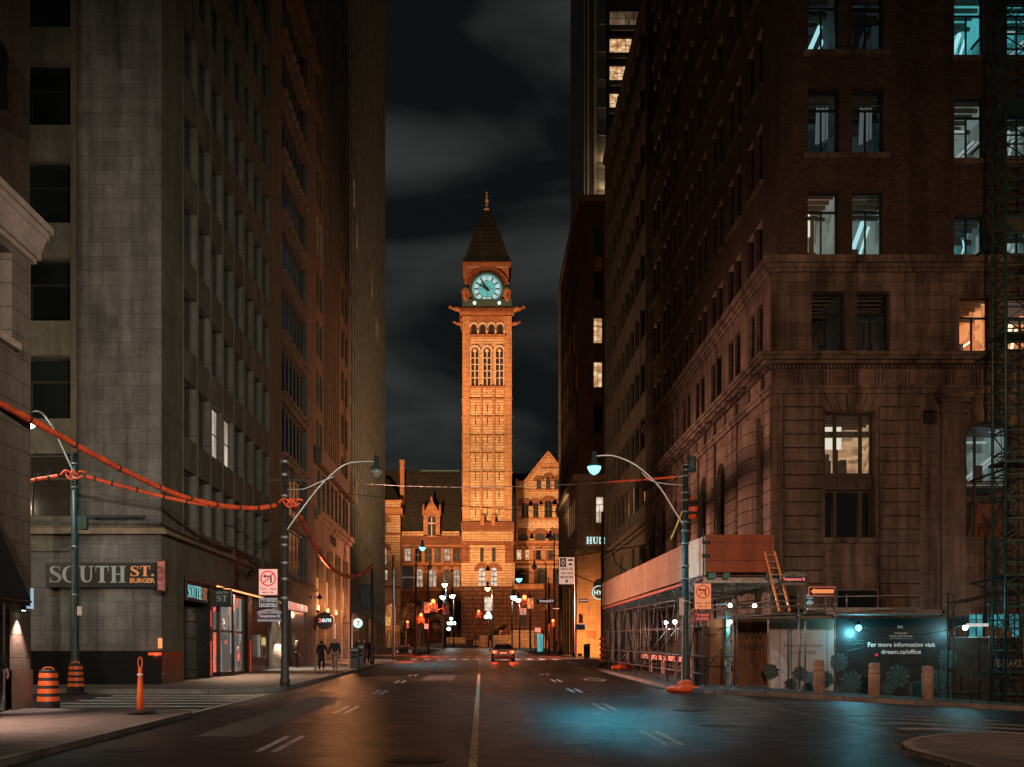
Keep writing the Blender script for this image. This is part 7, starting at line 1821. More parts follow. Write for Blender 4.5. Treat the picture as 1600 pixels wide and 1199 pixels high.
# ---- tube scaffold along the side street
S2 = thing('tube_scaffold', 'low steel tube scaffold with guard rails in front of the printed hoardings', 'scaffold', (12,32.6,g2(12,32.6)))
def Ys(px): return 33.2-(px-1146)*.0037
tops = {1146:934,1248:927,1305:920,1481:927,1490:931,1517:1025,1546:934,1600:934}
for px, yt in tops.items():
    Y = Ys(px)+(1.0 if px == 1490 else 0); x_ = xat(px,Y); z0_ = g2(x_,Y); m = MB(); m.tube([(x_,Y,z0_+.02),(x_,Y,zat(yt,Y))],.026,7); m.lathe((x_,Y,z0_),[(.08,0),(.08,.015),(.03,.02),(.03,.09)],8)
    for py in (945,962): 
        if yt < py: m.lathe((x_,Y,zat(py,Y)),[(.03,-.05),(.05,-.04),(.05,.04),(.03,.05)],8)
    m.build('standard', M['teal_steel'] if px > 1400 else M['galv'], S2)
def rail(x0,y0_,x1,y1_,r=.024,mt='galv',dy=0): 
    m = MB(); Y0, Y1 = Ys(x0)+dy, Ys(x1)+dy; m.tube([at(x0,y0_,Y0),at(x1,y1_,Y1)],r,6); m.build('ledger', M[mt], S2)
for q in ((1115,946,1248,938),(1248,933,1480,930),(1115,953,1305,944),(1120,966,1248,958),(1248,958,1430,951),(1480,927,1493,931),(1546,942,1625,940),(1490,1052,1547,1052),(1480,1082,1547,1080),(1546,970,1625,968),(1517,1075,1540,1050)): rail(*q, mt='galv' if q[0] < 1400 else 'teal_steel')
rail(1305,946,1305.5,920,.02); rail(1323,950,1323,928,.02); rail(1290,952,1290,930,.02)
m = MB(); Y = 33.2
for (x0,x1,yt,yb) in ((1148,1302,960,967),(1306,1478,953,960)): m.box(xat(x0,Y),xat(x1,Y),Y-.05,Y+.95,zat(yb,Y),zat(yt,Y))
m.build('deck', plain('grey_scaffold_deck',(.16,.16,.15),.7), S2)
m = MB(); m.box(xat(1262,33),xat(1435,33),33.0,33.1,zat(954,33),zat(949.5,33)); m.build('light_trough', M['galv'], S2)
m = MB(); m.prism([(xat(1492,33),32.4,zat(944,33)),(xat(1555,33),32.4,zat(930,33)),(xat(1555,33),33.6,zat(929,33)),(xat(1492,33),33.6,zat(943,33))],(0,0,.05)); m.build('roof_board', M['black_granite'], S2)
# lattice hoist mast
HM = thing('hoist_mast', 'tall teal steel lattice mast standing against the building at the right edge', 'mast', (17.7,33.9,g2(17.7,33.9)))
X0, X1, Y0, Y1 = 17.15, 18.25, 33.5, 34.35; zb_, zt_ = g2(17.7,33.9), 27.0
for x in (X0,X1):
    for y in (Y0,Y1): m = MB(); m.tube([(x,y,zb_),(x,y,zt_)],.05,7); m.build('leg', M['teal_steel'], HM)
m = MB(); k = 0; z = zb_+.3
while z < zt_-.7:
    for (xa,ya,xb,yb) in ((X0,Y0,X1,Y0),(X0,Y1,X1,Y1),(X0,Y0,X0,Y1),(X1,Y0,X1,Y1)):
        m.bar((xa,ya,z),(xb,yb,z),.045); 
        if k % 2: m.bar((xa,ya,z),(xb,yb,z+.72),.03)
        else: m.bar((xb,yb,z),(xa,ya,z+.72),.03)
    z += .72; k += 1
m.build('lattice', M['teal_steel'], HM)
for z in (4.3,8.0,12.2,16.0,19.8,23.6): m = MB(); m.box(X0-.1,X1+.1,Y0-.1,Y1+.1,z,z+.07); m.bar((17.7,34.3,z),(17.7,37,z),.06); m.build('tie_platform', M['teal_steel'], HM)
hc = MB(); hc.tube(sag(at(1560,600,34),at(1577,952,34),.0,10),.012,5)
solo('hoist_cable', hc, M['rubber'], 'thin dark cable hanging beside the lattice mast', 'cable', at(1577,952,34))
bd = thing('framed_board', 'dark framed board fixed to the stone wall above the printed hoarding', 'board', at(1340,935,36.8)); m = MB(); a,b_ = at(1306,955,36.8),at(1372,921,36.8)
m.box(a.x,b_.x,36.78,36.85,a.z,b_.z); m.build('board', M['glass'], bd); m = MB()
for q in ((a.x,b_.x,b_.z-.05,b_.z),(a.x,a.x+.05,a.z,b_.z-.05),(b_.x-.05,b_.x,a.z,b_.z-.05)): m.box(q[0],q[1],36.74,36.779,q[2],q[3])
m.build('frame', M['steel_frame'], bd)
# signs on a post at the side street
sp_ = thing('sign_post', 'pale sign post with two small round lamps beside the white hoarding', 'post', (xat(1258,33.4),33.4,g2(10.5,33.4))); x_ = xat(1258,33.4); m = MB(); m.tube([(x_,33.4,g2(x_,33.4)),(x_,33.4,zat(905,33.4))],.03,8); m.build('post', M['galv'], sp_)
m = MB()
for py in (932,943): m.lathe((x_+.14,33.35,zat(py,33.4)),[(.03,-.1),(.11,-.07),(.11,.05),(.03,.1)],12)
m.build('small_lamp', emis('pale_teal_lamp_glow',(.4,.8,.85),.2,(.3,.5,.5)), sp_)  # two small lamps, their glow put into the material
street_name('grey street name sign with a red glowing band over the side street', 1221,1260,893,914.5,33.2,plain('grey_sign_plate',(.16,.2,.19),.5),M['sign_navy'],emis('red_lit_letters',(1,.25,.2),.9,(.6,.2,.2)))
def d_or(t,a,b_,Y): m = MB(); arrow(m,a,b_,Y,.08,.93,.5,.42,.42); m.build('arrow', emis('orange_lit_arrow',(1,.32,.1),.55,(.8,.4,.2)), t)
og = simple_sign('red edged one way sign with an orange arrow beside the street name', 1263,1305.5,917,931.5,33.1,M['sign_black'],d_or)
m = MB(); a,b_ = at(1263,931.5,33.1),at(1305.5,917,33.1)
for q in ((a.x,b_.x,a.z,a.z+.025),(a.x,b_.x,b_.z-.025,b_.z),(a.x,a.x+.025,a.z+.026,b_.z-.026),(b_.x-.025,b_.x,a.z+.026,b_.z-.026)): m.box(q[0],q[1],33.085,33.098,q[2],q[3])
m.build('border', emis('red_sign_edge',(1,.2,.12),.3,(.6,.2,.15)), og)
turn_sign('orange lit no left turn sign beside the banded lamp post', 1085.5,1111,912,952,34.4,ORSIGN,'7am - 7pm','MON. - FRI.')
plate('exception_sign', 'dark red vehicles excepted sign under the orange turn sign', 1085.5,1110,957.5,971,34.4,emis('dark_red_sign',(.4,.02,.02),.12,(.2,.02,.02)),['TTC VEHICLES','EXCEPTED'],emis('red_letters_dim',(1,.25,.2),.4,(.6,.3,.3)),None)
simple_sign('small blue parking plate beside the banded lamp post', 1076.5,1088,905,925,34.6,plain('light_blue_sign',(.16,.32,.5),.5),d_stripes)
# bollards, sandbags
for i,(px,yt,yb,Y) in enumerate(((1279.5,1038,1086,32.9),(1366,1038,1090,32.5),(1449,1041,1092,32.1))):
    x_ = xat(px,Y); z_ = g2(x_,Y); t = thing('bollard', ['stone bollard before the pale hoarding, leftmost of three','stone bollard before the dark hoarding, middle of three','stone bollard at the right end of the dark hoarding'][i], 'bollard', (x_,Y,z_), 'stone bollards along the side street kerb')
    m = MB(); m.lathe((x_,Y,z_),[(.18,-.03),(.175,.85),(.165,.87),(.165,.89),(.175,.91),(.175,.95),(.165,.97),(.165,.985),(.172,1.0),(.15,1.05),(.05,1.07)],20); m.build('shaft', M['bollard'], t)
    m = MB(); m.lathe((x_,Y,z_),[(.178,.72),(.178,.74)],20); m.build('groove_band', M['dark_pier'], t)
for i,(px,py,Y,s_) in enumerate(((1069,1077,34.2,.34),(972,1051,55.5,.34))):
    x_ = xat(px,Y); z_ = (g2(x_,Y) if x_ > 6.95 else gz(x_,Y)); t = thing('sandbag_heap', ['heap of orange sandbags at the foot of the banded lamp post','orange sandbags lying on the kerb at the far scaffold leg'][i], 'sandbags', (x_,Y,z_))
    random.seed(30+i)
    for k,(dx,dy,dz,sx,rot) in enumerate(((-.45,0,.14,1,.2),(.4,.1,.14,1,-.3),(0,-.15,.2,1.1,.1),(.05,.05,.42,.9,.6))):
        m = MB(); nu, nv = 14, 9; rs = []
        for j in range(nv+1):
            a_ = -pi/2+pi*j/nv; ring_ = []
            for q in range(nu):
                b2 = 2*pi*q/nu; bump = 1+.12*sin(3*b2+k)+.1*sin(2*a_+k*2); X_, Y_, Z_ = cos(a_)*cos(b2)*s_*sx*bump, cos(a_)*sin(b2)*s_*.6*bump, sin(a_)*s_*.42*bump
                ring_.append((x_+dx*s_*1.6+X_*cos(rot)-Y_*sin(rot), Y+dy+X_*sin(rot)+Y_*cos(rot), max(z_+.005, z_+dz*s_*1.8+Z_)))
            rs.append(ring_)
        m.rings(rs); m.build('sandbag', M['orange_plastic'], t)
# bulbs on strings
def bulb(label, px, py, Y, mat_, w, c, r=.085):
    p = at(px,py,Y); t = thing('light_bulb', label, 'light bulb', p, 'site festoon bulbs')
    m = MB(); m.ball(p, r); m.build('glass', mat_, t); m = MB(); m.cyl(p+Vector((0,0,r*.8)), p+Vector((0,0,r*2)), r*.5); m.build('socket', M['rubber'], t)
    LAMPS.append((p+Vector((0,-.02,-r-.06)), w, c, .05))
bulb('bright teal bulb hanging before the dark printed hoarding', 1341.5, 981, 34.4, M['bulb_teal'], 80, (.2,.8,1), .11)
bulb('white bulb at the end of the dark printed hoarding', 1508, 981, 34.0, M['bulb_white'], 42, (.3,.85,1))
bulb('warm bulb in the dark gap between the plywood panels', 1141, 972, 35.9, M['bulb_warm'], 16, (1,.85,.65), .07)
bulb('upper left bulb under the canopy end near the ladder', 1141, 946, 37.2, M['bulb_warm'], 10, (1,.9,.75), .08)
bulb('upper right bulb under the canopy end near the ladder', 1179, 947, 36.4, M['bulb_warm'], 12, (1,.9,.75), .08)
bulb('left bulb of the pair inside the scaffold tunnel', 1041, 973, 46, M['bulb_white'], 20, (.8,.95,1), .09)
bulb('right bulb of the pair inside the scaffold tunnel', 1054.5, 972, 44, M['bulb_white'], 20, (.8,.95,1), .09)
fs = MB(); fs.tube([at(1322,966,34.3)]+sag(at(1341.5,977,34.4),at(1508,975,34.0),.35,16),.012,5)
solo('festoon_cable', fs, M['rubber'], 'sagging cable of bulbs strung across the dark hoarding', 'cable', at(1341,977,34.4))
fx = MB(); a = at(1510,980,34); fx.box(a.x,a.x+.75,33.95,34.05,a.z+.02,a.z+.12); solo('light_batten', fx, emis('pale_batten',(.7,.8,.8),.5,(.6,.6,.6)), 'pale metal light batten beside the white bulb at the right', 'lamp', a)
# ================================================================== CAR, PEOPLE, MOTORCYCLE, TREES
cx, Y0 = xat(786.5,80.5), 80.5; z0 = gz(cx,Y0)
car = thing('parked_car', 'dark sedan with glowing red tail lights stopped at the crossing', 'car', (cx,Y0,z0)); 
car.name = 'sedan_car'; ORG[car.name] = Vector((cx,Y0,z0))
ST = [(0,.50,.90,.98,.74,.84,.70),(.10,.34,.93,1.04,.86,.90,.74),(.45,.26,.97,1.09,.9,.93,.74),(.75,.24,.97,1.2,.9,.93,.70),(1.25,.22,.96,1.41,.9,.93,.62),(1.8,.22,.95,1.46,.9,.93,.60),(2.5,.22,.94,1.45,.9,.93,.61),(3.1,.22,.92,1.22,.9,.93,.68),(3.45,.22,.9,1.02,.9,.92,.76),(4.2,.24,.80,.9,.88,.9,.74),(4.55,.30,.66,.76,.8,.82,.66),(4.66,.4,.58,.64,.7,.7,.55)]
def cring(s_):
    y,zl,zb,zt,wl,wb,wt = s_; r = [(-wl*.9,zl),(-wl,zl+.12),(-wb,(zl+zb)/2),(-wb*.985,zb),(-(wt*.75+wb*.25),zb+(zt-zb)*.5),(-wt,zt-.03),(-wt*.8,zt)]
    r += [(0,zt+.015)]+[(-a,b_) for a,b_ in r[::-1]]
    return [(cx+a,Y0+y,z0+b_) for a,b_ in r]
m = MB(); m.rings([cring(s_) for s_ in ST]); 
paint = NT('dark_car_paint'); paint.bsdf((.007,.006,.007), .3, .1, spec=.3, coat=.35); body = m.build('body', paint.mat, car)
gl = glassy('car_glass', (.006,.006,.007), .04)
def lerps(t_):
    for a,b_ in zip(ST,ST[1:]):
        if a[0] <= t_ <= b_[0]: f = (t_-a[0])/(b_[0]-a[0]); return tuple(x+(y-x)*f for x,y in zip(a,b_))
def roofpt(t_, u, e=.012): s_ = lerps(t_); return (cx+u*s_[6]*.9, Y0+t_-.012, z0+s_[3]+e+.01*(1-abs(u)))
m = MB(); G_ = [[roofpt(.5+.7*k/4,-1+2*j/4) for j in range(5)] for k in range(5)]; m.rings(G_, False, False); m.build('rear_window', gl, car)
m = MB(); G_ = [[roofpt(2.55+.8*k/4,-1+2*j/4) for j in range(5)] for k in range(5)]; m.rings(G_, False, False); m.build('windscreen', gl, car)
for s_ in (-1,1):
    m = MB(); G_ = []
    for k in range(7):
        q = lerps(.85+2.3*k/6); y,zl,zb,zt,wl,wb,wt = q; zz = [zb+.04, zb+(zt-zb)*.5, zt-.07]; ww = [wb*.985-.005, wt*.75+wb*.25, wt+.02]
        G_.append([(cx+s_*(ww[j]+.008), Y0+y, z0+zz[j]) for j in range(3)])
    m.rings(G_, False, False); m.build('side_window', gl, car)
TL = emis('tail_light_glow', (1,.12,.03), 5); TLD = emis('tail_light_edge', (1,.03,.01), 2.2)
for s_ in (-1,1):
    m = MB(); a = cx+s_*.84; b_ = cx+s_*.50; m.cbox(min(a,b_),max(a,b_),Y0-.03,Y0+.14,z0+.70,z0+.90,.03); tl = m.build('tail_light', TLD, car)
    m = MB(); m.cbox(cx+s_*.74-.09,cx+s_*.74+.09,Y0-.05,Y0-.02,z0+.73,z0+.87,.01); m.build('lamp', TL, tl)
    m = MB(); m.ball((cx+s_*1.02,Y0+3.0,z0+1.0),.1,(1.1,.6,.75)); m.bar((cx+s_*.9,Y0+3.0,z0+.98),(cx+s_*1.0,Y0+3.0,z0+.99),.05); m.build('wing_mirror', paint.mat, car)
    LAMPS.append((Vector((cx+s_*.7,Y0-.35,z0+.8)), 90, (1,.07,.015), .1))
    for yy in (.95,3.75):
        def wh(x0,x1,r,nm,mt,par):
            m = MB(); m.tube([(x0,Y0+yy,z0+.33),(x1,Y0+yy,z0+.33)],r,20); return m.build(nm,mt,par)
        w_ = wh(cx+s_*.70,cx+s_*.925,.33,'wheel',M['rubber'],car); wh(cx+s_*.926,cx+s_*.935,.22,'rim',M['galv'],w_)
m = MB(); m.cbox(cx-.26,cx+.26,Y0-.03,Y0-.01,z0+.66,z0+.78,.005); m.build('licence_plate', M['sign_white'], car)
m = MB(); m.cbox(cx-.18,cx+.18,Y0+1.0,Y0+1.04,z0+1.30,z0+1.335,.01); m.build('brake_light', TLD, car)
m = MB(); m.cbox(cx-.82,cx+.82,Y0-.04,Y0+.1,z0+.42,z0+.46,.015); m.build('bumper_trim', M['pole_dark'], car); m = MB(); m.cbox(cx-.78,cx+.78,Y0-.02,Y0+.12,z0+.26,z0+.40,.03); m.build('bumper', M['rubber'], car)

# ---------------------------------------------------------------- people
def skin(name, nodes, edges, mat_, parent, org, rot, root=0, sub=1):
    """continuous surface grown round a skeleton"""
    R_ = Matrix.Rotation(rot,4,'Z'); me = bpy.data.meshes.new(name)
    me.from_pydata([(R_@Vector(p[:3])) for p in nodes], edges, []); o = bpy.data.objects.new(name, me); col.objects.link(o)
    md = o.modifiers.new('Skin','SKIN'); md.use_smooth_shade = True
    for i, v in enumerate(me.skin_vertices[0].data):
        r = nodes[i][3]; r2 = nodes[i][4] if len(nodes[i]) > 4 else r; v.radius = (r, r2); v.use_root = (i == root)
    ms = o.modifiers.new('Sub','SUBSURF'); ms.levels = sub; ms.render_levels = sub
    dg = bpy.context.evaluated_depsgraph_get(); new = bpy.data.meshes.new_from_object(o.evaluated_get(dg)); bpy.data.objects.remove(o)
    for p in new.polygons: p.use_smooth = True
    new.materials.clear(); new.materials.append(mat_)
    n = bpy.data.objects.new(name, new); col.objects.link(n); n.parent = parent; ORG[n.name] = Vector(org); return n
def person(label, px, Y, h=1.72, rot=0, stride=.16, la=(0,0), ra=(0,0), top='cloth_black', legs='cloth_black', coat=0, hood=False, hair='hair_dark', x=None):
    x_ = xat(px,Y) if x is None else x; z_ = g2(x_,Y); k = h/1.75; t = thing('person', label, 'person', (x_,Y,z_)); org = (x_,Y,z_)
    J = lambda a,b_,c,r,r2=None: (a*k,b_*k,c*k,r*k,(r2 or r)*k)
    s = stride
    def arm(sg, sw):
        ox, oy = sw; return [J(sg*.19,0,1.41,.062), J(sg*(.24+ox*.4),oy*.4-.02,1.13,.046), J(sg*(.26+ox),oy+.05,.90,.033), J(sg*(.265+ox*1.05),oy+.075,.82,.036,.02)]
    A_L, A_R = arm(-1,la), arm(1,ra)
    nodes = [J(0,0,.95,.15,.11), J(0,.0,1.12,.13,.10), J(0,.0,1.32,.15,.11), J(0,-.005,1.47,.058), J(0,.01,1.54,.075,.085), J(0,.015,1.63,.078,.095), J(0,.005,1.70,.06,.07)]
    E = [(0,1),(1,2),(2,3),(3,4),(4,5),(5,6)]
    for A_ in (A_L,A_R): n = len(nodes); nodes += A_; E += [(2,n),(n,n+1),(n+1,n+2),(n+2,n+3)]; hand_i = n+3; 
    # fingers and thumb on each palm
    for A_, base_i, sg in ((A_L,10,-1),(A_R,14,1)):
        p = A_[3]
        for f in range(4):
            n = len(nodes); yy = p[1]+(.028-.018*f)*k; L = (.075,.085,.08,.06)[f]*k
            nodes += [(p[0],yy,p[2]-.045*k,.0095*k,.0095*k),(p[0]-sg*.012*k,yy+.004*k,p[2]-.045*k-L*.6,.008*k,.008*k),(p[0]-sg*.03*k,yy+.004*k,p[2]-.045*k-L,.007*k,.007*k)]; E += [(base_i,n),(n,n+1),(n+1,n+2)]
        n = len(nodes); nodes += [(p[0]-sg*.01*k,p[1]+.045*k,p[2]-.01*k,.010*k,.010*k),(p[0]-sg*.02*k,p[1]+.06*k,p[2]-.05*k,.008*k,.008*k)]; E += [(base_i,n),(n,n+1)]
    leg = {}
    for sg in (-1,1):
        n = len(nodes); f = s*sg; L_ = [J(sg*.09,0,.88,.085), J(sg*.095,f*.55+.03,.50,.058), J(sg*.10,f-.02,.09,.04), J(sg*.105,f+.12,.035,.035,.03)]; leg[sg] = L_; nodes += L_; E += [(0,n),(n,n+1),(n+1,n+2),(n+2,n+3)]
    # nose and ears
    n = len(nodes); nodes += [J(0,.115,1.60,.012), J(-.08,.01,1.61,.014), J(.08,.01,1.61,.014)]; E += [(5,n),(5,n+1),(5,n+2)]
    skin('body', nodes, E, M['skin'], t, org, rot)
    g = .022*k
    def fat(L_, e): return [(a[0],a[1],a[2],a[3]+e,(a[4] if len(a)>4 else a[3])+e) for a in L_]
    tn = fat([J(0,0,.93,.155,.115), J(0,0,1.12,.14,.11), J(0,0,1.32,.165,.12), J(0,-.005,1.45,.07)], g); te = [(0,1),(1,2),(2,3)]
    for A_ in (A_L,A_R): n = len(tn); tn += fat(A_[:3], g); te += [(2,n),(n,n+1),(n+1,n+2)]
    if coat: n = len(tn); tn += [J(0,s*.1,.93-coat*.5,.19,.15), J(0,s*.1,.93-coat,.20,.17)]; te += [(0,n),(n,n+1)]
    skin('jacket', tn, te, M[top], t, org, rot)
    ln = fat([J(0,0,.95,.15,.11)], .006); le = []
    for sg in (-1,1): n = len(ln); ln += fat(leg[sg][:3], .018); le += [(0,n),(n,n+1),(n+1,n+2)]
    skin('trousers', ln, le, M[legs], t, org, rot)
    for sg in (-1,1): skin('shoe', [(a[0],a[1],a[2]+.01*k,.047*k,.042*k) for a in leg[sg][2:]], [(0,1)], M['rubber'], t, org, rot, 0, 1)
    hn = [J(0,-.03,1.60,.085,.085), J(0,-.02,1.70,.078,.085)] if not hood else [J(0,-.03,1.48,.10,.10), J(0,-.03,1.60,.10,.105), J(0,-.02,1.70,.08,.09)]
    skin('hair' if not hood else 'hood', hn, [(i,i+1) for i in range(len(hn)-1)], M[hair if not hood else top], t, org, rot)
    for sg in (-1,1):
        R_ = Matrix.Rotation(rot,4,'Z'); c = Vector(org)+R_@Vector((sg*.032*k,.098*k,1.635*k)); m = MB(); m.ball(c,.011*k,(1,1,1),8,6); m.build('eye', M['void'], t)
    return t
person('person in a long black hooded coat walking hand in hand on the left pavement', 502.5, 53.5, 1.62, 0, .1, (0,0), (.10,.03), 'cloth_black','cloth_black', .45, True)
person('person in a black jacket and khaki trousers walking hand in hand on the left pavement', 523.5, 53.5, 1.70, 0, -.13, (.10,.03), (.03,.02), 'cloth_navy','cloth_khaki')
person('person in dark clothes standing at the black shop door on the left', 463, 58, 1.62, -1.4, .05, (0,.08), (0,.1), 'cloth_black','cloth_black')
person('person in dark clothes half hidden behind the left kerb bins', 561, 64, 1.72, .2, .1, (.02,0), (.02,0), 'cloth_black','cloth_grey', 0, False)
person('person with a red cap in dark clothes beyond the left kerb bins', 569, 67, 1.70, .4, .12, (.02,0), (.02,0), 'cloth_navy','cloth_grey', 0, False, 'sign_red')
person('person in a dark jacket partly behind the banner pole', 578, 70, 1.66, .1, .1, (.02,0), (.02,0), 'cloth_black','cloth_black')
person('person in dark clothes standing by the stone pier at the left edge', 0, 23.0, 1.82, -1.9, .04, (.02,.08), (.02,.1), 'cloth_black','cloth_black', x=-10.99)
# ---------------------------------------------------------------- motorcycle
mx, my = xat(631,112.6), 112.6; mz = g2(mx,my); mo = thing('motorcycle', 'parked dark motorcycle with a blue seat cover at the far left corner', 'motorcycle', (mx,my,mz))
for s_ in (-.68,.68):
    m = MB(); m.tube([(mx+s_+.27*cos(a),my,mz+.33+.27*sin(a)) for a in [2*pi*k/20 for k in range(21)]],.06,7); w_ = m.build('wheel', M['rubber'], mo)
    m = MB(); m.cyl((mx+s_,my-.05,mz+.33),(mx+s_,my+.05,mz+.33),.2,n=14); m.build('hub', M['galv'], w_)
m = MB(); m.tube([(mx-.68,my,mz+.33),(mx-.3,my,mz+.5),(mx+.1,my,mz+.55),(mx+.42,my,mz+.85),(mx+.68,my,mz+.33)],[.05,.14,.18,.07,.04],8); m.ball((mx+.0,my,mz+.5),.24,(1,.7,.9)); m.build('body', M['black_granite'], mo)
m = MB(); m.ball((mx+.15,my,mz+.83),.2,(1.2,.7,.7)); m.build('fuel_tank', M['dark_pier'], mo); m = MB(); m.ball((mx-.3,my,mz+.84),.26,(1.35,.7,.5)); m.build('seat', plain('blue_seat_cover',(.04,.12,.3),.6), mo)
m = MB(); m.tube([(mx+.42,my-.36,mz+1.08),(mx+.44,my,mz+1.0),(mx+.42,my+.36,mz+1.08)],.02,6); m.build('handlebar', M['galv'], mo); m = MB(); m.ball((mx+.55,my,mz+.9),.1); m.build('headlight', M['lamp_glass'], mo)
m = MB(); m.bar((mx-.1,my-.05,mz+.3),(mx-.15,my-.3,mz+.0),.03); m.build('side_stand', M['galv'], mo)
# ---------------------------------------------------------------- trees before the hall
def tree(label, px, Y, h, cr, seed, leafm):
    random.seed(seed); x_ = xat(px,Y); z_ = g2(x_,Y); t = thing('street_tree', label, 'tree', (x_,Y,z_), 'trees before the hall'); b = Vector((x_,Y,z_))
    m = MB(); tips = []
    trunk = [b, b+Vector((.1,0,h*.25)), b+Vector((-.05,0,h*.5)), b+Vector((.1,0,h*.8))]; m.tube(trunk,[.2,.16,.12,.05],8)
    for k in range(16):
        f = random.uniform(.3,.95); p = b+Vector((0,0,h*.8*f)); a = random.uniform(0,6.28); L = cr*(1.15-.6*f)*random.uniform(.7,1.1); q = p+Vector((cos(a)*L,sin(a)*L,L*random.uniform(.4,.9))); mid = p.lerp(q,.5)+Vector((0,0,.2))
        m.tube([p,mid,q],[.07,.045,.015],5); tips += [mid,q]
        for j in range(3): e = mid.lerp(q,random.random())+Vector((random.uniform(-1,1),random.uniform(-1,1),random.uniform(-.2,.9)))*cr*.3; m.tube([mid.lerp(q,.5),e],[.03,.01],4); tips.append(e)
    m.build('trunk', plain('dark_bark',(.05,.035,.025),.9,0,.4,8), t)
    m = MB()
    for p in tips:
        for j in range(22):
            c = p+Vector((random.gauss(0,.32),random.gauss(0,.32),random.gauss(0,.28)))*cr*.36; r = random.uniform(.07,.15); u = Vector((random.uniform(-1,1),random.uniform(-1,1),random.uniform(-1,1))).normalized(); v = u.orthogonal().normalized()
            m.face([c-u*r,c+v*r*.6,c+u*r,c-v*r*.6])
    m.build('crown', leafm, t, recalc=False)
LF = plain('dark_autumn_leaves', (.16,.075,.035), .8, 0, .5, 2)
tree('small dark tree left of the far left signals', 608, 214, 9.5, 2.6, 1, LF); tree('small dark tree behind the large left traffic light', 655, 224, 10, 2.7, 2, LF); tree('small dark tree by the globe lamp before the left wing', 692, 222, 8.5, 2.3, 3, LF); tree('taller dark tree between the sign panel and the left wing', 634, 220, 11, 2.6, 5, LF)
# planting bed and low stones before the hall
YB_ = 226; xa_, xb_ = xat(655,YB_), xat(748,YB_); m = MB(); rs = []
for j in range(7):
    f = j/6; rs.append([(lerp_x, YB_+2.5*cos(pi*(k/10)), g2(0,YB_)+1.0*sin(pi*k/10)*sin(pi*(.08+.84*f))) for k,lerp_x in [(k,xa_+(xb_-xa_)*f) for k in range(11)]])
m.rings(rs, False, False); bed = solo('planting_bed', m, plain('dark_planting',(.02,.018,.012),.95,0,.5,3), 'low dark mounded planting bed before the entrance steps', 'planting bed', ((xa_+xb_)/2,YB_,g2(0,YB_)))
m = MB(); a, b_ = at(697,1003.5,224),at(727,996,224); m.cbox(a.x,b_.x,223.6,224,a.z-.3,b_.z,.08); st_ = solo('stone_sign', m, M['ch_sand'], 'low pale stone block at the planting bed under the globe lamp', 'stone block', (a.x,223.6,a.z))
m = MB(); a, b_ = at(749,1007,222),at(762,993,222); m.cbox(a.x,b_.x,221.5,223,g2(0,222),b_.z,.1); solo('stone_plinth', m, M['ch_sand'], 'orange lit stone plinth at the foot of the tower steps', 'stone block', (a.x,221.5,g2(0,222)))
# ================================================================== LIGHT, SKY, CAMERA
def point(name, p, w, c, r=.12):
    l = bpy.data.lights.new(name,'POINT'); l.energy = w; l.color = c; l.shadow_soft_size = r; o = bpy.data.objects.new(name,l); col.objects.link(o); o.location = p; return o
DOWN = []
for i,(p,w,c,r) in enumerate(LAMPS):
    if w >= 300: DOWN.append((p,w,c,r))       # cut-off lanterns throw their light down
    else: point('lamp_light', p, w, c, r)
def spot(name, p, tgt, w, c, ang, blend=.6, r=.3):
    l = bpy.data.lights.new(name,'SPOT'); l.energy = w; l.color = c; l.spot_size = radians(ang); l.spot_blend = blend; l.shadow_soft_size = r
    o = bpy.data.objects.new(name,l); col.objects.link(o); o.location = p; o.rotation_euler = (Vector(tgt)-Vector(p)).to_track_quat('-Z','Y').to_euler(); return o
spot('lamp_light', (xat(929,35),34.9,zat(724,35)-.45), (4.1,23.0,.3), 1300, (.06,.70,.95), 27, 1.0, .12)
for p,w,c,r in DOWN: spot('lamp_light', p, (p.x,p.y-.001,p.z-5), w, c, 150, 1.0, r)
def flood(label, p, tgt, w, c, ang, pole=True, blend=.6):
    p = Vector(p); d = (Vector(tgt)-p).normalized(); b = Vector((p.x,p.y,g2(p.x,p.y))); t = thing('floodlight', label, 'floodlight', b)
    m = MB(); m.tube([b,p-Vector((0,0,.4))],[.14,.1],8); m.build('pole', M['pole_dark'], t)
    m = MB(); m.tube([p-d*.45,p-d*.1],[.22,.36],12); m.build('housing', M['black_iron'], t)
    spot('floodlight_beam', p+d*.1, tgt, w, c, ang, blend)
FL = (1,.51,.23)
flood('floodlight on a tall pole beyond the ribbed tower aimed at the clock tower', (-20,172,13), (TX-.5,YT,46), 640000, FL, 52)
flood('floodlight on a tall pole beyond the ribbed tower aimed at the clock stage', (-19,166,14), (TX,YT,84), 520000, (1,.40,.18), 34)
flood('floodlight on a tall pole behind the brick store aimed at the clock tower', (19,160,13), (TX+.5,YT,50), 340000, FL, 56)
flood('floodlight on a pole by the hall aimed at the left wing', (-21,205,6), (-15,250,16), 22000, FL, 90)
flood('floodlight on a pole by the hall aimed at the right wing', (17,200,5), (15,250,26), 60000, FL, 70)
flood('floodlight aimed at the tower foot from the right', (15,205,4), (TX-4,YT,11), 20000, (1,.34,.13), 84)
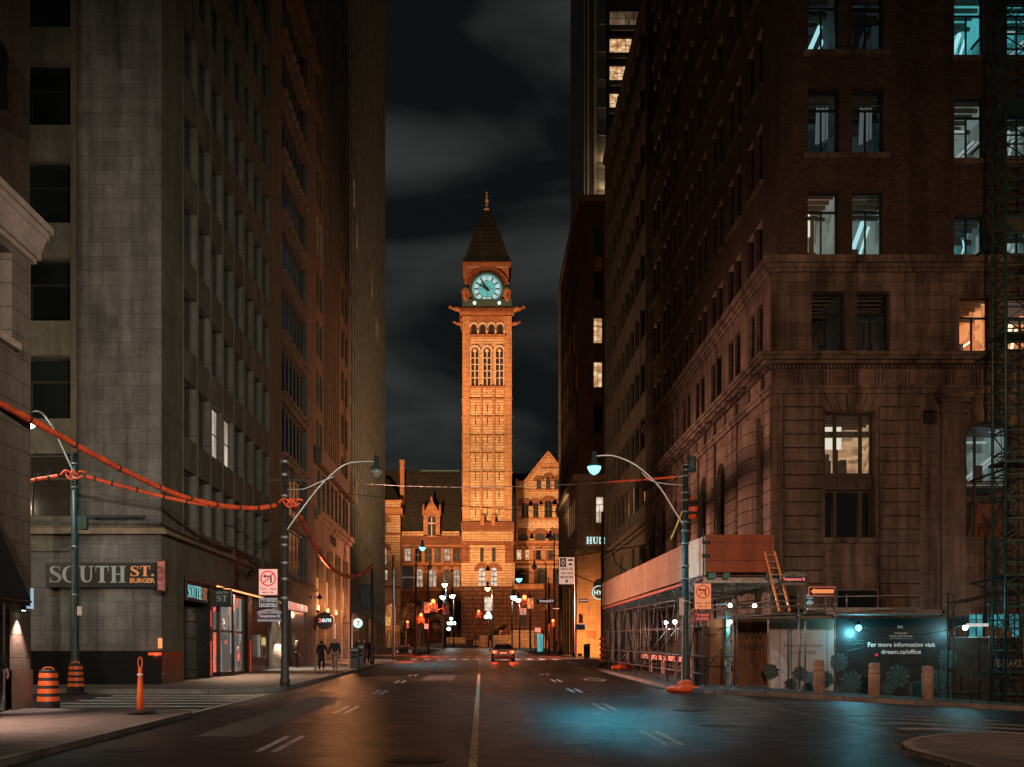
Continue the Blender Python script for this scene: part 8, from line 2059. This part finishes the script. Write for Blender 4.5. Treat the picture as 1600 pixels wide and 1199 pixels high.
# sodium and white street lamps that stand just outside the frame
def off_lamp(label, base, head, w, c, m_):
    t = street_lamp(label, (base[0],base[1],g2(base[0],base[1])), head[2]-.6, [(base[0],base[1],head[2]-1.6),((base[0]+head[0])/2,base[1],head[2]+.2),(head[0],head[1],head[2]+.42)], head, M[m_], 0, c); point('lamp_light', Vector(head)+Vector((0,0,-.5)), w, c, .15)
off_lamp('plain warm street lamp on the near left kerb south of the side street', (-7.3,-2), (-4.7,-2,9.2), 1500, (1,.90,.70), 'bulb_warm')
off_lamp('plain orange street lamp on the near right kerb south of the side street', (7.4,4), (5.0,4,8.8), 800, (1,.60,.36), 'bulb_sodium')
spot('lamp_beam', (-4.7,-2,8.6), (-14,37,5.5), 10500, (1,.82,.70), 62, 1.0, .15)
spot('lamp_beam', (5.0,4,8.2), (13.5,37,4.5), 12500, (1,.50,.32), 74, 1.0, .15)
off_lamp('added unseen street lamp in the cross street behind the banded block', (14.5,100.5), (13.2,100.5,9.3), 120, (1,.36,.13), 'bulb_sodium')  # added out of sight as a source for the orange light
off_lamp('street lamp in the side street beyond the right edge', (24,28), (22.5,20,8.5), 700, (1,.6,.32), 'bulb_sodium')
off_lamp('street lamp in the left side street', (-22,28.8), (-20.5,28.8,8.8), 1500, (1,.75,.5), 'bulb_warm')
spot('lamp_beam', (13.2,100.4,8.7), (XL,82,18), 36000, (1,.38,.18), 66, 1.0, .2)  # added beam for the orange glow up the tan building
spot('lamp_beam', (13.2,100.4,8.7), (-1,97,1.3), 60000, (1,.34,.25), 96, 1.0, .2)  # added beam standing in for the glow over the crossing
spot('lamp_beam', (5.0,4,8.2), (XL,54,11), 24000, (1,.93,.74), 54, 1.0, .15)  # added beam to brighten the stone block's street face
def added_flood(label, y, z, tgt, w, c, ang):
    t = thing('added_floodlight', label, 'floodlight', (XL,y,z)); p = Vector((XL+.55,y,z)); d = (Vector(tgt)-p).normalized()
    m = MB(); m.cbox(XL+.001,XL+.1,y-.15,y+.15,z-.1,z+.1,.02); m.bar((XL+.1,y,z),p,.05); m.build('bracket', M['black_iron'], t)
    m = MB(); m.tube([p-d*.12,p+d*.12],[.12,.18],10); m.build('housing', M['black_iron'], t); spot('floodlight_beam', p+d*.2, tgt, w, c, ang, 1.0, .12)
added_flood('added floodlight bracketed to the stone block above its shop front, aimed across the street', 49, 5.6, (7,46,4.2), 26000, (1,.47,.34), 84)  # added to light the plywood face of the scaffold
added_flood('added floodlight bracketed to the pier between the two left buildings', 69.6, 5.6, (10.8,80,20), 9000, (1,.68,.42), 90)  # added to light the dark banded block
fcf = thing('added_floodlight', 'added floodlight bracketed on the street face of the brick store, aimed at the ribbed tower', 'floodlight', (XF-.3,118,13)); p = Vector((XF-1.3,118,13))  # fixture added to bring out the far tower's ribs
m = MB(); m.bar((XF-.3,118,13),p,.08); m.build('bracket', M['black_iron'], fcf); m = MB(); m.tube([p+Vector((.15,0,-.1)),p+Vector((-.15,.1,.1))],[.15,.22],10); m.build('housing', M['black_iron'], fcf)
spot('floodlight_beam', p+Vector((-.25,.15,.15)), (-15,140,40), 42000, (1,.72,.46), 100, 1.0, .2)
# wall washer at the near left pier, shop front spill
spot('wall_lamp_beam', (XH+.15,24.28,2.74), (XH+.12,24.2,.6), 420, (1,.70,.58), 72, .8, .03)
spot('shop_light', (XL+.55,46.5,4.5), (XL+1.6,45.5,.7), 2600, (1,.62,.40), 125, .9, .15)
spot('awning_light', (XH+.75,20.5,2.75), (XH+2.2,20.5,.4), 1300, (1,.58,.45), 110, .9, .1)
for p_,w_,c_ in point_jobs: point('red_light', p_, w_, c_, .05)
spot('shop_light', (XL+.5,57.7,4.4), (XL+1.4,57.7,.8), 2200, (1,.75,.6), 120, .9, .1); point('shop_light', (XL+.3,64,4.2), 60, (1,.5,.35), .15)
for y in (74,78.2,82.7,87.3): point('shop_light', (XL+.7,y,5.2), 400, (1,.36,.13), .2)
point('shop_light', (-16.8,124,5.8), 150, (1,.5,.3), .2); point('shop_light', (-16.8,140,5.8), 150, (1,.5,.3), .2)
spot('store_flood', (XF-.6,YF-7,2.4), (XF+2.2,YF,5), 9000, (1,.38,.11), 90, .8, .15)
sfl = thing('ground_floodlight', 'small floodlight on the pavement washing the brick store corner', 'floodlight', (XF-.6,YF-7.3,g2(XF-.6,YF-7)))
m = MB(); m.cbox(XF-.8,XF-.4,YF-7.35,YF-7.1,g2(XF,YF-7),g2(XF,YF-7)+.3,.03); m.build('housing', M['black_iron'], sfl)
for x_ in (xat(912,YG),xat(920,YG),xat(935,YG)): spot('tower_washer', (x_,YG-3,50), (x_,YG,80), 11000, (1,.78,.5), 60, .7, .2)
for k in range(2,12):
    z_ = zat(176+43*k,YG); point('tower_uplight', (xat(941,YG), YG-2.3, z_+.6), 45, (1,.80,.52), .1)
# moonlit clouded night sky
ELEV, AZ = radians(14), radians(150)
sun = bpy.data.lights.new('moon','SUN'); sun.energy = .012; sun.angle = radians(10); sun.color = (.75,.88,1)
so_ = bpy.data.objects.new('moon', sun); col.objects.link(so_); so_.rotation_euler = (pi/2-ELEV, 0, pi-AZ)
w = bpy.data.worlds.new('World'); sc.world = w; w.use_nodes = True; nt = w.node_tree; nt.nodes.clear()
N = lambda t_: nt.nodes.new(t_); Lk = nt.links.new
out = N('ShaderNodeOutputWorld'); bg = N('ShaderNodeBackground'); sky = N('ShaderNodeTexSky'); sky.sky_type = 'NISHITA'; sky.sun_disc = False; sky.sun_elevation = ELEV; sky.sun_rotation = AZ
hs_ = N('ShaderNodeHueSaturation'); hs_.inputs['Saturation'].default_value = .25; Lk(sky.outputs[0], hs_.inputs['Color'])
sm = N('ShaderNodeMix'); sm.data_type = 'RGBA'; sm.blend_type = 'MULTIPLY'; sm.inputs[0].default_value = 1; Lk(hs_.outputs[0], sm.inputs[6]); sm.inputs[7].default_value = (.0005,.0006,.0006,1)
tc = N('ShaderNodeTexCoord'); mp = N('ShaderNodeMapping'); mp.inputs['Scale'].default_value = (1.0,1.0,3.6); mp.inputs['Location'].default_value = (-1.7,2.79,-.38); Lk(tc.outputs['Generated'], mp.inputs[0])
n1 = N('ShaderNodeTexNoise'); n1.inputs['Scale'].default_value = 2.2; n1.inputs['Detail'].default_value = 6; n1.inputs['Roughness'].default_value = .47; n1.inputs['Distortion'].default_value = .5; Lk(mp.outputs[0], n1.inputs['Vector'])
rp = N('ShaderNodeValToRGB'); e = rp.color_ramp.elements; e[0].position = .47; e[0].color = (.0032,.0042,.0040,1); e[1].position = .74; e[1].color = (.054,.058,.055,1); Lk(n1.outputs['Fac'], rp.inputs[0])
ad = N('ShaderNodeMix'); ad.data_type = 'RGBA'; ad.blend_type = 'ADD'; ad.inputs[0].default_value = 1; Lk(sm.outputs[2], ad.inputs[6]); Lk(rp.outputs[0], ad.inputs[7])
Lk(ad.outputs[2], bg.inputs['Color']); bg.inputs['Strength'].default_value = 1.0; Lk(bg.outputs[0], out.inputs[0])
cam = bpy.data.cameras.new('camera'); co = bpy.data.objects.new('camera', cam); col.objects.link(co); sc.camera = co
co.location = (0,0,CAMZ); co.rotation_euler = (pi/2,0,0); cam.sensor_fit = 'HORIZONTAL'; cam.sensor_width = 36; cam.lens = 36.0
cam.shift_x = (800-752)/1600; cam.shift_y = (1022-599.5)/1600; cam.clip_end = 3000; cam.clip_start = .1
sc.render.engine = 'CYCLES'; sc.cycles.use_denoising = True; sc.cycles.max_bounces = 5; sc.cycles.diffuse_bounces = 2; sc.cycles.glossy_bounces = 3; sc.cycles.transparent_max_bounces = 8
sc.cycles.sample_clamp_indirect = 3; sc.cycles.use_light_tree = True; sc.cycles.caustics_reflective = False; sc.cycles.caustics_refractive = False
try: sc.cycles.denoiser = 'OPENIMAGEDENOISE'
except Exception: pass
sc.view_settings.view_transform = 'Standard'; sc.view_settings.look = 'None'; sc.view_settings.exposure = 0; sc.view_settings.gamma = 1
